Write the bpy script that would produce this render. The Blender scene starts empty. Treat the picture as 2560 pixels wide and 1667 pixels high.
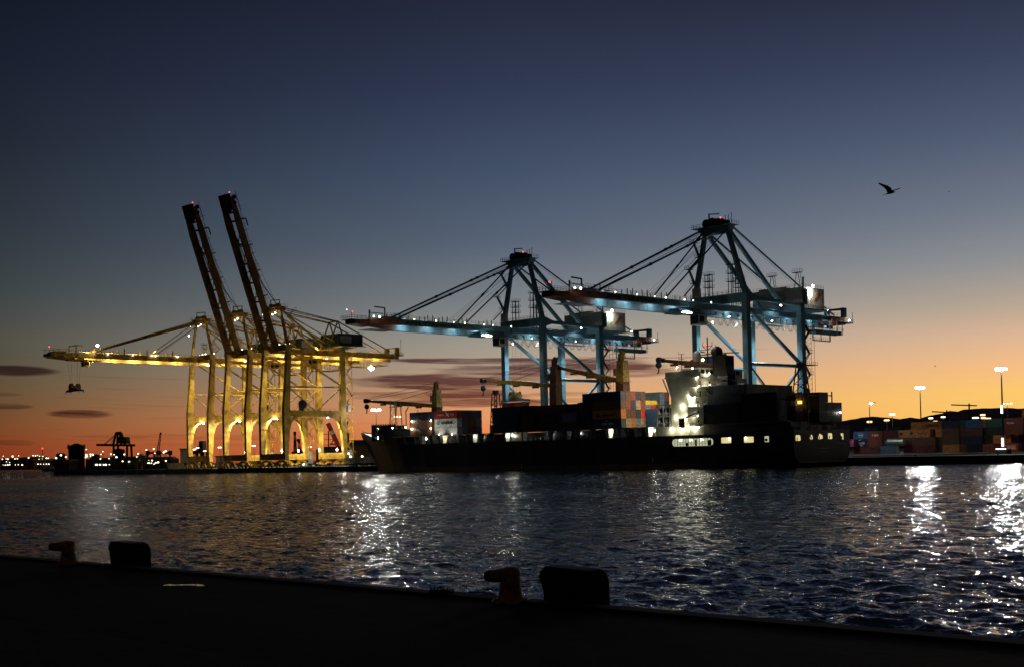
import bpy, math, random
import numpy as np
from mathutils import Vector, Matrix, noise
random.seed(7)
R = math.radians
# World frame: X runs along the quays, Y away from the viewer's quay to the terminal, Z up; metres; water level 0.
FPX, ROLL, PITCH, SHIFT = 3330.0, R(1.3), R(1.0), 247.0
CAM = Vector((0, 0, 5.2))
c45 = math.sqrt(0.5)
def _w(x, y, z): return Vector((c45*(x-y), c45*(x+y), z))
_cp, _sp, _cr, _sr = math.cos(PITCH), math.sin(PITCH), math.cos(ROLL), math.sin(ROLL)
_f = _w(0, _cp, _sp); _u0 = _w(0, -_sp, _cp); _r0 = _w(1, 0, 0)
RGT = _cr*_r0 - _sr*_u0; UPV = _sr*_r0 + _cr*_u0; FWD = _f

# ------------------------------------------------------------------ camera
cd = bpy.data.cameras.new("camera"); cam = bpy.data.objects.new("camera", cd)
bpy.context.scene.collection.objects.link(cam)
cd.sensor_width = 36; cd.lens = 36*FPX/2560; cd.shift_y = SHIFT/2560
cd.clip_start = 0.2; cd.clip_end = 60000
m = Matrix((( RGT.x, UPV.x, -FWD.x, CAM.x), (RGT.y, UPV.y, -FWD.y, CAM.y), (RGT.z, UPV.z, -FWD.z, CAM.z), (0, 0, 0, 1)))
cam.matrix_world = m
scene = bpy.context.scene; scene.camera = cam

# measuring helpers: where a line of sight meets a plane of the harbour
def ray(x, y): return FWD + (x-1280)/FPX*RGT - (y-833.5-SHIFT)/FPX*UPV
def hit(x, y, ax, v):
    d = ray(x, y); return CAM + d*((v-CAM[ax])/d[ax])
def onY(x, y, p): return hit(x, y, 1, p)
def onX(x, y, a): return hit(x, y, 0, a)
def onZ(x, y, z): return hit(x, y, 2, z)
def far(x, y, D): return CAM + ray(x, y)*D

# ------------------------------------------------------------------ sky
def s2l(c):
    c = c/255.0
    return c/12.92 if c <= 0.04045 else ((c+0.055)/1.055)**2.4
def L3(rgb): return (s2l(rgb[0]), s2l(rgb[1]), s2l(rgb[2]), 1)
scene.view_settings.view_transform = 'Standard'; scene.view_settings.look = 'None'
scene.view_settings.exposure = 0; scene.view_settings.gamma = 1
wd = bpy.data.worlds.new("World"); scene.world = wd; wd.use_nodes = True
nt = wd.node_tree; nt.nodes.clear()
def N(t, **k):
    n = nt.nodes.new(t)
    for a, b in k.items(): setattr(n, a, b)
    return n
def lk(a, b): nt.links.new(a, b)
def M(op, a, b=None, c=None, clamp=False):
    n = N('ShaderNodeMath', operation=op); n.use_clamp = clamp
    for i, v in enumerate((a, b, c)):
        if v is None: continue
        if isinstance(v, (int, float)): n.inputs[i].default_value = v
        else: lk(v, n.inputs[i])
    return n.outputs[0]
tc = N('ShaderNodeTexCoord'); sep = N('ShaderNodeSeparateXYZ'); lk(tc.outputs['Generated'], sep.inputs[0])
gx, gy, gz = sep.outputs
el = M('MULTIPLY', M('ARCSINE', gz), 180/math.pi)
# azimuth, degrees right of the middle of the terminal view
vx = M('ADD', M('MULTIPLY', gx, c45), M('MULTIPLY', gy, c45)); vy = M('SUBTRACT', M('MULTIPLY', gy, c45), M('MULTIPLY', gx, c45))
az = M('MULTIPLY', M('ARCTAN2', vx, vy), 180/math.pi)
SKY = {
 -21: [(-90,(10,8,8)),(0,(118,48,28)),(0.7,(134,60,31)),(1.6,(124,72,40)),(2.6,(106,78,50)),(3.8,(91,80,61)),(5.2,(80,79,71)),(7.3,(59,67,70)),(10,(44,53,62)),(13,(33,40,52)),(16,(25,31,46)),(19,(18,23,37)),(30,(9,12,22)),(90,(5,7,14))],
   0: [(-90,(14,10,9)),(0,(232,102,52)),(1.0,(238,138,82)),(1.9,(232,158,108)),(2.8,(208,158,120)),(3.8,(183,160,137)),(5.0,(157,153,143)),(6.6,(123,129,134)),(9,(89,101,119)),(12,(67,81,104)),(15.5,(47,57,81)),(19,(36,42,61)),(30,(13,17,30)),(90,(6,8,16))],
  21: [(-90,(14,11,9)),(0,(252,190,92)),(1.2,(253,202,102)),(2.2,(253,200,110)),(3.2,(246,190,132)),(4.4,(220,181,149)),(5.6,(184,166,147)),(7.4,(142,144,147)),(9.6,(110,119,134)),(12.5,(79,91,114)),(15.5,(56,66,90)),(18.5,(41,46,65)),(30,(14,18,31)),(90,(6,8,17))]}
fac = M('DIVIDE', M('ADD', el, 90), 180)
def pos(e): # use a warped scale so that stops near the horizon have room
    return 0.5+0.5*math.copysign(abs(e/90)**0.5, e)
wf = M('ADD', 0.5, M('MULTIPLY', M('SIGN', el), M('MULTIPLY', 0.5, M('POWER', M('DIVIDE', M('ABSOLUTE', el), 90), 0.5))))
cols = []
for k in (-21, 0, 21):
    rp = N('ShaderNodeValToRGB'); rp.color_ramp.interpolation = 'LINEAR'
    st = SKY[k]; e = rp.color_ramp.elements
    e[0].position = 0; e[0].color = L3(st[0][1]); e[1].position = 1; e[1].color = L3(st[-1][1])
    for s in st[1:-1]:
        n = e.new(max(0.0, pos(s[0]) - (0.0))); n.color = L3(s[1])
    n = e.new(pos(-0.6)); n.color = L3(tuple(int(v*0.75) for v in st[1][1]))
    lk(wf, rp.inputs[0]); cols.append(rp.outputs[0])
def mix(f, a, b, bt='MIX'):
    n = N('ShaderNodeMix', data_type='RGBA', blend_type=bt); n.clamp_factor = True
    for s, v in ((0, f), (6, a), (7, b)):
        if isinstance(v, (int, float)): n.inputs[s].default_value = v
        elif isinstance(v, tuple): n.inputs[s].default_value = v
        else: lk(v, n.inputs[s])
    return n.outputs[2]
def mr(v, a, b, c, d, st='SMOOTHSTEP'):
    n = N('ShaderNodeMapRange'); n.interpolation_type = st; n.clamp = True
    lk(v, n.inputs[0])
    for i, q in enumerate((a, b, c, d)): n.inputs[i+1].default_value = q
    return n.outputs[0]
base = mix(mr(az, -21, 0, 0, 1, 'LINEAR'), cols[0], cols[1])
base = mix(mr(az, 0, 21, 0, 1, 'LINEAR'), base, cols[2])
# the sky behind the viewer is already night
back = mix(mr(el, 0, 30, 0, 1), L3((26, 22, 26)), L3((8, 10, 18)))
base = mix(mr(M('ABSOLUTE', az), 24, 80, 0, 1), base, back)
sk = N('ShaderNodeTexSky'); sk.sky_type = 'NISHITA'; sk.sun_disc = False
sk.sun_elevation = R(-1.5); sk.sun_rotation = R(-45+65); sk.air_density = 1.5; sk.dust_density = 2
nish = N('ShaderNodeVectorMath', operation='SCALE'); lk(sk.outputs[0], nish.inputs[0]); nish.inputs['Scale'].default_value = 0.004
# thin lens clouds low over the horizon
wn = N('ShaderNodeTexNoise'); wn.inputs['Scale'].default_value = 1.0; wn.inputs['Detail'].default_value = 5
cmb = N('ShaderNodeCombineXYZ'); lk(M('MULTIPLY', az, 0.42), cmb.inputs[0]); lk(M('ADD', M('MULTIPLY', el, 4.2), M('MULTIPLY', az, .1)), cmb.inputs[1]); lk(cmb.outputs[0], wn.inputs['Vector'])
wob = M('SUBTRACT', wn.outputs[0], 0.5)
def dirdeg(x, y):
    d = ray(x, y).normalized(); e = math.degrees(math.asin(d.z))
    X = c45*(d.x+d.y); Y = c45*(d.y-d.x); return math.degrees(math.atan2(X, Y)), e
CL = [ # centre x, y, half width, half height (photo px), strength, edge wobble
 (200,1034,78,9,.80,.1),(40,926,100,11,.75,.2),(20,1015,62,6,.6,.2),(-10,985,60,4,.4,.3),
 (1440,916,225,19,.9,.2),(1240,902,300,7,.85,.25),(1090,953,215,18,.9,.35),(1280,927,210,14,.75,.45),(1250,945,190,8,.6,.5),(980,958,140,10,.6,.6),
 (1170,983,140,13,.8,.5),(1120,992,230,14,.5,.8),(1210,1006,200,11,.75,.6),(1290,1001,120,5,.45,.7),
 (1400,985,120,5,.35,.9),(960,985,120,5,.35,.8),(1330,1014,180,5,.42,.8),(1480,1000,130,6,.35,.8),
 (300,1090,110,4,.3,.6),(420,1087,60,3,.3,.6),(20,1106,60,6,.35,.6),(1500,895,150,4,.25,.7),(1880,873,60,2,.2,.5),
 (640,1093,260,6,.2,.9),(520,1110,200,4,.2,.8),(1560,928,130,12,.5,.3)]
mask = None
for (x, y, hw, hh, st, wb) in CL:
    a0, e0 = dirdeg(x, y); sw, sh = hw/58.1, hh/58.1*1.25
    tilt = math.tan(ROLL)
    da = M('DIVIDE', M('SUBTRACT', az, a0), sw)
    de = M('DIVIDE', M('ADD', M('SUBTRACT', el, e0), M('MULTIPLY', M('SUBTRACT', az, a0), tilt)), sh)
    q = M('SUBTRACT', 1.15, M('ADD', M('MULTIPLY', da, da), M('MULTIPLY', de, de)))
    q = M('ADD', q, M('MULTIPLY', wob, wb*4))
    v = M('MULTIPLY', mr(q, 0.0, 0.75, 0, 1), st)
    mask = v if mask is None else M('MAXIMUM', mask, v)
wn2 = N('ShaderNodeTexNoise'); wn2.inputs['Scale'].default_value = 1.0; wn2.inputs['Detail'].default_value = 7; wn2.inputs['Roughness'].default_value = .6
cmb2 = N('ShaderNodeCombineXYZ'); lk(M('MULTIPLY', az, 0.22), cmb2.inputs[0]); lk(M('ADD', M('MULTIPLY', el, 5.5), M('MULTIPLY', az, .14)), cmb2.inputs[1]); cmb2.inputs[2].default_value = 3.3; lk(cmb2.outputs[0], wn2.inputs['Vector'])
mask = M('MULTIPLY', M('MULTIPLY', mask, mr(el, 0.2, 1.2, 0, 1)), mr(wn2.outputs[0], .34, .62, .62, 1.3), clamp=True)
# faint overall streakiness of the dusk haze near the horizon
mask = M('MAXIMUM', mask, M('MULTIPLY', M('MULTIPLY', M('MULTIPLY', mr(wn2.outputs[0], .54, .8, 0, .35), mr(el, 0.3, 1.5, 0, 1)), mr(el, 3.0, 5.0, 1, 0)), mr(az, 2, 10, 1, .15)))
cloudc = mix(1.0, base, L3((138, 112, 126)), 'MULTIPLY')
base = mix(mask, base, cloudc)
addn = N('ShaderNodeVectorMath', operation='ADD'); lk(base, addn.inputs[0]); lk(nish.outputs[0], addn.inputs[1])
bg = N('ShaderNodeBackground'); lk(addn.outputs[0], bg.inputs[0]); bg.inputs[1].default_value = 1.0
wo = N('ShaderNodeOutputWorld'); lk(bg.outputs[0], wo.inputs[0])
# the sun has set behind the hills on the right: only a last faint warm glow is left
sl = bpy.data.lights.new("sun", 'SUN'); sl.energy = 0.02; sl.angle = R(10); sl.color = (1, .6, .3)
so = bpy.data.objects.new("sun", sl); scene.collection.objects.link(so)
d = _w(math.sin(R(25))*math.cos(R(1.5)), math.cos(R(25))*math.cos(R(1.5)), math.sin(R(1.5)))
so.rotation_euler = d.to_track_quat('Z', 'Y').to_euler()
cy = scene.cycles
cy.use_denoising = True
try:
    cy.denoiser = 'OPENIMAGEDENOISE'; cy.denoising_input_passes = 'RGB_ALBEDO_NORMAL'
except Exception: pass
cy.max_bounces = 5; cy.diffuse_bounces = 2; cy.glossy_bounces = 3; cy.transmission_bounces = 2
cy.sample_clamp_indirect = 3.0; cy.sample_clamp_direct = 0; cy.caustics_reflective = False; cy.caustics_refractive = False
cy.use_light_tree = True

# ------------------------------------------------------------------ materials
MATS = {}
def mat(name, col, rough=.55, metal=0, var=.25, scale=.6, spec=.4, bump=0.0, dirt=None):
    if name in MATS: return MATS[name]
    m = bpy.data.materials.new(name); m.use_nodes = True; t = m.node_tree; b = t.nodes['Principled BSDF']
    b.inputs['Roughness'].default_value = rough; b.inputs['Metallic'].default_value = metal
    b.inputs['Specular IOR Level'].default_value = spec
    n = t.nodes.new('ShaderNodeTexNoise'); n.inputs['Scale'].default_value = scale; n.inputs['Detail'].default_value = 6
    n.inputs['Roughness'].default_value = .65
    co = t.nodes.new('ShaderNodeTexCoord'); t.links.new(co.outputs['Object'], n.inputs['Vector'])
    r = t.nodes.new('ShaderNodeValToRGB')
    c0 = dirt if dirt else tuple(v*(1-var*1.3) for v in col); c1 = tuple(min(1, v*(1+var*.6)) for v in col)
    r.color_ramp.elements[0].position = .36; r.color_ramp.elements[0].color = (*c0, 1)
    r.color_ramp.elements[1].position = .58; r.color_ramp.elements[1].color = (*c1, 1)
    t.links.new(n.outputs[0], r.inputs[0]); t.links.new(r.outputs[0], b.inputs['Base Color'])
    if bump:
        bp = t.nodes.new('ShaderNodeBump'); bp.inputs['Strength'].default_value = bump; bp.inputs['Distance'].default_value = .05
        n2 = t.nodes.new('ShaderNodeTexNoise'); n2.inputs['Scale'].default_value = scale*8; t.links.new(co.outputs['Object'], n2.inputs['Vector'])
        t.links.new(n2.outputs[0], bp.inputs['Height']); t.links.new(bp.outputs[0], b.inputs['Normal'])
    MATS[name] = m; return m
def glow(name, col, strength, samp='AUTO'):
    if name in MATS: return MATS[name]
    m = bpy.data.materials.new(name); m.use_nodes = True; t = m.node_tree; b = t.nodes['Principled BSDF']
    b.inputs['Base Color'].default_value = (*col, 1); b.inputs['Emission Color'].default_value = (*col, 1)
    b.inputs['Emission Strength'].default_value = strength
    try: m.cycles.emission_sampling = samp
    except Exception: pass
    MATS[name] = m; return m
YEL = mat('crane_yellow_paint', (.66, .41, .065), .5, var=.42, scale=.28)
YEL2 = mat('ship_crane_yellow_paint', (.50, .32, .06), .5, var=.35, scale=.8, dirt=(.2, .1, .03))
YELB = mat('shaded_boom_yellow', (.34, .18, .03), .6, var=.3, scale=.4)  # crane yellow darkened to brown, shade of the unlit raised booms and stays
TEAL = mat('crane_blue_paint', (.13, .255, .31), .45, var=.18, scale=.3)
TEALD = mat('crane_dark_blue_paint', (.06, .14, .18), .5, var=.2)
ORG = mat('boom_orange_paint', (.42, .13, .05), .5, var=.25)
STEEL = mat('dark_steel', (.035, .036, .04), .5, var=.3)
GALV = mat('galvanised_steel', (.22, .24, .25), .45, metal=.3, var=.2)
RUST = mat('rust_brown_steel', (.16, .07, .035), .7, var=.35)
BLK = mat('black_rubber', (.012, .012, .013), .6, var=.3, spec=.2)
WHT = mat('white_paint', (.72, .73, .70), .5, var=.12)
CREAM = mat('cream_paint', (.62, .62, .5), .5, var=.12)
GREEN = mat('house_green_paint', (.035, .075, .06), .5, var=.2)
BEIGE = mat('house_beige_panel', (.42, .40, .33), .55, var=.12, scale=.2)
HULL = mat('hull_black_paint', (.016, .017, .02), .4, var=.3, scale=.15)
BOOT = mat('hull_red_brown_paint', (.14, .06, .035), .6, var=.4, scale=.3)
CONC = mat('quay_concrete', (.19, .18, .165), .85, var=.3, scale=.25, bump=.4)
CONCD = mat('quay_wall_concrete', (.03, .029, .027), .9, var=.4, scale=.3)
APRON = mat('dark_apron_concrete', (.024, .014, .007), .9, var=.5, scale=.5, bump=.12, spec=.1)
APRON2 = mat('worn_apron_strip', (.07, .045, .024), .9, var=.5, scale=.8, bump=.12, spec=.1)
LAND = mat('terminal_asphalt', (.06, .058, .055), .9, var=.3, scale=.05)
GLASS = mat('dark_glass', (.02, .025, .03), .08, var=.1)
RED = mat('red_paint', (.42, .035, .025), .5)
HILL = mat('hazed_hill_scrub', (.6, .37, .34), 1.0, var=.3, scale=.004, spec=0)  # scrub colour lightened and warmed to stand in for haze
BLUEP = mat('blue_paint', (.05, .13, .30), .5)
L_W = glow('lamp_white', (1, .95, .84), 22)
L_WB = glow('lamp_white_bright', (1, .97, .90), 60)
L_F = glow('lamp_far', (1, .86, .62), 3, 'NONE')
L_FO = glow('lamp_far_orange', (1, .60, .28), 2.2, 'NONE')
L_Y = glow('lamp_sodium', (1, .62, .22), 25)
L_R = glow('lamp_red', (1, .05, .05), 4, 'NONE')
L_S = glow('lamp_small', (1, .93, .78), 9, 'NONE')
L_STRIP = glow('strip_light', (1, .97, .92), 6)
L_WIN = glow('lit_interior', (.95, .80, .36), .75, 'NONE')
L_WING = glow('lit_passage', (.82, .86, .55), .55, 'NONE')

# ------------------------------------------------------------------ mesh helpers
COL = scene.collection
class MB:
    def __init__(s): s.v = []; s.f = []; s.mi = []; s.m = 0
    def add(s, vs, fs):
        o = len(s.v); s.v += [tuple(v) for v in vs]
        for f in fs: s.f.append(tuple(i+o for i in f)); s.mi.append(s.m)
        return s
    def box(s, x0, x1, y0, y1, z0, z1):
        s.add([(x0,y0,z0),(x1,y0,z0),(x1,y1,z0),(x0,y1,z0),(x0,y0,z1),(x1,y0,z1),(x1,y1,z1),(x0,y1,z1)],
              [(0,3,2,1),(4,5,6,7),(0,1,5,4),(1,2,6,5),(2,3,7,6),(3,0,4,7)]); return s
    def hexa(s, bot, top):
        s.add(list(bot)+list(top), [(0,3,2,1),(4,5,6,7),(0,1,5,4),(1,2,6,5),(2,3,7,6),(3,0,4,7)]); return s
    def beam(s, p, q, w, h=None, w2=None, h2=None, upref=(0,0,1)):
        h = h or w; w2 = w2 or w; h2 = h2 or h
        p, q = Vector(p), Vector(q); d = (q-p).normalized(); u = Vector(upref)
        if abs(d.dot(u)) > .98: u = Vector((0,1,0)) if abs(d.y) < .9 else Vector((1,0,0))
        r = d.cross(u).normalized(); u = r.cross(d)
        vs = []
        for c, W, H in ((p, w, h), (q, w2, h2)):
            for a, b in ((-1,-1),(1,-1),(1,1),(-1,1)): vs.append(c + r*(a*W/2) + u*(b*H/2))
        s.add(vs, [(0,1,2,3),(7,6,5,4),(0,4,5,1),(1,5,6,2),(2,6,7,3),(3,7,4,0)]); return s
    def tube(s, p, q, r, n=8, r2=None):
        r2 = r if r2 is None else r2
        p, q = Vector(p), Vector(q); d = (q-p).normalized()
        a = d.orthogonal().normalized(); b = d.cross(a); vs = []
        for c, rr in ((p, r), (q, r2)):
            for i in range(n):
                t = 2*math.pi*i/n; vs.append(c + a*(rr*math.cos(t)) + b*(rr*math.sin(t)))
        fs = [(i, (i+1) % n, n+(i+1) % n, n+i) for i in range(n)]
        fs += [tuple(range(n))[::-1], tuple(range(n, 2*n))]
        s.add(vs, fs); return s
    def path(s, pts, r, n=5):
        for a, b in zip(pts[:-1], pts[1:]): s.tube(a, b, r, n)
        return s
    def ball(s, c, r, n=8, k=5, sz=1):
        c = Vector(c); vs = [c+Vector((0,0,r*sz))]
        for j in range(1, k):
            ph = math.pi*j/k
            for i in range(n):
                t = 2*math.pi*i/n; vs.append(c+Vector((r*math.sin(ph)*math.cos(t), r*math.sin(ph)*math.sin(t), r*sz*math.cos(ph))))
        vs.append(c-Vector((0,0,r*sz))); fs = [(0, 1+i, 1+(i+1) % n) for i in range(n)]
        for j in range(k-2):
            o = 1+j*n
            for i in range(n): fs.append((o+i, o+n+i, o+n+(i+1) % n, o+(i+1) % n))
        o = 1+(k-2)*n; e = len(vs)-1
        for i in range(n): fs.append((o+i, e, o+(i+1) % n))
        s.add(vs, fs); return s
    def prism(s, pts, ext):   # pts: planar outline, ext: extrusion vector
        n = len(pts); e = Vector(ext); vs = [Vector(p) for p in pts]+[Vector(p)+e for p in pts]
        fs = [tuple(range(n)), tuple(range(n, 2*n))[::-1]]
        fs += [(i, n+i, n+(i+1) % n, (i+1) % n) for i in range(n)]
        s.add(vs, fs); return s
    def rail(s, pts, h=1.1, step=2.5, r=.05, mids=1):     # hand rail along a poly-line
        for a, b in zip(pts[:-1], pts[1:]):
            a, b = Vector(a), Vector(b); L = (b-a).length; n = max(1, int(L/step))
            for i in range(n+1):
                c = a.lerp(b, i/n); s.beam(c, c+Vector((0,0,h)), r*1.3)
            for k in range(mids+1):
                z = Vector((0,0,h*(1-k*.5))); s.beam(a+z, b+z, r*1.3)
        return s
    def zig(s, x, y0, y1, z0, z1, fl=3.4, w=.9, plat=True, ext=0.9):   # zig-zag stair going up in the plane of constant x
        z = z0; d = 0
        while z < z1-.1:
            zz = min(z1, z+fl); a, b = (y0, y1) if d == 0 else (y1, y0)
            s.beam((x, a, z), (x, b, zz), w, .12)
            s.beam((x-w/2, a, z+1), (x-w/2, b, zz+1), .07); s.beam((x+w/2, a, z+1), (x+w/2, b, zz+1), .07)
            if plat:
                e = ext if b == y1 else -ext
                s.box(x-w*.7, x+w*.7, min(b, b+e), max(b, b+e), zz-.08, zz+.04)
                s.beam((x-w*.7, b+e, zz), (x-w*.7, b+e, zz+1.1), .07); s.beam((x+w*.7, b+e, zz), (x+w*.7, b+e, zz+1.1), .07)
                s.beam((x-w*.7, b+e, zz+1.1), (x+w*.7, b+e, zz+1.1), .07); s.beam((x+w*.7, b, zz+1.1), (x+w*.7, b+e, zz+1.1), .07)
            z = zz; d ^= 1
        return s
    def build(s, name, mats, parent=None, smooth=False, origin=None):
        me = bpy.data.meshes.new(name)
        off = Vector(origin) if origin is not None else (WLOC(parent) if parent else Vector((0,0,0)))
        me.from_pydata([tuple(Vector(v)-off) for v in s.v], [], s.f); 
        if not isinstance(mats, (list, tuple)): mats = [mats]
        for q in mats: me.materials.append(q)
        me.polygons.foreach_set('material_index', s.mi)
        if smooth: me.polygons.foreach_set('use_smooth', [True]*len(s.f))
        me.update(); o = bpy.data.objects.new(name, me); COL.objects.link(o)
        if parent: o.parent = parent
        else: o.location = off
        return o
def WLOC(o):
    v = Vector((0,0,0))
    while o is not None: v += o.location; o = o.parent
    return v
def tag(o, label=None, cat=None, group=None, kind=None):
    if label: o['label'] = label
    if cat: o['category'] = cat
    if group: o['group'] = group
    if kind: o['kind'] = kind
    return o
def thing(name, loc, label, cat, group=None):
    o = bpy.data.objects.new(name, None); COL.objects.link(o); o.location = loc; o.empty_display_size = .5
    return tag(o, label, cat, group)
def dup(o, loc=None, label=None, parent=None):
    c = o.copy(); COL.objects.link(c); c.parent = parent
    if loc is not None: c.location = loc
    if label: c['label'] = label
    for ch in list(o.children): dup(ch, None, None, c)
    return c
def lamp(kind, loc, energy, color=(1,.93,.8), size=.3, aim=None, spot=120, parent=None, sy=None, name='light', blend=.6):
    l = bpy.data.lights.new(name, kind); l.energy = energy; l.color = color
    if kind == 'AREA':
        l.shape = 'RECTANGLE'; l.size = size; l.size_y = sy or size
    else: l.shadow_soft_size = size
    if kind == 'SPOT': l.spot_size = R(spot); l.spot_blend = blend
    o = bpy.data.objects.new(name, l); COL.objects.link(o)
    if parent is not None: o.parent = parent; o.location = Vector(loc)-WLOC(parent)
    else: o.location = loc
    if aim is not None: o.rotation_euler = (-Vector(aim)).to_track_quat('Z', 'Y').to_euler()
    return o
FONTC = {}
def text(body, mat_, origin, xdir, updir, height, width=None, depth=.03, parent=None, name='lettering', center=True, bold=False):
    key = (body, bold)
    cu = bpy.data.curves.new('txt', 'FONT'); cu.body = body; cu.extrude = 0.0; cu.offset = .045 if bold else 0.015; cu.resolution_u = 3
    to = bpy.data.objects.new('txt', cu); COL.objects.link(to)
    dg = bpy.context.evaluated_depsgraph_get(); me = bpy.data.meshes.new_from_object(to.evaluated_get(dg))
    bpy.data.objects.remove(to); bpy.data.curves.remove(cu)
    me.name = name
    co = np.empty(len(me.vertices)*3); me.vertices.foreach_get('co', co); co = co.reshape(-1, 3)
    mn, mx = co.min(0), co.max(0); h = mx[1]-mn[1]; w = mx[0]-mn[0]
    sy = height/h; sx = (width/w) if width else sy
    X, U = Vector(xdir).normalized(), Vector(updir).normalized(); Nn = X.cross(U)
    cx, cyy = ((mn[0]+mx[0])/2, (mn[1]+mx[1])/2) if center else (mn[0], mn[1])
    off = WLOC(parent) if parent else Vector((0,0,0)); O = Vector(origin)-off
    out = [tuple(O + X*((p[0]-cx)*sx) + U*((p[1]-cyy)*sy) + Nn*depth) for p in co]
    me.vertices.foreach_set('co', np.array(out).ravel()); me.materials.clear(); me.materials.append(mat_); me.update()
    o = bpy.data.objects.new(name, me); COL.objects.link(o)
    if parent: o.parent = parent
    return o
exec_parts = []
# ------------------------------------------------------------------ water
WAVELETS = ((9, 1.1, 3), (2.6, 1.1, 3), (.8, .4, 2)); MIRROR = .34
def make_water():
    rng = np.random.default_rng(5)
    rr = [12.0]
    while rr[-1] < 640: rr.append(rr[-1]+min(rr[-1]*.0048, .45))
    while rr[-1] < 1100: rr.append(rr[-1]*1.004)
    while rr[-1] < 30000: rr.append(rr[-1]*1.15)
    rr = np.array(rr)
    th = list(np.arange(-29, 29.01, 0.13)); th += list(np.arange(31, 330, 6))
    th = np.radians(np.array(th)); nr, nt_ = len(rr), len(th)
    ca = np.cos(th); sa = np.sin(th)
    X = np.outer(rr, c45*(sa-ca)); Y = np.outer(rr, c45*(sa+ca)); Z = np.zeros_like(X)
    dr = np.outer(np.maximum(np.gradient(rr), rr*.0011), np.ones(nt_))
    for i in range(120):
        lam = 0.3*(2.8/0.3)**rng.random(); k = 2*math.pi/lam
        ang = R(72) + rng.normal(0, .62)         # wind blowing roughly towards the viewer's quay
        amp = 0.0070*lam**0.72
        ph = rng.random()*6.28
        att = np.clip((lam/(dr*2.6)-1.0)*1.2, 0, 1)
        s = np.sin(k*(X*math.cos(ang)+Y*math.sin(ang))+ph)
        Z += amp*att*(1-2*np.sqrt(np.clip(.5-.5*s, 0, 1)))*1.1
    # gusts: patches of rougher and calmer water
    g = 0.75+0.35*np.sin(X*.05+1.3*np.sin(Y*.031)+.6)*np.sin(Y*.043+np.sin(X*.027))
    Z *= g
    Z -= Z.mean(); Z *= np.clip((900-np.sqrt(X*X+Y*Y))/300, 0, 1)
    co = np.stack([X, Y, Z], -1).reshape(-1, 3)
    i = np.arange(nr-1)[:, None]*nt_; j = np.arange(nt_)[None, :]; j2 = (j+1) % nt_
    q = np.stack([i+j, i+j2, i+nt_+j2, i+nt_+j], -1).reshape(-1, 4)
    co = np.vstack([co, [[0, 0, 0]]]); c = len(co)-1
    tri = np.stack([np.full(nt_, c), (np.arange(nt_)+1) % nt_, np.arange(nt_)], -1)
    me = bpy.data.meshes.new('water'); me.vertices.add(len(co)); me.vertices.foreach_set('co', co.ravel())
    nl = q.size+tri.size; me.loops.add(nl); me.polygons.add(len(q)+len(tri))
    me.loops.foreach_set('vertex_index', np.concatenate([q[:, ::-1].ravel(), tri.ravel()]).astype(np.int32))
    ls = np.concatenate([np.arange(len(q))*4, q.size+np.arange(len(tri))*3]).astype(np.int32)
    me.polygons.foreach_set('loop_start', ls)
    me.polygons.foreach_set('use_smooth', np.ones(len(ls), dtype=bool)); me.update(calc_edges=True); me.validate()
    o = bpy.data.objects.new('water', me); COL.objects.link(o); o['kind'] = 'structure'
    m = bpy.data.materials.new('harbour_water'); m.use_nodes = True; t = m.node_tree; t.nodes.remove(t.nodes['Principled BSDF'])
    co_ = t.nodes.new('ShaderNodeTexCoord'); mp = t.nodes.new('ShaderNodeMapping'); t.links.new(co_.outputs['Object'], mp.inputs[0])
    mp.inputs['Rotation'].default_value = (0, 0, R(-18)); mp.inputs['Scale'].default_value = (.6, 1, 1)
    def VM(op, a, b):
        n = t.nodes.new('ShaderNodeVectorMath'); n.operation = op
        for i_, v in enumerate((a, b)):
            if isinstance(v, tuple): n.inputs[i_].default_value = v
            elif v is not None: t.links.new(v, n.inputs[i_])
        return n.outputs[0]
    # gusts: broad streaks of rougher and calmer water
    mg = t.nodes.new('ShaderNodeMapping'); t.links.new(co_.outputs['Object'], mg.inputs[0]); mg.inputs['Rotation'].default_value = (0, 0, R(-30)); mg.inputs['Scale'].default_value = (.035, .11, 1)
    ng = t.nodes.new('ShaderNodeTexNoise'); ng.inputs['Scale'].default_value = 1; ng.inputs['Detail'].default_value = 6; ng.inputs['Roughness'].default_value = .7; t.links.new(mg.outputs[0], ng.inputs['Vector'])
    rg = t.nodes.new('ShaderNodeMapRange'); rg.inputs[1].default_value = .35; rg.inputs[2].default_value = .65; rg.inputs[3].default_value = .55; rg.inputs[4].default_value = 1.35; t.links.new(ng.outputs[0], rg.inputs[0])
    tot = None
    for sc, amp_, det in WAVELETS:
        n = t.nodes.new('ShaderNodeTexNoise'); n.inputs['Scale'].default_value = sc; n.inputs['Detail'].default_value = det
        t.links.new(mp.outputs[0], n.inputs['Vector'])
        v = VM('MULTIPLY', VM('SUBTRACT', n.outputs['Color'], (.5, .5, .5)), (amp_*.75, amp_, 0))
        tot = v if tot is None else VM('ADD', tot, v)
    sc_ = t.nodes.new('ShaderNodeVectorMath'); sc_.operation = 'SCALE'; t.links.new(tot, sc_.inputs[0]); t.links.new(rg.outputs[0], sc_.inputs['Scale'])
    ge = t.nodes.new('ShaderNodeNewGeometry'); nn = VM('NORMALIZE', VM('ADD', ge.outputs['Normal'], sc_.outputs[0]), None)
    # murky body under a weakened mirror, so that mostly the bright lamps stand out
    gl = t.nodes.new('ShaderNodeBsdfGlossy'); gl.inputs['Roughness'].default_value = .06; gl.inputs['Color'].default_value = (.92, .95, 1, 1)
    df = t.nodes.new('ShaderNodeBsdfDiffuse'); df.inputs['Color'].default_value = (.006, .010, .014, 1)
    fr = t.nodes.new('ShaderNodeFresnel'); fr.inputs['IOR'].default_value = 1.333
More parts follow.
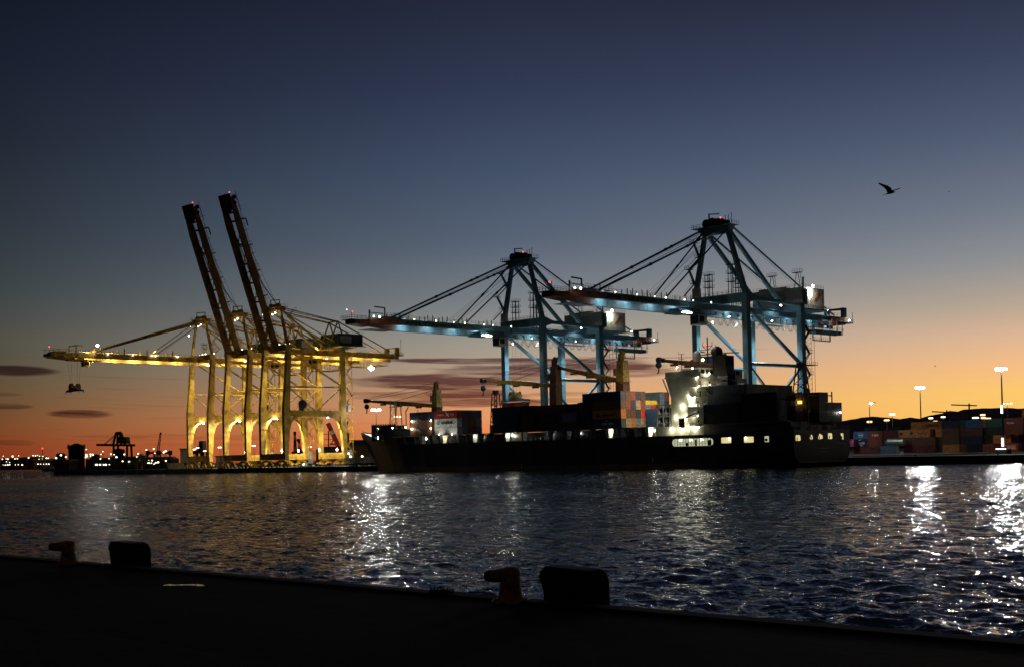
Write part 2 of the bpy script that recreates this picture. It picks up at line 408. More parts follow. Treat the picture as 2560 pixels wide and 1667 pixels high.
    mu = t.nodes.new('ShaderNodeMath'); mu.operation = 'MULTIPLY'; mu.inputs[1].default_value = MIRROR; t.links.new(fr.outputs[0], mu.inputs[0])
    ms = t.nodes.new('ShaderNodeMixShader'); t.links.new(mu.outputs[0], ms.inputs[0]); t.links.new(df.outputs[0], ms.inputs[1]); t.links.new(gl.outputs[0], ms.inputs[2])
    for q in (gl, df, fr): t.links.new(nn, q.inputs['Normal'])
    t.links.new(ms.outputs[0], t.nodes['Material Output'].inputs['Surface'])
    me.materials.append(m)
make_water()

# ------------------------------------------------------------------ ground: terminal quay, far shore, viewer's quay, hills
QY = 357.0
def struct(name, mb, mats, smooth=False):
    return tag(mb.build(name, mats, None, smooth), kind='structure')
b = MB(); b.prism([(-731, QY, -4), (700, QY, -4), (700, 9000, -4), (-6000, 9000, -4), (-6000, 5200, -4), (-1466, 700, -4), (-1180, 640, -4), (-735, 640, -4)], (0, 0, 6.28))
struct('land', b, LAND)
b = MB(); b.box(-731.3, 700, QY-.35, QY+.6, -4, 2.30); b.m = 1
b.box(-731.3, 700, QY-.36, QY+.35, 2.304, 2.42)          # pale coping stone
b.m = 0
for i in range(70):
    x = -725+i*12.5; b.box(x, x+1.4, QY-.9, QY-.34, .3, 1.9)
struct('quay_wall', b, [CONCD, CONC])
b = MB(); b.box(-728, 690, QY+.62, QY+46, 2.29, 2.33); struct('quay_pavement', b, CONC)
b = MB()
for y in (361.0, 393.0):
    b.box(-728, 690, y-.35, y-.12, 2.335, 2.39); b.box(-728, 690, y+.12, y+.35, 2.335, 2.39)
struct('rail_track', b, STEEL)
b = MB(); b.hexa([(-400,405,2.2),(600,405,2.2),(600,900,2.2),(-400,900,2.2)], [(-400,405,2.4),(600,405,2.4),(600,900,3.4),(-400,900,3.4)]); struct('yard_ground', b, LAND)
# viewer's quay
NQ = 19.7; NZ = 2.2
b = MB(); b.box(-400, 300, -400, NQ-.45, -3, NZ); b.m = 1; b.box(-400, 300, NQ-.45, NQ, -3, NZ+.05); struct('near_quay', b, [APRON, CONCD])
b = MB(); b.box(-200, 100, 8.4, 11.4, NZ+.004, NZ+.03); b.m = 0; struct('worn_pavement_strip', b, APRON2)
b = MB()
for y in (5.6, 6.6): b.box(-200, 100, y-.07, y+.07, NZ+.004, NZ+.02)
struct('crane_rail_in_pavement', b, STEEL)
# hills: a ridge profile at real distance with depth behind it
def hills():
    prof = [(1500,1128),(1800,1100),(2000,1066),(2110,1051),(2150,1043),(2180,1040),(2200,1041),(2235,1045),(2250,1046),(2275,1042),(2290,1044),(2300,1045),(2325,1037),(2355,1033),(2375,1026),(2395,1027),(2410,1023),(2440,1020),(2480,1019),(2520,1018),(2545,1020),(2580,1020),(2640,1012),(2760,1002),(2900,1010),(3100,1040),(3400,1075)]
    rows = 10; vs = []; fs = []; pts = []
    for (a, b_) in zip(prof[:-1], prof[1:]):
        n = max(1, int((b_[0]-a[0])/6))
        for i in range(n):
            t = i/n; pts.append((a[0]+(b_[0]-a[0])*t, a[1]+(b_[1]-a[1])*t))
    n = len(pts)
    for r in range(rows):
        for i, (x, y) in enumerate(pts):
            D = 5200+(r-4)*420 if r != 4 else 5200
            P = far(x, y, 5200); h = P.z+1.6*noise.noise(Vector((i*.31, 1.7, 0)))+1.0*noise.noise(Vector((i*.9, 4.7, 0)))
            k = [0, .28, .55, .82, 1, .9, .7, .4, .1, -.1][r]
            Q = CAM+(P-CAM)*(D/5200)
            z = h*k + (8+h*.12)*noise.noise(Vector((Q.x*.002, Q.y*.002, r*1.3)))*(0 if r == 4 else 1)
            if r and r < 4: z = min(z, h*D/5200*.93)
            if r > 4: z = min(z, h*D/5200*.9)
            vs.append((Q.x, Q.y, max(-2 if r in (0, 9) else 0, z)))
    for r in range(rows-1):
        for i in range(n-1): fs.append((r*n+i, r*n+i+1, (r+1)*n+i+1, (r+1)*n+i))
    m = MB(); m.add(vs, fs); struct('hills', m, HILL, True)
hills()
# ------------------------------------------------------------------ terminal gantry cranes
def box_leg(mb, cx, sy, zs, wx, outer, face):
    """leg of rectangular section; zs = [(z, y_front, y_back)], cx centre along the quay"""
    for (z0, f0, k0), (z1, f1, k1) in zip(zs[:-1], zs[1:]):
        mb.hexa([(cx-wx/2,f0,z0),(cx+wx/2,f0,z0),(cx+wx/2,k0,z0),(cx-wx/2,k0,z0)], [(cx-wx/2,f1,z1),(cx+wx/2,f1,z1),(cx+wx/2,k1,z1),(cx-wx/2,k1,z1)])
def bogies(root, cx, y, zb, zt, half, paint):
    for s in (-1, 1):
        m = MB(); x0 = cx+s*half
        m.hexa([(x0-4.2,y-.5,zt-.9),(x0+4.2,y-.5,zt-.9),(x0+4.2,y+.5,zt-.9),(x0-4.2,y+.5,zt-.9)], [(x0-1.4,y-.6,zt),(x0+1.4,y-.6,zt),(x0+1.4,y+.6,zt),(x0-1.4,y+.6,zt)])
        for k in (-1, 1):
            xc = x0+k*2.9
            m.hexa([(xc-2.2,y-.4,zt-1.9),(xc+2.2,y-.4,zt-1.9),(xc+2.2,y+.4,zt-1.9),(xc-2.2,y+.4,zt-1.9)], [(xc-.7,y-.5,zt-.9),(xc+.7,y-.5,zt-.9),(xc+.7,y+.5,zt-.9),(xc-.7,y+.5,zt-.9)])
            for j in (-1.3, 1.3): m.box(xc+j-1.05, xc+j+1.05, y-.55, y+.55, zt-2.55, zt-1.75)
        m.box(x0+s*6.0-.5, x0+s*6.0+.5, y-.4, y+.4, zt-2.3, zt-1.5)
        bo = m.build('bogie', paint, root)
        for k in (-1, 1):
            for j in (-1.3, 1.3):
                w = MB(); xc = x0+k*2.9+j; w.tube((xc, y-.32, zb+.45), (xc, y+.32, zb+.45), .48, 12); w.tube((xc, y-.4, zb+.45), (xc, y+.4, zb+.45), .16, 6); w.build('wheel', STEEL, bo)
def flood(root, p, aim, energy, color=(1,.9,.6), spot=110, sz=.9, m=None, light=True, size=.25):
    p = Vector(p); d = Vector(aim).normalized(); mb = MB()
    a = d.orthogonal().normalized(); b_ = d.cross(a)
    mb.add([p+a*sz/2+b_*sz/2, p-a*sz/2+b_*sz/2, p-a*sz/2-b_*sz/2, p+a*sz/2-b_*sz/2, p+a*sz*.35+b_*sz*.35-d*.3, p-a*sz*.35+b_*sz*.35-d*.3, p-a*sz*.35-b_*sz*.35-d*.3, p+a*sz*.35-b_*sz*.35-d*.3],
           [(0,1,2,3),(4,7,6,5),(0,4,5,1),(1,5,6,2),(2,6,7,3),(3,7,4,0)])
    mb.mi = [0]+[0]*5
    o = mb.build('floodlight', m or L_W, root)
    if light: lamp('SPOT', p+d*.35, energy, color, size, d, spot, o)
    return o

def yellow_crane(cx, label, raised):
    """ship-to-shore crane painted yellow; waterside legs at y 359, landside at y 392, girder at z 54.6"""
    t = thing('container_crane', (cx, 359, 2.33), label, 'crane', 'yellow container cranes on the left of the terminal')
    hx = 9.4
    for s in (-1, 1):
        x = cx+s*hx
        m = MB(); box_leg(m, x, 0, [(8.6,359,361.2),(25.5,359,362.6),(29.5,359,362.4),(42,360.3,362.9),(58,361.6,363.8)], 1.7, 0, 0)
        for z in (20.3, 25.2): m.box(x-.95, x+.95, 358.88, 362.6, z, z+.25)
        m.build('leg', YEL, t)
        m = MB(); box_leg(m, x, 0, [(8.6,393.2,395.2),(25.5,391.4,395.2),(29.5,391.8,395.0),(58,392.8,394.9)], 1.7, 0, 0)
        for z in (20.3, 25.2): m.box(x-.95, x+.95, 391.5, 395.32, z, z+.25)
        m.build('leg', YEL, t)
        m = MB(); m.box(x-.75, x+.75, 362.4, 391.7, 25.8, 28.6)
        # curved haunches under the portal beam
        for (ya, sgn) in ((362.3, 1), (391.8, -1)):
            pts = []
            for k in range(7):
                u = k/6; yy = ya+sgn*6.2*(1-math.cos(u*math.pi/2)); zz = 20.2+5.9*math.sin(u*math.pi/2); pts.append((yy, zz))
            for (y0, z0), (y1, z1) in zip(pts[:-1], pts[1:]): m.beam((x, y0, z0), (x, y1, z1), 1.2, .75, upref=(1,0,0))
        m.box(x-.78, x+.78, 370.5, 383.5, 26.5, 28.1) 
        m.rail([(x+s*.9, 364, 28.65), (x+s*.9, 391, 28.65)], 1.1, 3, .05)
        m.build('portal_beam', YEL, t)
        m = MB(); m.tube((x, 362.6, 39.5), (x, 392.4, 39.9), .42, 8); m.build('brace', YEL, t)
        m = MB(); m.tube((x, 363.2, 56), (x, 392.6, 40.6), .45, 8); m.build('brace', YEL, t)
        m = MB(); m.tube((x, 363, 38.9), (x, 377, 28.7), .34, 8); m.build('brace', YEL, t)
        m = MB(); m.tube((x, 392.2, 39.2), (x, 378.6, 28.7), .34, 8); m.build('brace', YEL, t)
        for y in (362.6, 391.6): pass
    for y0, y1 in ((359.1, 361.1), (393.3, 395.2)):
        m = MB(); m.box(cx-hx-.9, cx+hx+.9, y0, y1, 5.7, 8.65); m.build('sill_beam', YEL, t)
        bogies(t, cx, (y0+y1)/2, 2.4, 5.65, 6.2, YEL)
        m = MB(); m.box(cx-hx-.8, cx+hx+.8, y0+.1+(1.6 if y0 < 370 else 0), y1+(2.2 if y0 < 370 else 0), 56.2, 58.9); m.build('cross_beam', YEL, t)
    # trolley girder (two box girders) and walkways
    for s in (-1, 1):
        m = MB(); xx = cx+s*3.2
        m.box(xx-.55, xx+.55, 357.5, 434, 55.0 if s > 0 else 54.0, 57.4)
        for k in range(20): m.box(xx-.62, xx+.62, 360+k*3.8, 360.12+k*3.8, 55.1, 57.5)
        m.rail([(xx+s*1.3, 358, 57.4), (xx+s*1.3, 434, 57.4)], 1.2, 2.4, .05); m.box(xx+s*.5-.4, xx+s*1.4, 358, 434, 57.3, 57.45) if s > 0 else m.box(xx-1.4, xx, 358, 434, 57.3, 57.45)
        m.build('girder', YEL, t)
    m = MB(); m.box(cx-5.2, cx+5.2, 431, 436, 56.6, 57.1); m.box(cx-4.6, cx-3.6, 431.5, 434, 57.1, 60.8); m.box(cx+3.4, cx+4.4, 431.5, 434, 57.1, 60.8)
    m.beam((cx-4.2,432.5,60.6),(cx+4.2,432.5,60.6), .5); m.rail([(cx+5.2,431,57.1),(cx+5.2,436,57.1),(cx-5.2,436,57.1)], 1.2, 1.6)
    m.beam((cx+4.8,434.5,57),(cx+4.8,434.5,65), .14); m.build('girder_end', YEL, t)
    # apex tower
    for s in (-1, 1):
        m = MB(); m.beam((cx+s*hx, 362.5, 58.5), (cx+s*4.2, 362.2, 75.4), 1.15, 1.15, .95, .95); m.build('tower_leg', YEL, t)
        m = MB(); m.tube((cx+s*4.0, 363, 75.5), (cx+s*3.4, 389, 58.4), .5, 8); m.build('tower_strut', YEL, t)
        m = MB(); m.tube((cx+s*4.1, 363.2, 76.6), (cx+s*3.5, 396.2, 71.9), .3, 6); m.tube((cx+s*4.1, 363.2, 75.7), (cx+s*3.5, 396.2, 71.5), .22, 6)
        m.tube((cx+s*3.5, 396.2, 71.9), (cx+s*3.5, 428.5, 58.6), .32, 6)
        m.tube((cx+s*4.1, 363, 75), (cx+s*3.5, 402, 58.5), .3, 6); m.build('backstay', YEL, t)
        m = MB(); m.beam((cx+s*3.4, 396.2, 72.2), (cx+s*3.4, 390.5, 58.6), .5); m.beam((cx+s*3.4, 396.4, 72), (cx+s*3.4, 401, 59), .5); m.build('stay_post', YEL, t)
    m = MB(); m.beam((cx-3.7,396.2,72),(cx+3.7,396.2,72), .6); m.build('stay_crossbar', YEL, t)
    m = MB(); m.box(cx-5.4, cx+5.4, 360.4, 364.4, 75.1, 76.9); m.box(cx-2.8, cx+2.2, 361, 364, 76.9, 78.1); m.tube((cx-3.2,362.2,77.4),(cx-2.4,362.2,77.4),1.3,12); m.tube((cx+2.4,362.2,77.4),(cx+3.2,362.2,77.4),1.3,12)
    m.beam((cx-2.2,361.2,76.9),(cx-2.2,361.2,80.3),.3); m.beam((cx+2.4,363.2,76.9),(cx+2.4,363.2,80.3),.3); m.beam((cx-2.2,361.2,80.3),(cx+2.4,363.2,80.3),.35)
    m.rail([(cx-6.5,359.8,76.9),(cx+6.5,359.8,76.9),(cx+6.5,365,76.9)],1.1,1.4); m.box(cx-6.5, cx+6.5, 359.8, 365, 76.75, 76.92)
    m.build('tower_head', YEL, t)
    m = MB(); m.zig(cx+6.6, 364.6, 368.4, 58.5, 75.5, 3.4, .9); m.build('tower_stairs', YEL, t)
    for (x, y) in ((cx-6.5, 368), (cx-2, 370)):
        m = MB()
        for sx in (-.8, .8):
            for sy in (-.8, .8): m.beam((x+sx,y+sy,58.8),(x+sx,y+sy,65.4),.16)
        for z in (60.6,62.6,64.8): m.box(x-1.3,x+1.3,y-1.3,y+1.3,z,z+.15); m.rail([(x-1.3,y-1.3,z),(x+1.3,y-1.3,z),(x+1.3,y+1.3,z)],1,1.3)
        m.build('service_tower', YEL, t)
    # machinery house
    m = MB(); m.box(cx-6.6, cx+7.6, 393.5, 408, 60.1, 65.8); m.build('machinery_house', GREEN, t); mh = t.children[-1]
    m = MB()
    for k in range(12): m.box(cx-6.7+k*1.27, cx-6.62+k*1.27, 393.42, 393.5, 60.2, 65.7)
    m.rail([(cx-6.6,393.6,65.8),(cx+7.5,393.6,65.8),(cx+7.5,407.9,65.8)],1.1,1.8); m.box(cx-7, cx+8.6, 393, 409, 59.75, 60.05); m.rail([(cx+8.5,393,60),(cx+8.5,409,60)],1.1,1.8)
    m.build('house_trim', GREEN, mh)
    m = MB(); m.box(cx+7.6, cx+7.68, 394.3, 401, 61.2, 64.6); m.build('pale_panel', BEIGE, mh)
    # stairs on the landside leg, lift cage
    m = MB(); m.zig(cx+hx-.2, 396.3, 399.4, 5, 56, 3.45, .9, True, 1.1); m.beam((cx+hx-.8,400,4),(cx+hx-.8,400,56),.2); m.beam((cx+hx-.8,396,4),(cx+hx-.8,396,56),.2); m.build('stairs', YEL, t)
    m = MB(); m.box(cx+hx-.2, cx+hx+1.4, 395.6, 397.2, 28.2, 31.2); m.build('switch_cabin', WHT, t)
    m = MB(); m.box(cx+hx-.3, cx+hx+1.5, 395.6, 397.4, 5.6, 9.8); m.build('switch_cabin', WHT, t)
    # cable reel
    m = MB(); xr = cx+hx+.9
    m.tube((xr-.25, 369.3, 31.4), (xr+.25, 369.3, 31.4), 2.1, 24); m.mi = [0]*len(m.f); m.m = 0
    for k in range(36):
        an = 2*math.pi*k/36; m.beam((xr, 369.3+2.1*math.cos(an), 31.4+2.1*math.sin(an)), (xr, 369.3+3.1*math.cos(an), 31.4+3.1*math.sin(an)), .1)
    m.tube((xr-.5, 369.3, 31.4), (xr+.6, 369.3, 31.4), .5, 12); m.box(xr-.9, xr-.3, 368, 370.6, 27.5, 31.2)
    m.build('cable_reel', STEEL, t)
    # under-girder service platforms and cab
    m = MB()
    for (ya, yb, za, zb) in ((406, 420, 50.6, 53.8), (420, 427, 51.6, 53.9)):
        for x in (cx-3.6, cx+3.6):
            m.beam((x,ya,za),(x,yb,za),.2); m.beam((x,ya,za+1.1),(x,yb,za+1.1),.12); m.beam((x,ya,zb),(x,yb,zb),.16)
            n = int((yb-ya)/1.6)
            for k in range(n+1): m.beam((x, ya+k*(yb-ya)/n, za), (x, ya+k*(yb-ya)/n, zb), .12)
        m.box(cx-3.6, cx+3.6, ya, yb, za-.1, za+.02)
    m.build('service_platform', YEL, t)
    cyy, cab_z = (299.5, 51.4) if not raised else (383, 50.8)
    m = MB(); m.box(cx-1.2, cx+1.6, cyy-1.3, cyy+1.7, cab_z, cab_z+2.6); m.m = 1; m.box(cx-1.0, cx+1.4, cyy-1.42, cyy-1.2, cab_z+.5, cab_z+2.2); m.box(cx+1.55, cx+1.68, cyy-1, cyy+1.4, cab_z+.8, cab_z+2.2)
    m.m = 0; m.box(cx-2.2, cx+2.6, cyy-2.4, cyy+6.5, cab_z+2.6, cab_z+3.0); m.rail([(cx+2.6,cyy-2.4,cab_z+1.2),(cx+2.6,cyy+6.5,cab_z+1.2)],1.2,1.2)
    m.build('cab', [YEL, GLASS], t)
    m = MB(); y0 = cyy-8; m.box(cx-3.3, cx+3.3, y0, y0+7, 54.0, 54.5)
    for yy in (y0+1, y0+6): m.tube((cx-2.6,yy,54.9),(cx+2.6,yy,54.9),.5,10)
    m.build('trolley', YEL, t)
    # boom
    yh, zh = (360.0 if raised else 356.0), 56.0
    if raised: th = math.atan2(127.0-zh, -(336.5-yh)+0.0)
    else: th = 0.0
    up = math.atan2(1.0, .337) if raised else 0.0
    def B(x, s, h):    # s metres out along the boom, h above its underside
        return (x, yh - s*math.cos(up) + (h-1.4)*math.sin(up), zh + s*math.sin(up) + (h-1.4)*math.cos(up))
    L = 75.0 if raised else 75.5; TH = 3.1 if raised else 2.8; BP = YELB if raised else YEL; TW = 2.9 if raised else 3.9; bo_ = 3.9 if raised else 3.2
    for s in (-1, 1):
        m = MB(); x = cx+s*bo_
        h0 = (0 if s > 0 else -.35) if raised else (.45 if s > 0 else -.6)
        for (s0, s1, ha, hb) in ((0, L-14, 0, 0), (L-14, L-2, 0, .9)):
            m.hexa([B(x-.5,s0,h0+ha),B(x+.5,s0,h0+ha),B(x+.5,s1,h0+hb),B(x-.5,s1,h0+hb)], [B(x-.5,s0,TH),B(x+.5,s0,TH),B(x+.5,s1,TH-(.6 if hb else 0)),B(x-.5,s1,TH-(.6 if hb else 0))])
        for k in range(24): m.beam(B(x, 2+k*2.9, TH), B(x, 2+k*2.9, TH+1.1), .1)
        if raised:
            for k in range(13): m.beam(B(x, 3+k*5.4, TH+.2), B(x+s*1.2, 3+k*5.4, TH+1.9), .14)
        m.beam(B(x+s*.7, 1, 3.9), B(x+s*.7, L-3, 3.9), .1); m.beam(B(x+s*.7, 1, 3.4), B(x+s*.7, L-3, 3.4), .08)
        for q in (12, 26, 38, 50):
            m.beam(B(x, q, 2.7), B(x, q, 5.6), .35, .5)
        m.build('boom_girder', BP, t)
    m = MB()
    for q in list(range(6, 60, 9))+[62, 66]: m.beam(B(cx-3,q,1.6), B(cx+3,q,1.6), .7, .7)
    if raised:
        for q in range(6, 58, 9): m.beam(B(cx-3,q,2.6), B(cx+3,q+9,2.6), .35); m.beam(B(cx-2.6,q+3,2.0), B(cx-2.6,q+7,2.0), .9, .5)
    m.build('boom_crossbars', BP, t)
    m = MB()
    m.hexa([B(cx-TW,L-9,-.2),B(cx+TW,L-9,-.2),B(cx+TW,L-.5,.9),B(cx-TW,L-.5,.9)], [B(cx-TW,L-9,.1),B(cx+TW,L-9,.1),B(cx+TW,L-.5,2.2),B(cx-TW,L-.5,2.2)])
    m.hexa([B(cx-TW,L-8,2.6),B(cx+TW,L-8,2.6),B(cx+TW,L-2.4,2.6),B(cx-TW,L-2.4,2.6)], [B(cx-TW,L-8,3.1),B(cx+TW,L-8,3.1),B(cx+TW,L-2.4,3.1),B(cx-TW,L-2.4,3.1)])
    if raised:
        m.hexa([B(cx-3.4,L-6.4,-.6),B(cx+1.6,L-6.4,-.6),B(cx+2.2,L-.4,-.6),B(cx-3.4,L-.4,-.3)], [B(cx-3.4,L-6.4,2.1),B(cx+1.6,L-6.4,2.1),B(cx+2.2,L-.4,1.9),B(cx-3.4,L-.4,1.9)]); m.tube(B(cx+3.4,L-2.5,3.0), B(cx+4.4,L-2.5,3.0), 1.0, 10); m.tube(B(cx+3.4,L-5,2.4), B(cx+4.4,L-5,2.4), .8, 10)
    for q in (L-1.5, L-4): 
        for x in (cx-4.4, cx+4.4): m.beam(B(x,q,2.8), B(x,q,4.2), .14)
    for x in (cx-4.4, cx+4.4): m.beam(B(x,L-9,4.2), B(x,L,4.2), .14)
    m.beam(B(cx-3.4,L-13,2.8), B(cx-3.4,L-13,6.2), .4); m.beam(B(cx+3.4,L-13,2.8), B(cx+3.4,L-13,6.2), .4); m.beam(B(cx-3.4,L-13,6.2), B(cx+3.4,L-13,6.2), .4); m.beam(B(cx+3.4,L-13,6.2), B(cx+3.4,L-16.5,6.2), .4)
    m.build('boom_tip', YEL if not raised else STEEL, t)
    m = MB(); m.ball(B(cx+1.5, L-(0 if raised else .8), 5.2 if not raised else 2.9), .3, 8, 5); m.build('warning_light', L_R, t)
    m = MB()
    if not raised:
        for s in (-1, 1):
            for dz in (0, .5): m.tube((cx+s*4.2, 361.5, 76.2-dz*2), B(cx+s*3.2, 54.5, 3.2-dz*.3), .26, 6)
            m.tube((cx+s*4.2, 361.5, 75.6), B(cx+s*3.2, 21.5, 3.2), .2, 6)
            m.tube((cx+s*3.0, 361.5, 75.2), B(cx+s*2.2, 19, 3.2), .06, 4); m.tube((cx+s*3.0, 361.5, 77.2), B(cx+s*2.2, 53, 3.4), .06, 4)
    else:
        for s in (-1, 1):   # stays folded along the back of the raised boom, hoist ropes behind it
            m.tube(B(cx+s*3.2, 54, 3.2), B(cx+s*2.8, 33, 4.6), .22, 6); m.tube((cx+s*4.2, 361.5, 76.4), B(cx+s*2.8, 33, 4.6), .22, 6)
            m.tube((cx+s*1.6, 362, 78.0), B(cx+s*1.2, 54, 4.6), .08, 4)
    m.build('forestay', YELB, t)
    # lamps
    wc = (1, .88, .56)
    if not raised:
        for q in (6, 18, 30, 42, 54):
            o = MB().box(cx-.4, cx+.4, yh-q-.2, yh-q+.2, 56.7, 56.9).build('floodlight', L_W, t)
            lamp('AREA', (cx, yh-q, 56.9), 1900, wc, .5, (-1.3, 0, -1), parent=o, sy=9)
        flood(t, (cx+3.6, yh-52, 61.2), (.6, -.6, -.5), 24000, (1,.95,.85), 120, 1.1, L_WB)
        for q in (10, 22, 24, 34, 47): MB().ball((cx+4.3, yh-q, 57.4), .32, 6, 4).build('floodlight', L_S, t)
    for yy in (366, 377, 388, 400, 412, 424):
        o = MB().box(cx-.4, cx+.4, yy-.2, yy+.2, 56.9, 57.1).build('floodlight', L_W, t)
        lamp('AREA', (cx, yy, 56.8), 850, wc, .5, (-1.0, 0, -1), parent=o, sy=8)
    # lamps under the girder that wash the legs, lamps near the ground that wash them from below
    flood(t, (cx+2, 364.6, 53.8), (-.1, .25, -1), 11000, wc, 130)
    flood(t, (cx+2, 390.2, 53.8), (-.1, -.15, -1), 11000, wc, 130)
    flood(t, (cx-7.6, 367, 25.2), (-.5, -.1, -1), 22000, wc, 150, 1.0, L_WB)
    flood(t, (cx+6.2, 387, 25.2), (-.1, .3, -1), 19000, wc, 150, .8)
    for (x, y) in ((cx-7, 391.3), (cx+7, 391.3)):
        flood(t, (x, y, 10.2), (-.25, -1, -.12), 9000, wc, 90, .9, L_WB)
    for k in range(6): MB().ball((cx-5+k*1.9, 364.2+k*.5, 59.3+.25*(k%3)), .28, 6, 4).build('floodlight', L_S, t)
    for p_ in ((cx-8, 361, 74.2), (cx+1, 360, 73.4), (cx+3, 360.2, 74), (cx-10.2, 361.4, 69.5)): MB().ball(p_, .38, 6, 4).build('floodlight', L_S, t)
    return t
YC = 'yellow container crane with its boom raised, '
crC = yellow_crane(-517.1, 'dark silhouetted front yellow crane with boom raised high, nearest the black ship', True)
crB = dup(crC, Vector((-548.2, 359, 2.33)), 'middle yellow crane of three with boom raised high, between lowered one and nearest one')
crA = yellow_crane(-581.0, 'leftmost yellow crane with its long boom lowered over the water', False)
# the blazing lamp behind the nearest yellow crane
flood(crC, (-514, 416.5, 50.0), (.7, -.7, -.3), 36000, (1,.95,.8), 110, 2.0, L_WB, True, 1.0)
# its spreader hanging over the water
def spreader(loc, topz, label, cols, scale=1.0):
    x, y, z = loc; t = thing('spreader', (x, y, z), label, 'spreader', 'spreaders hanging from crane trolleys')
    m = MB(); m.box(x-1.1, x+1.1, y-2.6, y+2.6, z+2.0, z+3.2)
    for s in (-1, 1): m.tube((x-.9, y+s*1.7, z+3.5), (x+.9, y+s*1.7, z+3.5), .75, 12); m.box(x-1.2, x+1.2, y+s*1.7-.5, y+s*1.7+.5, z+2.8, z+3.2)
    m.build('headblock', cols[0], t)
    m = MB(); m.box(x-.9, x+.9, y-.9*3, y+.9*3, z+.9, z+1.9)
    for s in (-1, 1): m.box(x-6.1, x+6.1, y+s*.9-.22, y+s*.9+.22, z+.6, z+1.1)
    for s in (-1, 1):
        m.box(x+s*6.1-.3, x+s*6.1+.3, y-1.3, y+1.3, z+.35, z+1.1)
        for q in (-1, 1): m.beam((x+s*6.1, y+q*1.2, z+.4), (x+s*6.4, y+q*1.35, z-.5), .18, .3)
    m.beam((x-6, y-1.0, z+1.1), (x-1, y-1.0, z+1.9), .2); m.beam((x+6, y-1.0, z+1.1), (x+1, y-1.0, z+1.9), .2)
    m.build('spreader_frame', cols[1], t)
    m = MB()
    for sx in (-1, 1):
        for sy in (-1, 1): m.tube((x+sx*.9, y+sy*1.7, z+4.1), (x+sx*1.6, y+sy*2.4, topz), .045, 4)
    m.build('hoist_ropes', GALV, t)
    return t
S1 = hit(187, 979, 0, -581.0)
spreader((-581, S1.y, 39.2), 54, 'blue spreader with orange headblock hanging over the water below the lowered yellow boom', (ORG, BLUEP))

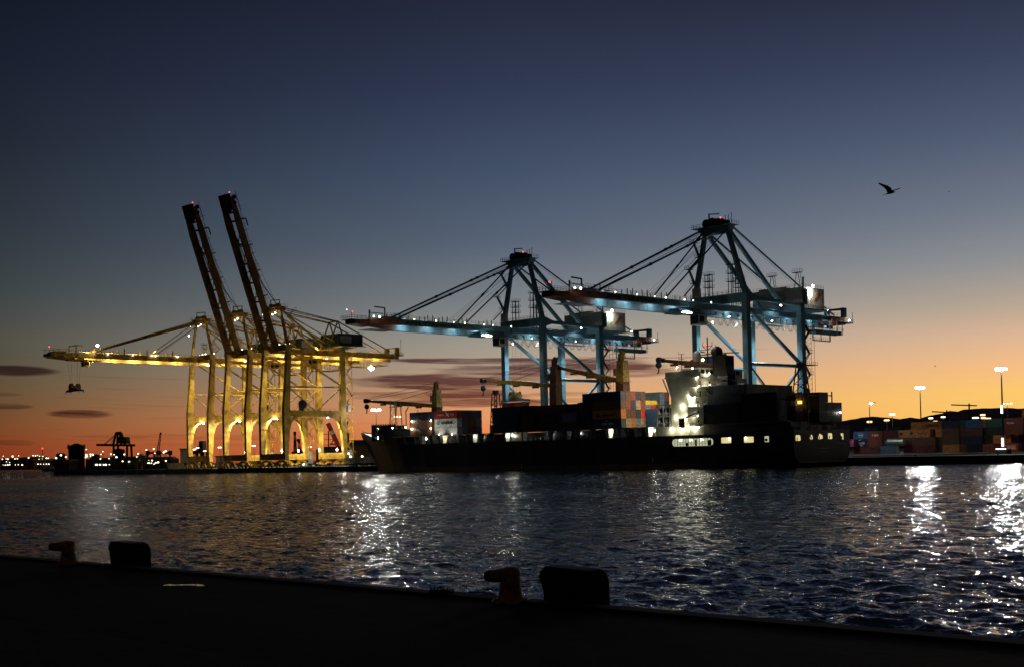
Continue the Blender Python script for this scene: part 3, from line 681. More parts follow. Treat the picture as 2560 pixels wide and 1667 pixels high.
def blue_crane(cx, label):
    t = thing('container_crane', (cx, 360, 2.33), label, 'crane', 'blue container cranes above the ship')
    hx = 10.2; ox = cx-1.5
    for s in (-1, 1):
        x = cx+s*hx
        for (f, k) in ((360, 362.1), (392, 394.1)):
            m = MB(); box_leg(m, x, 0, [(7.5, f, k), (56.4 if f < 380 else 54.5, f, k)], 2.0, 0, 0)
            for z in (14, 24, 35, 44): m.box(x-1.05, x+1.05, f-.04, k+.04, z, z+.12)
            m.build('leg', TEAL, t)
        m = MB(); m.box(x-.9, x+.9, 362.1, 392, 18.6, 21.4); m.build('portal_beam', TEAL, t)
        m = MB(); m.tube((x, 362, 33.4), (x, 392, 33.6), .62, 10); m.build('brace', TEAL, t)
        m = MB(); m.tube((x, 361.9, 51.6), (x, 392.3, 34.4), .68, 10); m.build('brace', TEAL, t)
        m = MB(); m.tube((x, 362, 32.8), (x, 376.6, 21.6), .55, 10); m.build('brace', TEAL, t)
        m = MB(); m.tube((x, 392, 33), (x, 377.6, 21.6), .55, 10); m.build('brace', TEAL, t)
        m = MB(); m.tube((x, 362, 55.2), (x, 392, 54.6), .7, 10)
        m.hexa([(x-.9,361.9,53.4),(x+.9,361.9,53.4),(x+.9,366.5,54.7),(x-.9,366.5,54.7)], [(x-.9,361.9,56.9),(x+.9,361.9,56.9),(x+.9,366.5,55.5),(x-.9,366.5,55.5)]); m.build('top_tie', TEAL, t)
    for (y0, y1) in ((360, 362), (392, 394)):
        m = MB(); m.box(cx-hx-1, cx+hx+1, y0, y1, 5, 7.6); m.build('sill_beam', TEAL, t)
        bogies(t, cx, (y0+y1)/2, 2.4, 5.0, 6.4, TEAL)
    m = MB(); m.box(cx-hx-.8, cx+hx+.8, 360.2, 362.0, 53.6, 56.5); m.hexa([(cx-hx-.8,359.5,56.4),(cx+hx+.8,359.5,56.4),(cx+hx+.8,362.6,56.4),(cx-hx-.8,362.6,56.4)], [(cx-hx-.8,359.5,56.55),(cx+hx+.8,359.5,56.55),(cx+hx+.8,362.6,56.55),(cx-hx-.8,362.6,56.55)])
    m.rail([(cx-hx-.8,359.6,56.55),(cx+hx+.8,359.6,56.55)], 1.1, 1.7); m.rail([(cx-hx-.8,362.5,56.55),(cx+hx+.8,362.5,56.55)], 1.1, 1.7)
    m.build('cross_beam', TEAL, t)
    m = MB(); m.box(cx-hx-.8, cx+hx+.8, 392.1, 394, 52.6, 55.2); m.rail([(cx-hx-.8,391.6,55.2),(cx+hx+.8,391.6,55.2)],1.1,1.7); m.build('cross_beam', TEAL, t)
    # girder + boom: near box girder, far box girder
    ytip = 278.0
    for s in (-1, 1):
        m = MB(); x = cx+s*2.2; zb = 51.1 if s > 0 else 49.4
        m.box(x-.6, x+.6, 352, 433, zb, 53.1)
        for k in range(21): m.box(x-.66, x+.66, 354+k*3.8, 354.15+k*3.8, zb+.1, 53.2)
        m.box(x+s*.6 if s > 0 else x-1.7, x+1.7 if s > 0 else x-.6, 352, 433, 53.0, 53.12); m.rail([(x+s*1.6, 363, 53.1), (x+s*1.6, 432, 53.1)], 1.2, 2.2)
        m.build('girder', TEAL, t)
        m = MB(); 
        m.box(x-.6, x+.6, ytip+20, 351.6, zb, 52.9)
        m.box(x-.66, x+.66, ytip+22, 351.6, zb+.2, zb+.35)
        for k in range(15): m.box(x-.65, x+.65, ytip+24+k*3.8, ytip+24.12+k*3.8, zb+.1, 52.95)
        m.box(x+.6 if s > 0 else x-1.7, x+1.7 if s > 0 else x-.6, ytip+8, 351.6, 52.85, 52.97); m.rail([(x+s*1.6, ytip+6, 52.95), (x+s*1.6, 351, 52.95)], 1.2, 2.0)
        m.m = 1
        m.hexa([(x-.6,ytip+6,50.9),(x+.6,ytip+6,50.9),(x+.6,ytip+20,zb),(x-.6,ytip+20,zb)], [(x-.6,ytip+6,52.5),(x+.6,ytip+6,52.5),(x+.6,ytip+20,52.9),(x-.6,ytip+20,52.9)])
        g = m.build('boom_girder', [TEAL, ORG], t)
        if s > 0:
            text('APM TERMINALS', STEEL, (x+.68, 313.2, 51.95), (0, 1, 0), (0, 0, 1), 1.35, 27, .0, g, bold=True)
        m = MB()
        for yy in (297, 312, 319, 328.5, 341): 
            for dx in (-.7, .7):
                m.beam((x+dx*.5, yy+dx, 52.9), (x+dx*.5, yy+dx*1.25, 55.2), .14, .3)
            m.box(x-.6, x+.6, yy-1, yy+1, 52.9, 53.2); m.build('stay_saddle', TEALD, t); m = MB()
    m = MB()
    for yy in range(300, 352, 8): m.box(cx-2, cx+2, yy, yy+.7, 51.6, 52.6)
    for yy in range(356, 432, 9): m.box(cx-2, cx+2, yy, yy+.7, 51.6, 52.6)
    m.build('crossbars', TEAL, t)
    m = MB(); m.hexa([(cx-2.6,ytip,50.6),(cx+2.6,ytip,50.6),(cx+2.6,ytip+7,50.0),(cx-2.6,ytip+7,50.0)], [(cx-2.6,ytip,51.9),(cx+2.6,ytip,51.9),(cx+2.6,ytip+7,52.4),(cx-2.6,ytip+7,52.4)])
    m.box(cx-3.0, cx+3.0, ytip-1.6, ytip+8, 51.9, 52.05); m.m = 1
    m.rail([(cx-3.0,ytip+8,52.05),(cx-3.0,ytip-1.6,52.05),(cx+3.0,ytip-1.6,52.05),(cx+3.0,ytip+8,52.05)],1.3,1.2)
    m.beam((cx+3.0,ytip-1.6,52),(cx+3.0,ytip-1.6,54.6),.14)
    m.box(cx-3.4,cx+3.4,ytip+6,ytip+17,49.0,49.12); m.rail([(cx+3.4,ytip+6,49.1),(cx+3.4,ytip+17,49.1)],1.1,1.3)
    m.beam((cx+3,ytip+6,52),(cx+3,ytip+6,55.4),.4); m.beam((cx+3,ytip+6,54.6),(cx+3,ytip+12,54.5),.25); m.beam((cx-2.2,ytip+17,52.8),(cx-2.2,ytip+17,57.2),.35); m.beam((cx-2.2,ytip+17,57.2),(cx-2.2,ytip+12.5,57.4),.4)
    m.rail([(cx+3.6,ytip+12,53.6),(cx+3.6,ytip+24,53.6),(cx-3.0,ytip+24,53.6)],1.2,1.3); m.box(cx-3.0,cx+3.6,ytip+12,ytip+24,53.5,53.62)
    m.build('boom_tip', [ORG, TEALD], t)
    m = MB(); m.ball((cx-1, ytip+1.8, 55.0), .27); m.build('warning_light', L_R, t)
    # apex tower
    for s in (-1, 1):
        m = MB(); m.beam((cx+s*hx, 361, 56.4), (ox+s*4.6, 362, 78), 1.5, 1.5, 1.25, 1.25); m.build('tower_leg', TEAL, t)
        m = MB(); m.beam((ox+s*4.6, 362.6, 78.2), (cx+s*4.4, 390.5, 54.8), 1.0, 1.2, 1.0, 1.3); m.build('tower_strut', TEAL, t)
        m = MB(); m.tube((ox+s*5.4, 363.2, 79.4), (cx+s*5.4, 401.5, 61.6), .3, 6); m.tube((cx+s*5.4, 401.5, 61.6), (cx+s*4.4, 424, 53.4), .3, 6); m.build('backstay', TEALD, t)
        m = MB()
        a_, b_ = Vector((ox+s*5.2, 361.2, 79.2)), Vector((cx+s*2.9, 297, 53.6)); m.tube(a_, b_, .32, 6)
        for u in (.28, .33, .62): c_ = a_.lerp(b_, u); m.tube(c_, a_.lerp(b_, u+.012), .5, 6)
        a_, b_ = Vector((ox+s*4.8, 361.2, 78.2)), Vector((cx+s*2.9, 328.5, 53.4)); m.tube(a_, b_, .26, 6)
        c_ = a_.lerp(b_, .5); m.tube(c_, a_.lerp(b_, .53), .4, 6)
        for (q, zz) in ((1.2, 54), (2.0, 54.2)): m.tube((ox+s*q, 361.4, 79.6), (cx+s*q, 299-q, 53.7), .06, 4)
        m.tube((cx+s*1.6, 361.4, 78), (cx+s*1.6, 326, 53.7), .05, 4); m.tube((cx+s*1.0, 361.4, 78), (cx+s*1.0, 322, 53.7), .05, 4)
        m.build('forestay', TEALD, t)
        m = MB(); m.tube((cx+s*5.2, 363, 77.6), (cx+s*5.4, 398, 61.9), .05, 4); m.build('rope', STEEL, t)
    m = MB(); m.hexa([(ox-5.2,360.9,77.2),(ox+5.2,360.9,77.2),(ox+5.2,363.4,77.2),(ox-5.2,363.4,77.2)], [(ox-6.9,360.6,79.6),(ox+6.3,360.6,79.6),(ox+6.3,363.8,79.6),(ox-6.9,363.8,79.6)])
    m.box(ox-8.6, ox+7.2, 359.6, 364.6, 79.6, 79.75)
    m.build('tower_head', TEAL, t)
    m = MB(); m.rail([(ox-8.6,364.6,79.75),(ox-8.6,359.6,79.75),(ox+7.2,359.6,79.75),(ox+7.2,364.6,79.75)],1.2,1.1)
    m.tube((ox-3.6,361,81.1),(ox-3.6,363.2,81.1),1.5,14); m.tube((ox-1.2,361,81.3),(ox-1.2,363.2,81.3),1.5,14); m.tube((ox+1.6,361,81.1),(ox+1.6,363.2,81.1),1.3,14); m.box(ox-4.4,ox+4.6,361,363.4,79.75,81.4)
    m.beam((ox-2.6,361.6,80),(ox-2.6,361.6,84.4),.35); m.beam((ox-2.6,361.6,84.2),(ox+1.6,361.6,83.8),.3)
    for xx in (ox+4.2, ox+5.4, ox+6.6): m.beam((xx,361.4,79.7),(xx,361.4,83.4+.4*math.sin(xx)),.14)
    m.build('sheave_block', STEEL, t)
    m = MB(); m.ball((ox+2.9, 360.4, 82.2), .27); m.build('warning_light', L_R, t)
    m = MB(); z = 57.2
    m.beam((cx-hx-.6,361,57),(cx-5.6,361.6,78),.12)
    k = 0
    while z < 75:       # stairs up the sloping tower leg
        zz = z+4.3; xo = cx-hx-1.2+(z-57)*.265; xo2 = cx-hx-1.2+(zz-57)*.265
        m.beam((xo, 359+(1.8 if k%2 else -2.6), z), (xo2, 359+(-2.6 if k%2 else 1.8), zz), .9, .14); m.beam((xo, 359+(1.8 if k%2 else -2.6), z+1.1), (xo2, 359+(-2.6 if k%2 else 1.8), zz+1.1), .08)
        yb = 359+(-2.6 if k%2 else 1.8); m.box(xo2-.9, xo2+1.0, yb-1.4, yb+1.2, zz-.08, zz+.06); m.rail([(xo2+1, yb-1.4, zz), (xo2-.9, yb-1.4, zz), (xo2-.9, yb+1.2, zz)], 1.1, 1)
        z = zz; k += 1
    m.build('tower_stairs', TEALD, t)
    for (x, y, h) in ((cx-6.4, 363.6, 9.0), (cx+2.8, 364, 11.5), (cx+5.4, 364.4, 6.5)):
        m = MB(); zb = 56.5
        for sx in (-.9, .9):
            for sy in (-.8, .8): m.beam((x+sx,y+sy,zb-3.3),(x+sx,y+sy,zb+h-1),.2)
        for q in (.45, .72, 1.0): z = zb+(h-1.3)*q; m.box(x-1.5,x+1.5,y-1.2,y+1.2,z,z+.14); m.rail([(x-1.5,y-1.2,z),(x+1.5,y-1.2,z),(x+1.5,y+1.2,z)],1.0,1.0)
        m.build('service_tower', TEALD, t)
    m = MB(); m.box(cx-9.6, cx-7, 358.6, 360, 56.6, 59.6); m.build('switch_cabin', BEIGE, t)
    # machinery house
    m = MB(); m.box(cx-12, cx+8.6, 397.3, 411, 53.9, 61.3); m.build('machinery_house', BEIGE, t); mh = t.children[-1]
    m = MB()
    for k in range(16): m.box(cx-12+k*1.32, cx-11.93+k*1.32, 397.22, 397.3, 54, 61.2)
    for k in range(10): m.box(cx+8.6, cx+8.66, 397.9+k*1.4, 397.98+k*1.4, 54, 61.2)
    m.box(cx-4, cx+2, 397.1, 399.6, 61.3, 62.0); m.box(cx-10, cx-7, 398, 402, 61.3, 62.1)
    m.build('panel_joints', BEIGE, mh)
    m = MB(); m.rail([(cx-12,397.4,61.3),(cx+8.5,397.4,61.3),(cx+8.5,410.9,61.3)],1.1,1.7); m.box(cx-12.6,cx+10.4,396.4,412.4,53.5,53.75); m.rail([(cx+10.3,396.4,53.75),(cx+10.3,412.3,53.75)],1.1,1.5); m.build('roof_rail', TEALD, mh)
    m = MB()       # slanting orange emblem stripes
    for (o_, w_) in ((0, .55), (1.1, .5)):
        m.prism([(cx+8.68, 404.2+o_, 56.6), (cx+8.68, 404.2+o_+w_, 56.6), (cx+8.68, 407.0+o_+w_+.5, 59.6), (cx+8.68, 407.0+o_, 59.6)], (.03, 0, 0))
    m.build('emblem', ORG, mh)
    for x, y in ((cx-5, 399), (cx+6.4, 397.6)):
        m = MB(); m.beam((x-1.2,y,61.3),(x-.3,y,66.4),.18); m.beam((x+1.2,y,61.3),(x+.3,y,66.4),.18); m.beam((x+1.8,y,61.3),(x+1.2,y,66.4),.12); m.box(x-1.5,x+1.6,y-1,y+1,66.4,66.55); m.rail([(x-1.5,y-1,66.5),(x+1.6,y-1,66.5),(x+1.6,y+1,66.5)],1.1,1)
        m.build('stay_post', TEALD, t)
    m = MB(); m.box(cx+9.2, cx+10.2, 396.4, 397.8, 55, 60.4); m.beam((cx+9.7,396,54),(cx+9.7,396,64.5),.5); m.build('hoist_frame', TEALD, t)
    # rear end and hanging platforms
    m = MB(); m.box(cx-4.6, cx+4.6, 429, 437, 51, 51.3); m.m = 1; m.box(cx-3.4, cx+3.4, 424, 433.4, 50.4, 53.2); m.m = 0
    m.box(cx-4, cx-3, 431, 433.5, 53.2, 56.6); m.box(cx+3, cx+4, 431, 433.5, 53.2, 56.6); m.beam((cx-3.5,432,56.3),(cx+3.5,432,56.3),.6); m.beam((cx+3.5,432,55.8),(cx+4,419,54.6),.3)
    m.rail([(cx+4.6,424,51.3),(cx+4.6,437,51.3),(cx-4.6,437,51.3)],1.2,1.3); m.beam((cx+4.5,436.6,51.3),(cx+4.5,436.6,55.2),.12)
    m.build('girder_end', [TEALD, ORG], t)
    m = MB()
    m.box(cx+1.4, cx+4.4, 412, 429, 46.3, 47.7)
    m.rail([(cx+4.6,410.5,47.7),(cx+4.6,430,47.7)],1.2,1.4)
    for yy in (411, 416, 421, 426, 429.5): m.beam((cx+4.4,yy,46.3),(cx+4.4,yy,51),.2)
    m.beam((cx+3.8,410.6,43.8),(cx+3.8,422,43.8),.35); m.beam((cx+3.8,410.6,43.8),(cx+3.8,410.6,51),.3); m.beam((cx+3.8,422,43.8),(cx+3.8,422,51),.35); m.beam((cx+3.8,416,43.8),(cx+3.8,416,46.4),.2)
    m.rail([(cx+3.8,410.6,43.8),(cx+3.8,422,43.8)],1.1,1.4)
    m.build('service_platform', TEAL, t)
    m = MB(); m.box(cx+2.6, cx+4.8, 378.5, 391, 47.5, 47.7); m.rail([(cx+4.8,378.5,47.7),(cx+4.8,391,47.7)],1.2,1.2); 
    for yy in (379,384,390): m.beam((cx+4.6,yy,47.6),(cx+4.6,yy,51),.18)
    m.build('side_walkway', TEAL, t)
    # landside leg stairs + lift shaft
    m = MB(); m.zig(cx+hx-.3, 395.1, 398.4, 5, 49, 3.7, 1.0, True, 1.2)
    for yy in (394.9, 396.9): m.beam((cx+hx-1.2,yy,4),(cx+hx-1.2,yy,50),.16)
    for k in range(22): m.beam((cx+hx-1.2,394.9,5+2*k),(cx+hx-1.2,396.9,5+2*k),.1)
    for yy in (395, 398.5, 400.4): m.beam((cx+hx+.5,yy,4),(cx+hx+.5,yy,50),.1)
    for k in range(26): m.beam((cx+hx+.5,395,5+1.75*k),(cx+hx+.5,398.5,5+1.75*k),.07); m.beam((cx+hx+.5,395,5+1.75*k),(cx+hx+.5,398.5,6.75+1.75*k),.06)
    for z in (22.5, 34, 46): m.box(cx+hx-1.4, cx+hx+1.6, 394, 400.6, z, z+.18); m.rail([(cx+hx+1.6,394,z+.1),(cx+hx+1.6,400.6,z+.1)],1.1,1.2)
    m.build('stairs', STEEL, t)
    # festoon cables
    m = MB(); y = 353.0 if True else 0; sp = 4.1; x = cx+3.9
    while y < 424:
        pts = [Vector((x, y+sp*k/8, 49.6-3.6*(1-((k-4)/4)**2))) for k in range(9)]
        for dx in (0, .35): m.path([p+Vector((dx, dx, 0)) for p in pts], .07, 4)
        m.box(x-.25, x+.35, y-.3, y+.3, 49.5, 50.1); y += sp
    m.build('festoon_cable', GALV, t)
    # trolley and driver's cab
    yc = 345.5
    m = MB(); m.box(cx-3, cx+3.4, yc-10.5, yc-3.6, 49.1, 50.0); m.rail([(cx+3.5,yc-10.5,49),(cx+3.5,yc-3.6,49)],1.3,1.1)
    for yy in (yc-9, yc-5): m.tube((cx-2,yy,50.4),(cx+2,yy,50.4),.5,10)
    m.box(cx-2.5, cx+3.2, yc-4, yc+8.5, 49.4, 49.7); m.build('trolley', TEALD, t)
    m = MB(); m.box(cx-.6, cx+3.0, yc-.2, yc+4.0, 45.9, 49.1); m.m = 1; m.hexa([(cx-.4,yc-.3,46.2),(cx+2.8,yc-.3,46.2),(cx+2.8,yc-.1,46.2),(cx-.4,yc-.1,46.2)],[(cx-.4,yc-.5,48.7),(cx+2.8,yc-.5,48.7),(cx+2.8,yc-.1,48.7),(cx-.4,yc-.1,48.7)]); m.box(cx+2.95,cx+3.08,yc+.1,yc+2.4,46.8,48.7)
    m.m = 0; m.rail([(cx+3.2,yc+4,46.6),(cx+3.2,yc+8.5,46.6)],1.2,1.1); m.box(cx+1.4,cx+3.2,yc+4,yc+8.5,46.5,46.62)
    m.build('cab', [BEIGE, GLASS], t)
    wc = (.93, .98, 1.0)
    flood(t, (cx+3.6, yc-7, 49.3), (.2, -.3, -1), 3500, wc, 150, .8, L_WB)
    MB().box(cx+3.42, cx+3.5, yc-9.6, yc-4.6, 49.1, 49.5).build('floodlight', L_W, t)
    flood(t, (cx+3.3, yc+6.5, 46.9), (0, .3, -1), 1500, wc, 140, .5)
    # boom and girder lamps
    for q in (302, 314, 326, 338, 366, 380, 402, 418):
        o = MB().box(cx-.3, cx+.3, q-.2, q+.2, 52.5, 52.7).build('floodlight', L_W, t)
        lamp('AREA', (cx, q, 52.4), 600, (.8, .93, 1), .5, (-.75, 0, -1), parent=o, sy=12)
    for q, rr_ in ((285,.3), (287.5,.36), (303,.2), (313,.22), (321.5,.18), (327,.24), (336.5,.2), (341,.16), (350.5,.22)): MB().ball((cx+4.1, q, 53.2), rr_, 6, 4).build('floodlight', L_S, t)
    flood(t, (cx+10.6, 400.5, 61.5), (-1.0, .35, -.85), 1500, (1,.95,.85), 120, .8, L_WB)
    MB().ball((cx+8.9, 401.6, 58.6), .55, 8, 5).build('floodlight', L_WB, t)
    flood(t, (cx+4.6, 419.5, 54.6), (.2, .25, -1), 1500, (.9,.97,1), 130, .7, L_W)
    flood(t, (cx+5.0, 433.6, 51.9), (.5, .1, -.6), 700, (.9,.97,1), 130, .6, L_W)
    flood(t, (cx+6.6, 386.6, 54.2), (-.4, 0, -.9), 800, (.9,.97,1), 130, .6, L_W)
    # downlights added below the girder stand in for yard light on the legs
    flood(t, (cx+1, 364.5, 49.6), (0, .15, -1), 20000, (.82,.95,1), 150, .6)
    flood(t, (cx+1, 389.5, 49.6), (0, -.15, -1), 20000, (.82,.95,1), 150, .6)
    # uplights added at the sill to brighten the legs
    for (x, y, ax_, ay) in ((cx, 377, 0, 0),):
        flood(t, (x+6, 363.6, 9.0), (.25, .25, 1), 9000, (.85,.95,1), 150, .6); flood(t, (x+6, 390.4, 9.0), (.25, -.1, 1), 9000, (.85,.95,1), 150, .6)
    return t
crR = blue_crane(-262.1, 'larger looking right blue crane towering behind the ship bridge')
crL = dup(crR, Vector((-353.75, 360, 2.33)), 'left blue crane behind the middle of the ship, its boom tip above the bow')
spreader((-353.75, onX(1288, 985, -353.75).y, 25.2), 48.6, 'yellow and pale blue spreader lifting a container under the left blue crane', (YEL2, GALV))
# ------------------------------------------------------------------ container ship
SY0, SY1 = 326.3, 356.0; SC = (SY0+SY1)/2
ship = thing('container_ship', (-320, SC, 0), 'long black hulled container ship moored at the terminal', 'ship')
def hull():
    # station: x, deck half width, deck z, waterline half width, flare power, bottom z
    H = (SY1-SY0)/2
    st = [(-212.2,H+.25,10.9,12.0,.30,1.2),(-216,H+.12,10.8,11.5,.28,.6),(-222,H,10.6,11,.25,-2),(-232,H,10.4,12,.25,-2),(-245,H,10.3,13.6,.3,-2),(-260,H,10.3,H,.5,-2),(-300,H,10.3,H,.5,-2),(-350,H,10.35,H,.5,-2),
          (-372,H,10.4,H-.6,.8,-2),(-387,H-.3,10.5,H-3,1.1,-2),(-398,12.6,11.6,8.4,1.3,-2),(-406,10.4,13.0,5.0,1.5,-2),(-414,7.4,14.4,1.8,1.7,-2),(-420,4.8,15.1,.2,2.0,4.6),(-424.5,2.7,15.5,.05,2.2,10.0),(-427.9,.35,15.8,.05,2.4,14.4)]
    NZ_ = 14; vs = []; fs = []
    for (x, hd, zd, hw, pw, zb) in st:
        for sgn in (-1, 1):
            for k in range(NZ_):
                u = k/(NZ_-1); z = zb+(zd-zb)*u
                if x > -214.5: q = min(1, max(0, (z-zb)/(zd-zb))); y = hw+(hd-hw)*(1-(1-min(1, q*2.6))**2.4)
                elif x > -248: q = max(0, (z+.0))/zd; y = hw+(hd-hw)*(1-(1-min(1, q*1.6))**2.4)
                else: q = max(0, min(1, z/zd)) if zb < 0 else u; y = hw+(hd-hw)*q**pw
                vs.append((x - (0 if x > -240 else 0), SC+sgn*y, z))
    n = 2*NZ_
    for i in range(len(st)-1):
        for s in (0, 1):
            for k in range(NZ_-1):
                a = i*n+s*NZ_+k; b_ = a+1; c = a+n+1; d_ = a+n
                fs.append((a, b_, c, d_) if s else (a, d_, c, b_))
        a = i*n+NZ_-1; fs.append((a, a+NZ_, a+NZ_+n, a+n))       # deck
    fs.append(tuple(range(NZ_))+tuple(range(2*NZ_-1, NZ_-1, -1)))  # transom
    m = MB(); m.add(vs, fs)
    return m, st
hm, ST = hull()
HM = bpy.data.materials.new('hull_paint'); HM.use_nodes = True
t_ = HM.node_tree; b_ = t_.nodes['Principled BSDF']; b_.inputs['Roughness'].default_value = .42
g_ = t_.nodes.new('ShaderNodeNewGeometry'); s_ = t_.nodes.new('ShaderNodeSeparateXYZ'); t_.links.new(g_.outputs['Position'], s_.inputs[0])
n_ = t_.nodes.new('ShaderNodeTexNoise'); n_.inputs['Scale'].default_value = .25; n_.inputs['Detail'].default_value = 8
r_ = t_.nodes.new('ShaderNodeValToRGB'); r_.color_ramp.elements[0].color = (.012,.012,.014,1); r_.color_ramp.elements[1].color = (.030,.031,.034,1); r_.color_ramp.elements[0].position = .35; r_.color_ramp.elements[1].position = .7
r2 = t_.nodes.new('ShaderNodeValToRGB'); r2.color_ramp.elements[0].color = (.10,.04,.02,1); r2.color_ramp.elements[1].color = (.24,.12,.06,1)
co_ = t_.nodes.new('ShaderNodeTexCoord'); mp_ = t_.nodes.new('ShaderNodeMapping'); mp_.inputs['Scale'].default_value = (1, 1, .15); t_.links.new(co_.outputs['Object'], mp_.inputs[0]); t_.links.new(mp_.outputs[0], n_.inputs['Vector'])
t_.links.new(n_.outputs[0], r_.inputs[0]); t_.links.new(n_.outputs[0], r2.inputs[0])
mm = t_.nodes.new('ShaderNodeMath'); mm.operation = 'LESS_THAN'; mm.inputs[1].default_value = 1.75; t_.links.new(s_.outputs[2], mm.inputs[0])
mx = t_.nodes.new('ShaderNodeMix'); mx.data_type = 'RGBA'; t_.links.new(mm.outputs[0], mx.inputs[0]); t_.links.new(r_.outputs[0], mx.inputs[6]); t_.links.new(r2.outputs[0], mx.inputs[7]); t_.links.new(mx.outputs[2], b_.inputs['Base Color'])
hl = hm.build('hull', HM, ship, smooth=False)
# rubbing strake, bulwark rim, draught marks
m = MB(); m.beam((-420,SC-4.9,15.2),(-398,SC-12.7,11.75),.12,.3); m.beam((-398,SC-12.7,11.75),(-387,SC-14.6,10.6),.12,.3)
m.beam((-427.9,SC-.4,15.9),(-420,SC-4.9,15.2),.15,.35); m.beam((-427.9,SC+.4,15.9),(-420,SC+4.9,15.2),.15,.35)
m.beam((-276,SY0-.05,7.2),(-262,SY0-.05,7.2),.1,.16); m.beam((-262,SY0-.05,7.2),(-257,SY0-.05,6.2),.1,.16); m.beam((-257,SY0-.05,6.2),(-238,SY0-.05,6.2),.1,.16)
m.build('rubbing_strake', HULL, hl)
m = MB(); m.beam((-322,SY0-.04,.7),(-322,SY0-.04,2.5),.3,.04); m.beam((-264.2,SY0-.04,2.2),(-264.2,SY0-.04,3.6),.35,.04); m.beam((-264.7,SY0-.04,3.6),(-263.7,SY0-.04,3.6),.1,.05); m.build('draught_mark', WHT, hl)
# lit openings in the hull side (mooring and machinery deck behind them)
def rrect(x0, x1, z0, z1, r, y, n=6):
    pts = []
    for (cx, cz, a0) in ((x1-r, z1-r, 0), (x0+r, z1-r, 90), (x0+r, z0+r, 180), (x1-r, z0+r, 270)):
        for k in range(n+1): a = R(a0+90*k/n); pts.append((cx+r*math.cos(a), y, cz+r*math.sin(a)))
    return pts
def hull_window(x0, x1, z0, z1, r, mat_, bars=0):
    m = MB(); m.add(rrect(x0, x1, z0, z1, r, SY0-.03), [tuple(range(28))]); w = m.build('hull_opening', mat_, ship)
    f = MB(); P = rrect(x0, x1, z0, z1, r, SY0-.08)
    for i in range(28): f.beam(P[i], P[(i+1) % 28], .12, .14, upref=(0,1,0))
    for k in range(bars): xx = x0+(k+1)*(x1-x0)/(bars+1); f.box(xx-.06, xx+.06, SY0-.12, SY0-.02, z0+.15, z1-.1)
    f.build('frame', STEEL, w); return w
w = hull_window(-256.3, -240.6, 6.9, 9.3, 1.1, L_WING, 14)
m = MB()
for zz in (7.6, 8.2): m.box(-254.5, -241, SY0-.13, SY0-.05, zz, zz+.08)
m.box(-242.8,-241.4,SY0-.14,SY0-.04,7.0,8.7); m.box(-251,-250,SY0-.14,SY0-.04,7.0,8.0); m.box(-247.5,-246.9,SY0-.14,SY0-.04,7.0,8.9)
m.build('railing', STEEL, w)
for xx in (-253, -249, -245): MB().ball((xx, SY0-.25, 8.85), .2, 6, 4).build('lamp', L_W, w)
for (x0, x1) in ((-237.8,-234.0), (-229.6,-226.0)): 
    w = hull_window(x0, x1, 7.5, 9.35, .35, L_WIN); MB().ball((x0+3.0 if x0 < -235 else x0+.7, SY0-.2, 8.9), .2, 6, 4).build('lamp', L_W, w)
w = hull_window(-222.4, -218.6, 7.5, 9.35, .35, L_WING)
m = MB(); m.box(-220.8,-220.2,SY0-.12,SY0-.05,6.5,9.3); m.build('pillar', WHT, w); MB().box(-222.2,-221.3,SY0-.12,SY0-.05,7.8,8.6).build('locker', RED, w)
# openings in the transom
for (y0, y1, z0, z1, pts) in ((326.9,329.4,7.7,9.3,0),(334.2,335.9,7.9,9.5,1),(338.6,341.2,8.0,9.7,1),(344.1,346.4,8.1,9.8,0),(351.0,352.6,7.9,9.7,2)):
    m = MB(); X = -212.17
    if pts == 0: m.add([(X,y0,z0+.2),(X,y0+.3,z0),(X,y1-.2,z0),(X,y1,z0+.3),(X,y1-.1,z1-.2),(X,y1-.5,z1),(X,y0+.2,z1),(X,y0,z1-.3)], [tuple(range(8))])
    elif pts == 1: m.add([(X,y0,z0+.5),(X,y0+.6,z0),(X,y1,z0+.3),(X,y1-.2,z1-.5),(X,y0+.9,z1),(X,y0+.5,z1-.6)], [tuple(range(6))])
    else: m.add([(X,y0,z1),(X,y1,z1),(X,y1,z0),(X,y1-.6,z0)], [tuple(range(4))])
    w = m.build('transom_opening', L_WIN, ship)
    MB().box(X+.01, X+.08, y0+.5, y0+.85, z0+.1, z0+1.0).build('fitting', STEEL, w)
m = MB()
m.rail([(-212.4,326.2,10.9),(-212.4,356.1,10.9)],1.1,1.6,.05); m.rail([(-212.6,326.3,10.8),(-232,SY0+.2,10.4)],1.1,2,.05); m.rail([(-262,SY0+.15,10.3),(-386,SY0+.2,10.4)],1.1,2.2,.045)
m.rail([(-424.5,SC-2.5,15.5),(-417,SC-6,14.8)],1.0,1.5,.05)
m.build('deck_railing', GALV, ship)
# name on the transom is unreadable in the dark: two faint lines
m = MB(); m.box(-212.18,-212.13,338.5,343.8,5.3,5.45); m.box(-212.18,-212.13,339.5,342.8,4.4,4.52); m.build('stern_lettering', GALV, ship)
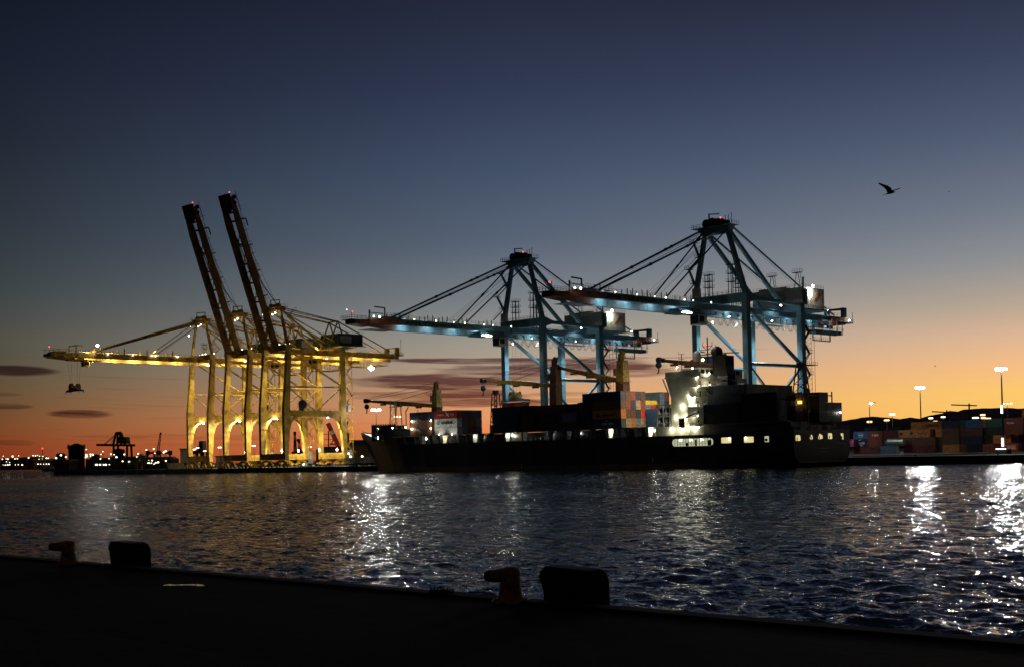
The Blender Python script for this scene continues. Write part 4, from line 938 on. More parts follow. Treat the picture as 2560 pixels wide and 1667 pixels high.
# cargo deck: hatch coamings, pillars, passage
m = MB(); m.box(-398, -262, SY0+2.6, SY1-2.6, 10.25, 13.1); m.build('hatch_coaming', HULL, ship)
m = MB(); m.box(-246, -215, SY0+2.6, SY1-2.6, 10.25, 13.3); m.build('hatch_coaming', HULL, ship)
PIL = [(-384,0),(-378,0),(-374.5,1),(-370.5,1),(-367.2,1),(-363,1),(-358,1),(-354.5,1),(-350,0),(-346.5,0),(-343,0),(-338,0),(-330,0),(-321.5,0),(-309,0),(-301,0),(-296.8,0),(-290,0),(-283,1),(-279.5,1),(-276.5,1),(-271,1),(-266.5,1)]
for (x, k) in PIL:
    m = MB(); w0 = .55 if k else .3
    m.hexa([(x-w0,SY0+.4,10.3),(x+w0,SY0+.4,10.3),(x+w0,SY0+2.0,10.3),(x-w0,SY0+2.0,10.3)], [(x-w0*1.5,SY0+.1,13.2),(x+w0*1.5,SY0+.1,13.2),(x+w0*1.5,SY0+2.4,13.2),(x-w0*1.5,SY0+2.4,13.2)])
    m.build('container_pillar', CREAM if k else GALV, ship)
m = MB(); m.box(-391, -262.5, SY0+.05, SY0+2.6, 13.2, 13.42); m.box(-246,-215,SY0+.05,SY0+2.6,13.3,13.5); m.build('container_ledge', GALV, ship)
# lamps along the passage deck
def ship_lamp(p, e=260, r=.3, c=(1,.86,.55), aim=None, m_=None):
    o = MB().ball(p, r, 8, 5).build('deck_lamp', m_ or L_WB, ship)
    if e: lamp('POINT', Vector(p)+Vector((0,-.5,-.3)), e, c, .2, parent=o)
    return o
def sl(x, y, e=260, p=SY0+.6, r=.3, c=(1,.86,.55), m_=None):
    q = onY(x, y, p); return ship_lamp(q, e, r, c, None, m_)
for (x, y) in ((1064.9,1095.6),(1133,1093.2),(1203.6,1090.2),(1281,1087.3),(1375,1083.8),(1449,1082),(1540,1078),(1635,1075)): sl(x, y, 420, SY0+2.2, .34)
for (x, y) in ((984.5,1100),(947,1070),(944,1094)): sl(x, y, 220, SC-9, .3)
for (x, y, e_) in ((981,1069,120),(1014,1067,120),(1029,1052,120),(1029,1071.5,120),(1077,1050.5,150),(1077,1069.5,150)): sl(x, y, e_, SY0-.1, .2)
for (x, y) in ((1098,1085),(1130,1085)):  # uplights added outboard to brighten the red and white stack
    q = onY(x, y, SY0-.6); o = MB().ball(q, .16, 8, 5).build('deck_lamp', L_W, ship); lamp('SPOT', q+Vector((0,-2.2,-.6)), 420, (1,.95,.8), .25, (0,.55,1), 120, o)
# forecastle gear
def blk(name, mat_, *bx):
    m = MB()
    for b in bx: m.box(*b)
    return m.build(name, mat_, ship)
m = MB()
BXW = onY(931, 1070, SC-9).x; ztb = onY(931, 1062, SC-9).z
m.hexa([(BXW,SC-9.2,12.5),(BXW,SC+8,12.5),(BXW+.4,SC+8,12.5),(BXW+.4,SC-9.2,12.5)], [(BXW-.1,SC-9.2,ztb),(BXW-.1,SC+8,ztb),(BXW+.3,SC+8,ztb),(BXW+.3,SC-9.2,ztb)])
m.box(BXW, BXW+14, SC-9.2, SC-9.0, 15.2, ztb-.2)
for k in range(14): m.box(BXW+k*1.05, BXW+.22+k*1.05, SC-9.5, SC-9.2, 12.0, ztb+.3)
m.build('breakwater', HULL, ship)
m = MB()
for (x0, x1, y0, z0, z1) in ((-402,-396,SC-10,12,16.5),(-394,-388,SC-10.5,11,15.5)): m.box(x0,x1,y0,y0+18,z0,z1)
m.build('deck_house', HULL, ship)
q = onY(1005, 1085, SC); fm = q
m = MB()
x0 = onY(990, 1060, SC).x
for sx in (-2.2, 2.2):
    for sy in (-1.5, 1.5): m.beam((x0+sx,SC+sy,14),(x0+sx*.55,SC+sy,28.3 if sx < 0 else 27.5),.3)
for z in (17,19.5,22,24.5,27): m.beam((x0-1.9,SC-1.2,z),(x0+1.9,SC-1.2,z),.18); m.beam((x0-1.8,SC-1.2,z-2.4),(x0+1.8,SC-1.2,z),.14)
m.box(x0-2.4,x0+2.4,SC-1.5,SC+1.5,25.6,25.8); m.build('fore_mast', CREAM, ship)
m = MB(); xx = onY(1015, 1040, SC).x; m.beam((xx,SC,14),(xx,SC,24),.28); m.beam((xx,SC,23.5),(xx+1.5,SC,25.3),.3); xx = onY(1045,1040,SC).x
m.beam((xx,SC,13),(xx,SC,24),.22); m.beam((xx+2,SC,13),(xx+2,SC,20),.2); m.build('deck_post', CREAM, ship)
m = MB(); P0 = onY(1150,1020,SC)
for (x, y0, y1, W) in ((1240,975,1038,9),(2003,906,975,11)):
    m = MB(); a0 = onY(x-W*.62, y1, SC); a1 = onY(x+W*.62, y1, SC); top = onY(x, y0, SC).z; bz = 13.5 if x < 2000 else 12; w0 = 2.0 if x < 2000 else 3.2; w1 = 1.2; xc = (a0.x+a1.x)/2
    for sx in (-1, 1):
        for sy in (-1, 1): m.beam((xc+sx*w0,SC+sy*w0*.6,bz),(xc+sx*w1,SC+sy*w1*.6,top-1.4),.28)
    n = 7
    for k in range(n+1):
        u = k/n; ww = w0+(w1-w0)*u; z = bz+(top-1.4-bz)*u; m.beam((xc-ww,SC-ww*.6,z),(xc+ww,SC-ww*.6,z),.18)
        if k < n: u2 = (k+1)/n; w2 = w0+(w1-w0)*u2; z2 = bz+(top-1.4-bz)*u2; m.beam((xc-ww,SC-ww*.6,z),(xc+w2,SC-w2*.6,z2),.16); m.beam((xc+ww,SC+ww*.6,z),(xc-w2,SC+w2*.6,z2),.16)
    for sx in (-.8, .8): m.box(xc+sx-.4, xc+sx+.4, SC-.5, SC+.5, top-1.5, top)
    m.build('lattice_mast', RUST, ship)

# deck cranes
def deck_crane(px, pbot, pslew, ptop, pivot, tip, hookp, mats, pw=1.5, p=345.0, cab=True, base_mat=RUST):
    """px: photo x of the post; heights from photo rows; the crane stands in the plane y = p"""
    X = onY(px[0], px[1], p).x; zs = onY(px[0], pslew, p).z; zt = onY(px[0], ptop, p).z
    m = MB(); m.hexa([(X-pw*1.15,p-pw*1.1,10.4),(X+pw*1.15,p-pw*1.1,10.4),(X+pw*1.15,p+pw*1.1,10.4),(X-pw*1.15,p+pw*1.1,10.4)], [(X-pw,p-pw,zs),(X+pw,p-pw,zs),(X+pw,p+pw,zs),(X-pw,p+pw,zs)])
    m.tube((X,p,zs-.5),(X,p,zs+.2),pw*1.35,20)
    root = m.build('deck_crane', base_mat, ship)
    m = MB(); m.hexa([(X-pw*.9,p-pw,zs+.2),(X+pw*1.05,p-pw,zs+.2),(X+pw*1.05,p+pw,zs+.2),(X-pw*.9,p+pw,zs+.2)], [(X-pw*.75,p-pw*.8,zt-3.2),(X+pw*.85,p-pw*.8,zt-3.2),(X+pw*.85,p+pw*.8,zt-3.2),(X-pw*.75,p+pw*.8,zt-3.2)])
    m.box(X-pw*.7, X-pw*.2, p-.7, p+.7, zt-3.2, zt-.8); m.beam((X,p-.6,zt-3.2),(X+.3,p-.6,zt),.5); m.beam((X,p+.6,zt-3.2),(X+.3,p+.6,zt),.5); m.tube((X+.2,p-.8,zt-.5),(X+.2,p+.8,zt-.5),.55,10)
    if cab:
        m.box(X-pw*1.6, X-pw*.9, p-pw*.9, p-pw*.1, zs+2.4, zs+4.6)
    m.box(X-pw*1.3, X+pw*1.3, p-pw*1.2, p+pw*1.2, zs+.1, zs+.35)
    for k in range(6): m.beam((X-pw*.95,p-pw*1.0,zs+1+k*.9),(X-pw*1.3,p-pw*1.05,zs+1.4+k*.9),.1)
    m.build('crane_housing', mats[0], root)
    A = onY(*pivot, p); T = onY(*tip, p); d = (T-A).normalized()
    m = MB(); mid = A.lerp(T, .45)
    m.beam(A, mid, 2.4, 1.3, 1.9, 1.75); m.beam(mid, T-d*1.5, 1.9, 1.75, .9, .8)
    for u in (.22, .5, .74): q = A.lerp(T, u); m.box(q.x-1.1, q.x+1.1, p-.7, p+.7, q.z-1.35, q.z-.7)
    m.build('jib', mats[1], root)
    m = MB(); m.tube(T-Vector((0,.7,0)), T+Vector((0,.7,0)), .95, 12); m.tube(T-d*1.8-Vector((0,.5,0)), T-d*1.8+Vector((0,.5,0)), .7, 10); m.build('jib_head', STEEL, root)
    m = MB()
    for sy in (-.7, .7):
        m.tube((X+.2,p+sy,zt-.4), T+Vector((0,sy,.7)), .05, 4); m.tube((X-.4,p+sy,zt-2.4), T+Vector((0,sy,.3)), .05, 4)
        m.tube((X-.5,p+sy*.6,zt-3.1), A.lerp(T,.55)+Vector((0,sy*.5,.8)), .05, 4)
    m.build('luffing_ropes', STEEL, root)
    Hk = onY(*hookp, p); m = MB(); m.ball(Hk, 1.05, 10, 7, 1.05); m.tube(Hk-Vector((0,0,.9)), Hk-Vector((0,0,2.4)), .22, 8); m.tube(Hk-Vector((0,0,2.4)), Hk-Vector((.6,0,2.7)), .2, 6); m.build('hook_block', STEEL, root)
    m = MB(); m.tube(Hk+Vector((-.7,0,.8)), T+Vector((-.7,0,0)), .05, 4); m.tube(Hk+Vector((.7,0,.8)), T+Vector((.7,0,0)), .05, 4); m.build('hook_rope', STEEL, root)
    return root
deck_crane((1092, 1000), 1018, 1018, 953, (1086, 1014), (915, 1001.5), (917, 1016), (YEL2, YEL2))
deck_crane((1389, 960), 1011, 966, 892, (1378, 963), (1207, 951), (1208, 970), (RUST, YEL2), 1.6)
c3 = deck_crane((1556, 940), 971, 955, 877, (1560, 954), (1392, 918), (1385, 932), (YEL2, YEL2), 1.7)
deck_crane((1813, 920), 950, 950, 889, (1795, 917), (1648, 899.5), (1646.5, 912), (STEEL, RUST), 2.1, 341.0, False, STEEL)
# big dark winch house of the crane beside the bridge
P = onY(1808, 905, 341)
m = MB(); m.box(P.x-2.6, P.x+2.4, 339, 343.4, P.z-4, onY(1808, 889, 341).z); 
for k in range(5): m.box(P.x-2.4+k*1.0, P.x-1.9+k*1.0, 339.2, 340, onY(1808,889,341).z, onY(1808,885,341).z)
m.beam((P.x-.5,341,P.z+3),(P.x-1.5,341,onY(1805,866,341).z),.25); m.beam((P.x,341,onY(1808,882,341).z),(P.x+6,341,onY(1833,882,341).z),.3)
m.hexa([(P.x-2,339,P.z-13),(P.x+3.4,339,P.z-13),(P.x+3.4,343,P.z-13),(P.x-2,343,P.z-13)], [(P.x-1,339,P.z-4),(P.x+3,339,P.z-4),(P.x+3,343,P.z-4),(P.x-1,343,P.z-4)])
m.build('winch_house', mat('winch_house_black', (.011,.010,.010), .7, spec=.2), ship)

# accommodation block
AX0, AX1 = -258.5, -249.0
ac = blk('accommodation', CREAM, (AX0, AX1-1.8, SY0+4.6, SY1-1.2, 10.3, 28.0), (-263.5, AX1-1.4, SY0+.9, SY1-1.2, 10.3, 13.2))
# near side tower that flares out into the bridge wing
m = MB()
m.hexa([(-256.8,SY0+.5,13),(-250.6,SY0+.5,13),(-250.6,SY0+4.6,13),(-256.8,SY0+4.6,13)], [(-256.8,SY0+.5,22),(-250.2,SY0+.5,22),(-250.2,SY0+4.6,22),(-256.8,SY0+4.6,22)])
m.hexa([(-256.8,SY0+.5,22),(-250.2,SY0+.5,22),(-250.2,SY0+4.6,22),(-256.8,SY0+4.6,22)], [(-258.4,SY0+.1,28),(-249.4,SY0+.1,28),(-249.4,SY0+4.6,28),(-258.4,SY0+4.6,28)])
m.box(-258.6, -249.2, SY0-.3, SY1+.4, 28.0, 28.3)
m.box(-258.4, -249.2, SY0-.1, SY0+5.4, 28.3, 30.0)
m.beam((-259.6,SY0+.2,28),(-257.4,SY0+.4,23),.3)
m.build('wing_tower', CREAM, ac)
m = MB(); m.box(-257.8, -250.2, SY0+7, SY1-.2, 28.3, 31.2); m.build('bridge', CREAM, ac); br = ac.children[-1]
m = MB()
for k in range(9): m.box(-250.22+.0, -250.12, 328.3+5.4+k*2.3, 330.1+5.4+k*2.3, 29.4, 30.7)
m.box(-257.0,-250.9,SY0+6.92,SY0+7.0,29.4,30.7); m.build('bridge_windows', GLASS, br)
m = MB(); m.box(-249.6+0, -248.9, 351, SY1+.2, 26.6, 28.0); m.rail([(-249.2,345,28.3),(-249.2,SY1+.2,28.3)],1.1,1.3); m.build('bridge_rail', CREAM, br)
m = MB(); m.rail([(-258.3,SY0-.1,30),(-249.3,SY0-.1,30)],1.1,1.2); m.build('wing_rail', CREAM, br)
# stern side balconies, one per deck, with doors, stairs and lamps
m = MB()
for z in (13.2, 16.0, 19.0, 22.1, 25.2): m.box(AX1-2, AX1+.9, SY0+.9, SY0+15.5, z-.15, z); 
m.build('balcony', CREAM, ac)
m = MB()
for z in (13.2, 16.0, 19.0, 22.1, 25.2): m.rail([(AX1+.8, SY0+1, z), (AX1+.8, SY0+15.3, z)], 1.05, 1.2, .045)
m.build('balcony_rail', WHT, ac)
m = MB()
for i, z in enumerate((13.2, 16.0, 19.0, 22.1)):
    ya, yb = (SY0+10.5, SY0+6.8) if i % 2 else (SY0+6.8, SY0+10.5); m.beam((AX1-.2, ya, z), (AX1-.2, yb, z+3), .8, .12); m.beam((AX1-.6, ya, z+1), (AX1-.6, yb, z+4), .07); m.beam((AX1+.2, ya, z+1), (AX1+.2, yb, z+4), .07)
m.build('outside_stairs', GALV, ac)
k = 0
for z in (13.2, 16.0, 19.0, 22.1, 25.2):
    for y in ((SY0+4, SY0+9.4, SY0+13.3) if z < 20 else (SY0+7.2, SY0+12)):
        MB().box(AX1-1.82, AX1-1.74, y, y+.75, z+.05, z+1.9).build('door', [RUST, GALV, RED][k % 3], ac); k += 1
m = MB()
for z in (14.2, 17.2, 20.2, 23.2):
    for y in (SY0+2.5, SY0+6.0, SY0+15, SY0+18.5, SY0+22, SY0+25.5): MB().box(AX1-1.81, AX1-1.75, y, y+.6, z, z+.7).build('window', GLASS, ac)
for z in (14.5, 17.4): 
    for x in (-261.5, -258.8): MB().box(x, x+1.9, SY0+.84, SY0+.92, z, z+1.6).build('window', GLASS, ac)
m = MB()
for x in (-262.8, -260.2, -257.6): m.box(x-.18, x+.18, SY0+.7, SY0+1.1, 13.2, 20.0)
for z in (16.3, 19.8): m.box(-262.9, -257.4, SY0+.6, SY0+3, z, z+.25)
m.rail([(-262.8,SY0+.7,16.5),(-257.5,SY0+.7,16.5)],1.1,1.3); m.build('side_gallery', CREAM, ac)
# provision davit
m = MB(); q0 = onX(1704, 1048, AX1+1.2); q1 = onX(1740, 1031, AX1+1.2); m.beam(q0, q1, .35); m.box(q0.x-.6,q0.x+.6,q0.y-.6,q0.y+.6,q0.z-2.5,q0.z+.3); m.build('davit', RUST, ac)
m = MB(); m.box(AX1-1.2, AX1+1, SY0+9.2, SY0+13.5, 19.2, 20.6); m.hexa([(AX1-1.2,SY0+9,20.6),(AX1+1,SY0+9,20.6),(AX1+1,SY0+13.7,20.6),(AX1-1.2,SY0+13.7,20.6)],[(AX1-.8,SY0+9.6,21.4),(AX1+.6,SY0+9.6,21.4),(AX1+.6,SY0+13,21.4),(AX1-.8,SY0+13,21.4)]); m.build('lifeboat', RUST, ac)
for (x, y, e) in ((1745,941,900),(1748,965,900),(1774,961,500),(1773,933,400),(1693,918,350),(1731,920,350),(1737,992,800),(1722,989,350),(1740,1012,700),(1706,1014,700),(1712,1042,900),(1744,1039,900),(1689,1041,350),(1701,1070,900),(1723,1067,900),(1747,1067,900),(1677,1073,500)):
    q = onX(x, y, AX1-.3)
    if q.y < SY0+1.2: q = onY(x, y, SY0+.3)
    ship_lamp(q, e*.28, .15, (1,.90,.62))
FX = onY(1777, 897, 346.5).x; m = MB(); m.box(FX-3, FX+2.2, 345.2, 350.5, 29, onY(1777,889,345.2).z); m.build('funnel', mat('funnel_blue', (.06,.10,.2), .5), ship); fu = ship.children[-1]
zz = onY(1777,889,345.2).z-.6; m = MB(); m.box(FX+2.2,FX+2.26,346.2,346.7,zz-2.4,zz); m.box(FX+2.2,FX+2.26,346.7,348.0,zz-.5,zz); m.box(FX+2.2,FX+2.26,346.7,347.7,zz-1.5,zz-1.1); m.build('emblem', WHT, fu)
ship_lamp(onY(1757, 899, 333), 60, .4, (1,.75,.35), None, L_Y)
q = onY(1769, 885, 341)
m = MB(); X = q.x
m.beam((X,341,31.5),(X,341,onY(1769,843,341).z),.28); 
for (dz, w) in ((34.6,3.0),(35.8,4.2),(37.2,3.2),(38.3,1.8)): m.beam((X-w,341,dz),(X+w,341,dz),.16); m.beam((X,341,dz-1.3),(X+w,341,dz),.12); m.beam((X,341,dz-1.3),(X-w,341,dz),.12); m.beam((X-w,341,dz),(X-w,341,dz+1.2),.14); m.beam((X+w,341,dz),(X+w,341,dz+1.3),.14)
m.box(X-2.4,X+2.4,340,342,35.6,35.75); m.beam((X-3.6,340.6,36.4),(X-1,340.6,36.6),.3)
m.build('radar_mast', STEEL, ship)
q = onY(1792, 880, 341); m = MB(); m.ball(q, 1.9, 14, 9); m.beam(q-Vector((0,0,4)), q, .4); m.build('satellite_dome', STEEL, ship)
q = onY(1742, 893, 341); m = MB(); m.ball(q, 1.4, 12, 8, 1.5); m.build('satellite_dome', mat('dome_pink', (.45,.36,.33), .6), ship)
q = onY(1733, 897, 341); m = MB(); m.add([q, q+Vector((-1.2,0,-.3)), q+Vector((-1.5,.1,-1.8)), q+Vector((.1,0,-1.6))], [(0,1,2,3)]); m.beam(q+Vector((.1,0,-2.4)), q+Vector((.1,0,.6)), .1); m.build('flag', RED, ship)
for yy in (SY0+3, SY0+8, SY0+14):    # floodlights added under the bridge front to light the stack ends
    o = MB().box(-259.6, -259.2, yy-.3, yy+.3, 27.0, 27.5).build('floodlight', L_W, ship); lamp('SPOT', (-259.9, yy, 27.0), 6500, (1,.82,.50), .3, (-1,-.05,-.42), 95, o)
q = onY(1704, 905, SY0+3); m = MB(); m.beam((q.x,SY0+3,30),(q.x,SY0+3,onY(1704,884,SY0+3).z),.18)
for dz in (.9, 2.4): m.beam((q.x-1.1,SY0+3,33+dz),(q.x+1.1,SY0+3,33+dz),.12); m.beam((q.x-1,SY0+3,33+dz),(q.x-1,SY0+3,33.8+dz),.1)
m.build('aerial', STEEL, ship)
MB().ball(onY(1762.5, 861.5, 341), .35).build('warning_light', L_R, ship)
# orange lit gear on the stern deck
m = MB()
for (x, y, z1) in ((-219,336.3,21.5),(-219,340.9,22.3),(-213.8,336.3,21.0),(-213.8,349.4,22.2)): m.beam((x,y,10.8),(x,y,z1),.3)
m.beam((-219,336.3,21.4),(-219,340.9,22),.3); m.beam((-219,340.9,22),(-213.8,349,14),.3); m.beam((-219,336.3,20),(-214,343,13),.28); m.beam((-216,337,10.8),(-216,341,17),.3); m.beam((-216,341,10.8),(-216,338,17),.3)
for z in (13.2, 16.5, 19.6): m.rail([(-218.9,336.4,z),(-218.9,341,z)],1,1.2); m.box(-219.4,-217.4,336.2,341.2,z-.1,z)
m.beam((-213.8,336.3,21.0),(-213.8,349.4,21.0),.3);
OBS = mat('orange_brown_steel', (.30,.14,.05), .6); m.build('stern_gantry', OBS, ship)
for y in (330,332.4,338.5,346,352): MB().tube((-214.6,y,10.8),(-214.6,y,11.8),.35,10).build('deck_bollard', OBS, ship)
for (y0,y1,z1) in ((342.6,345,13.6),(347.5,349.8,12.9)): m = MB(); m.box(-216.8,-214.8,y0,y1,10.8,z1-1); m.tube((-215.8,y0,z1-.9),(-215.8,y1,z1-.9),.9,12); m.build('mooring_winch', OBS, ship)
for (x, y, e) in ((1986,1001,260),(2041,1062.5,600),(1976,1062,160),(2024,1056,200)): sl(x, y, e, 341 if x < 2030 else 345, .33 if e > 500 else .2, (1,.62,.25), L_Y)
sl(2100.5, 1030.5, 25, 352, .22)
MB().box(-218,-216.8,337.4,337.9,18.6,19.5).build('lit_panel', glow('amber_panel', (1,.6,.08), 2, 'NONE'), ship)
# a thin discharge jet and mooring lines
m = MB(); a = Vector((-422, SC-4, 14.2))
def line(p, q, sag=1.5, r=.06):
    p, q = Vector(p), Vector(q); pts = [p.lerp(q, k/10)-Vector((0,0,sag*4*(k/10)*(1-k/10))) for k in range(11)]; return pts
for (p, q) in (((-424,SC-1.5,15.0),(-444,357.6,2.9)),((-422,SC+3,14.6),(-440,357.6,2.9)),((-214,350,9),(-190,357.6,2.9)),((-214,344,8.4),(-178,357.6,2.9))): m.path(line(p, q), .07, 4)
tag(m.build('mooring_lines', GALV, ship), 'slack mooring lines from bow and stern')

# ------------------------------------------------------------------ containers
CCOL = {'dark navy': (.02,.035,.07), 'blue': (.05,.12,.26), 'brown': (.13,.055,.03), 'rust red': (.26,.055,.03), 'bright red': (.52,.05,.03), 'orange': (.52,.19,.04), 'pale grey': (.45,.46,.44), 'white': (.78,.78,.72), 'dark green': (.03,.08,.06), 'black': (.02,.02,.022), 'grey blue': (.14,.22,.29), 'magenta': (.55,.06,.20), 'tan': (.42,.30,.18), 'yellow': (.65,.45,.04), 'dark red': (.14,.03,.025), 'teal': (.05,.16,.17)}
CM = {k: mat('container_'+k.replace(' ', '_'), v, .5, var=.3, scale=1.2) for k, v in CCOL.items()}
LBAR = mat('locking_bar_steel', (.13,.12,.11), .5, metal=.2)
CPROTO = {}
def container_mesh(L, Hc):
    k = (L, Hc)
    if k in CPROTO: return CPROTO[k]
    W = 2.44; m = MB(); n = int(L/.6)
    for (x0, x1) in ((0, .16), (L-.16, L)):
        for (y0, y1) in ((0, .16), (W-.16, W)): m.box(x0, x1, y0, y1, 0, Hc)
    m.box(.16, L-.16, 0, .12, 0, .16); m.box(.16, L-.16, W-.12, W, 0, .16); m.box(.16, L-.16, 0, .12, Hc-.12, Hc); m.box(.16, L-.16, W-.12, W, Hc-.12, Hc)
    for x in (0, L-.12): m.box(x, x+.12, .16, W-.16, 0, .15); m.box(x, x+.12, .16, W-.16, Hc-.13, Hc)
    # corrugated sides
    vs = []; y = .03
    xs = [.16+i*(L-.32)/(n*2) for i in range(n*2+1)]
    for side in (0, 1):
        o = []
        for i, x in enumerate(xs):
            d_ = (.03 if (i//1) % 2 else .075); yy = d_ if side == 0 else W-d_
            o += [(x, yy, .16), (x, yy, Hc-.12)]
        m.add(o, [(2*i, 2*i+2, 2*i+3, 2*i+1) for i in range(len(xs)-1)])
    m.box(.1, L-.1, .1, W-.1, .1, Hc-.03)
    b1 = m
    d = MB()      # doors at the +X end: two leaves with locking bars
    X = L-.1
    for (y0, y1) in ((.17, W/2-.015), (W/2+.015, W-.17)):
        d.box(X, X+.05, y0, y1, .16, Hc-.14)
    d2 = MB()
    for y in (.42, .9, W-.9, W-.42): d2.box(X+.06, X+.11, y-.03, y+.03, .1, Hc-.08)
    for y in (.42, .9, W-.9, W-.42): d2.box(X+.05, X+.12, y-.12, y+.12, Hc*.38, Hc*.42)
    for zz in (.75, Hc-.75): d2.box(X+.05, X+.08, .2, W-.2, zz-.05, zz+.05)
    CPROTO[k] = (b1, d, d2); return CPROTO[k]
CMESH = {}
def mesh_of(mb, name, mt):
    me = bpy.data.meshes.new(name); me.from_pydata([tuple(v) for v in mb.v], [], mb.f); me.materials.append(mt); me.update(); return me
def container(colr, x, y, z, L=12.19, Hc=2.9, label='', group='', doors=True, detail=True):
    """x,y,z = low corner towards -X,-Y"""
    key = (colr, L, Hc)
    if key not in CMESH:
        b1, d, d2 = container_mesh(L, Hc)
        CMESH[key] = (mesh_of(b1, 'container_walls', CM[colr]), mesh_of(d, 'container_doors', CM[colr]), mesh_of(d2, 'locking_bars', LBAR))
    me = CMESH[key]
    t = bpy.data.objects.new('shipping_container', None); COL.objects.link(t); t.location = (x, y, z); t.empty_display_size = .3
    tag(t, label, 'container', group)
    for nm, q in (('body', me[0]), ('doors', me[1])):
        if nm == 'doors' and not doors: continue
        o = bpy.data.objects.new(nm, q); COL.objects.link(o); o.parent = t
        if nm == 'doors': p = bpy.data.objects.new('locking_bars', me[2]); COL.objects.link(p); p.parent = o
    return t
TIER = ['bottom tier', 'second tier', 'third tier', 'fourth tier', 'fifth tier']
ROW = ['outermost row', 'second row inboard', 'third row inboard', 'fourth row inboard', 'fifth row inboard', 'sixth row inboard', 'seventh row inboard', 'eighth row inboard', 'ninth row inboard', 'tenth row inboard', 'eleventh row inboard', 'row nearest quay']
GS = 'containers stacked on the ship deck'
darks = ['dark navy', 'black', 'brown', 'dark green', 'dark red', 'grey blue', 'dark navy', 'black']
def bay(x0, L, z0, place, rows, heights, colf, doorrows=None):
    out = {}
    for r in rows:
        y = SY0+.12+r*2.5 if r < 40 else 0
        n = heights(r) if callable(heights) else heights
        for k in range(n):
            c = colf(r, k); xx = x0
            out[(r, k)] = container(c, xx, y, z0+k*2.93+.04, L, 2.88, '%s container, %s, %s, %s' % (c, TIER[k], ROW[r], place), GS)
    return out
Z0 = 13.45
rc = random.Random(3)
def rnd(pal): return lambda r, k: rc.choice(pal)
# bay 1 (foremost)
def c1(r, k): return 'dark navy' if k == 2 and r == 0 else rc.choice(['brown', 'rust red', 'dark red', 'brown'])
b1 = bay(-380.6, 13.7-1.51, Z0, 'foremost bay on ship', [0, 1, 2], 3, lambda r, k: 'dark navy' if k == 2 else ('brown' if k < 2 and r == 0 else rc.choice(darks)))
text('YANG MING', mat('faded_lettering', (.12,.12,.13), .6), (-374.5, SY0+.10, Z0+3*2.93-1.5), (1,0,0), (0,0,1), .7, 4.0, .03, b1[(0,2)])
# bay 2: red, white, grey and dark
def c2(r, k):
    if r == 0: return ['pale grey', 'white', 'bright red'][k]
    return rc.choice(['brown', 'dark green', 'brown', 'dark navy', 'rust red', 'teal'])
b2 = bay(-366.6, 12.19, Z0, 'red and white stack near bow', [0, 1, 2, 3, 4], 3, c2)
WTX = mat('white_lettering', (.75,.75,.72), .6); DTX = mat('dark_lettering', (.02,.025,.04), .6)
fx = -366.6
text('HAMBURG', WTX, (fx+3.4, SY0+.10, Z0+2*2.93+1.45), (1,0,0), (0,0,1), .62, 3.6, .03, b2[(0,2)])
text('SÜD', WTX, (fx+9.6, SY0+.10, Z0+2*2.93+1.5), (1,0,0), (0,0,1), .75, 1.9, .03, b2[(0,2)])
m = MB(); zc = Z0+2*2.93+1.5; yy = SY0+.08
m.prism([(fx+5.9,yy,zc+.95),(fx+6.5,yy,zc+.95),(fx+8.2,yy,zc-.8),(fx+7.5,yy,zc-.85)], (0,-.03,0)); m.prism([(fx+5.9,yy,zc-.8),(fx+6.8,yy,zc-.1),(fx+8.3,yy,zc+.15),(fx+7.6,yy,zc+.35),(fx+6.6,yy,zc+.15)], (0,-.035,0))
m.build('emblem', WTX, b2[(0,2)])
text('MAERSK', DTX, (fx+7.1, SY0+.10, Z0+2.93+1.45), (1,0,0), (0,0,1), 1.05, 6.6, .03, b2[(0,1)], bold=True)
m = MB(); m.box(fx+1.5, fx+2.9, SY0+.06, SY0+.10, Z0+2.93+.8, Z0+2.93+2.1); m.build('emblem_square', mat('sky_blue_sign', (.16,.42,.55), .5), b2[(0,1)])
m = MB()
for k in range(7):
    a = R(90+k*360/7); a1 = a+R(14); a2 = a-R(14); m.add([(fx+2.2+.5*math.cos(a), SY0+.05, Z0+2.93+1.45+.5*math.sin(a)), (fx+2.2+.17*math.cos(a1), SY0+.05, Z0+2.93+1.45+.17*math.sin(a1)), (fx+2.2, SY0+.05, Z0+2.93+1.45), (fx+2.2+.17*math.cos(a2), SY0+.05, Z0+2.93+1.45+.17*math.sin(a2))], [(0,1,2,3)])
m.build('emblem_star', WTX, b2[(0,1)])
# containers seen end-on in the open gap
b2b = bay(-348.0, 6.06, Z0, 'gap behind red and white stack', [5, 6, 7], lambda r: 2, lambda r, k: ['grey blue', 'rust red', 'blue'][(r+k) % 3])
b2c = bay(-342.6, 6.06, Z0, 'just before long dark block', [2, 3], lambda r: 1, lambda r, k: ['orange', 'grey blue'][(r+k) % 2])
# dark block amidships
b3 = bay(-336.2, 12.19, Z0, 'front of dark block amidships', [0, 1, 2, 3], 3, lambda r, k: 'dark navy' if r == 0 else rc.choice(darks))
b4 = bay(-322.0, 6.06, Z0, 'bay under second deck crane', [0, 1, 2], 3, rnd(darks))
b5 = bay(-315.0, 12.19, Z0-.25, 'middle of dark block amidships', [0, 1, 2, 3], 3, lambda r, k: 'black' if (r, k) != (0, 2) else 'dark red')
text('TRITON', mat('faded_lettering'  , (.12,.12,.13)), (-309, SY0+.10, Z0+2.93+1.0), (1,0,0), (0,0,1), .9, 5.2, .03, b5[(0,1)])
b6 = bay(-302.6, 6.06, Z0-.25, 'rear of dark block amidships', [0, 1, 2], 3, rnd(darks))
b7 = bay(-295.6, 6.06, Z0, 'bay before brightly lit stack', [0, 1, 2], lambda r: 3 if r == 0 else 4, rnd(['dark navy', 'black', 'dark navy']))
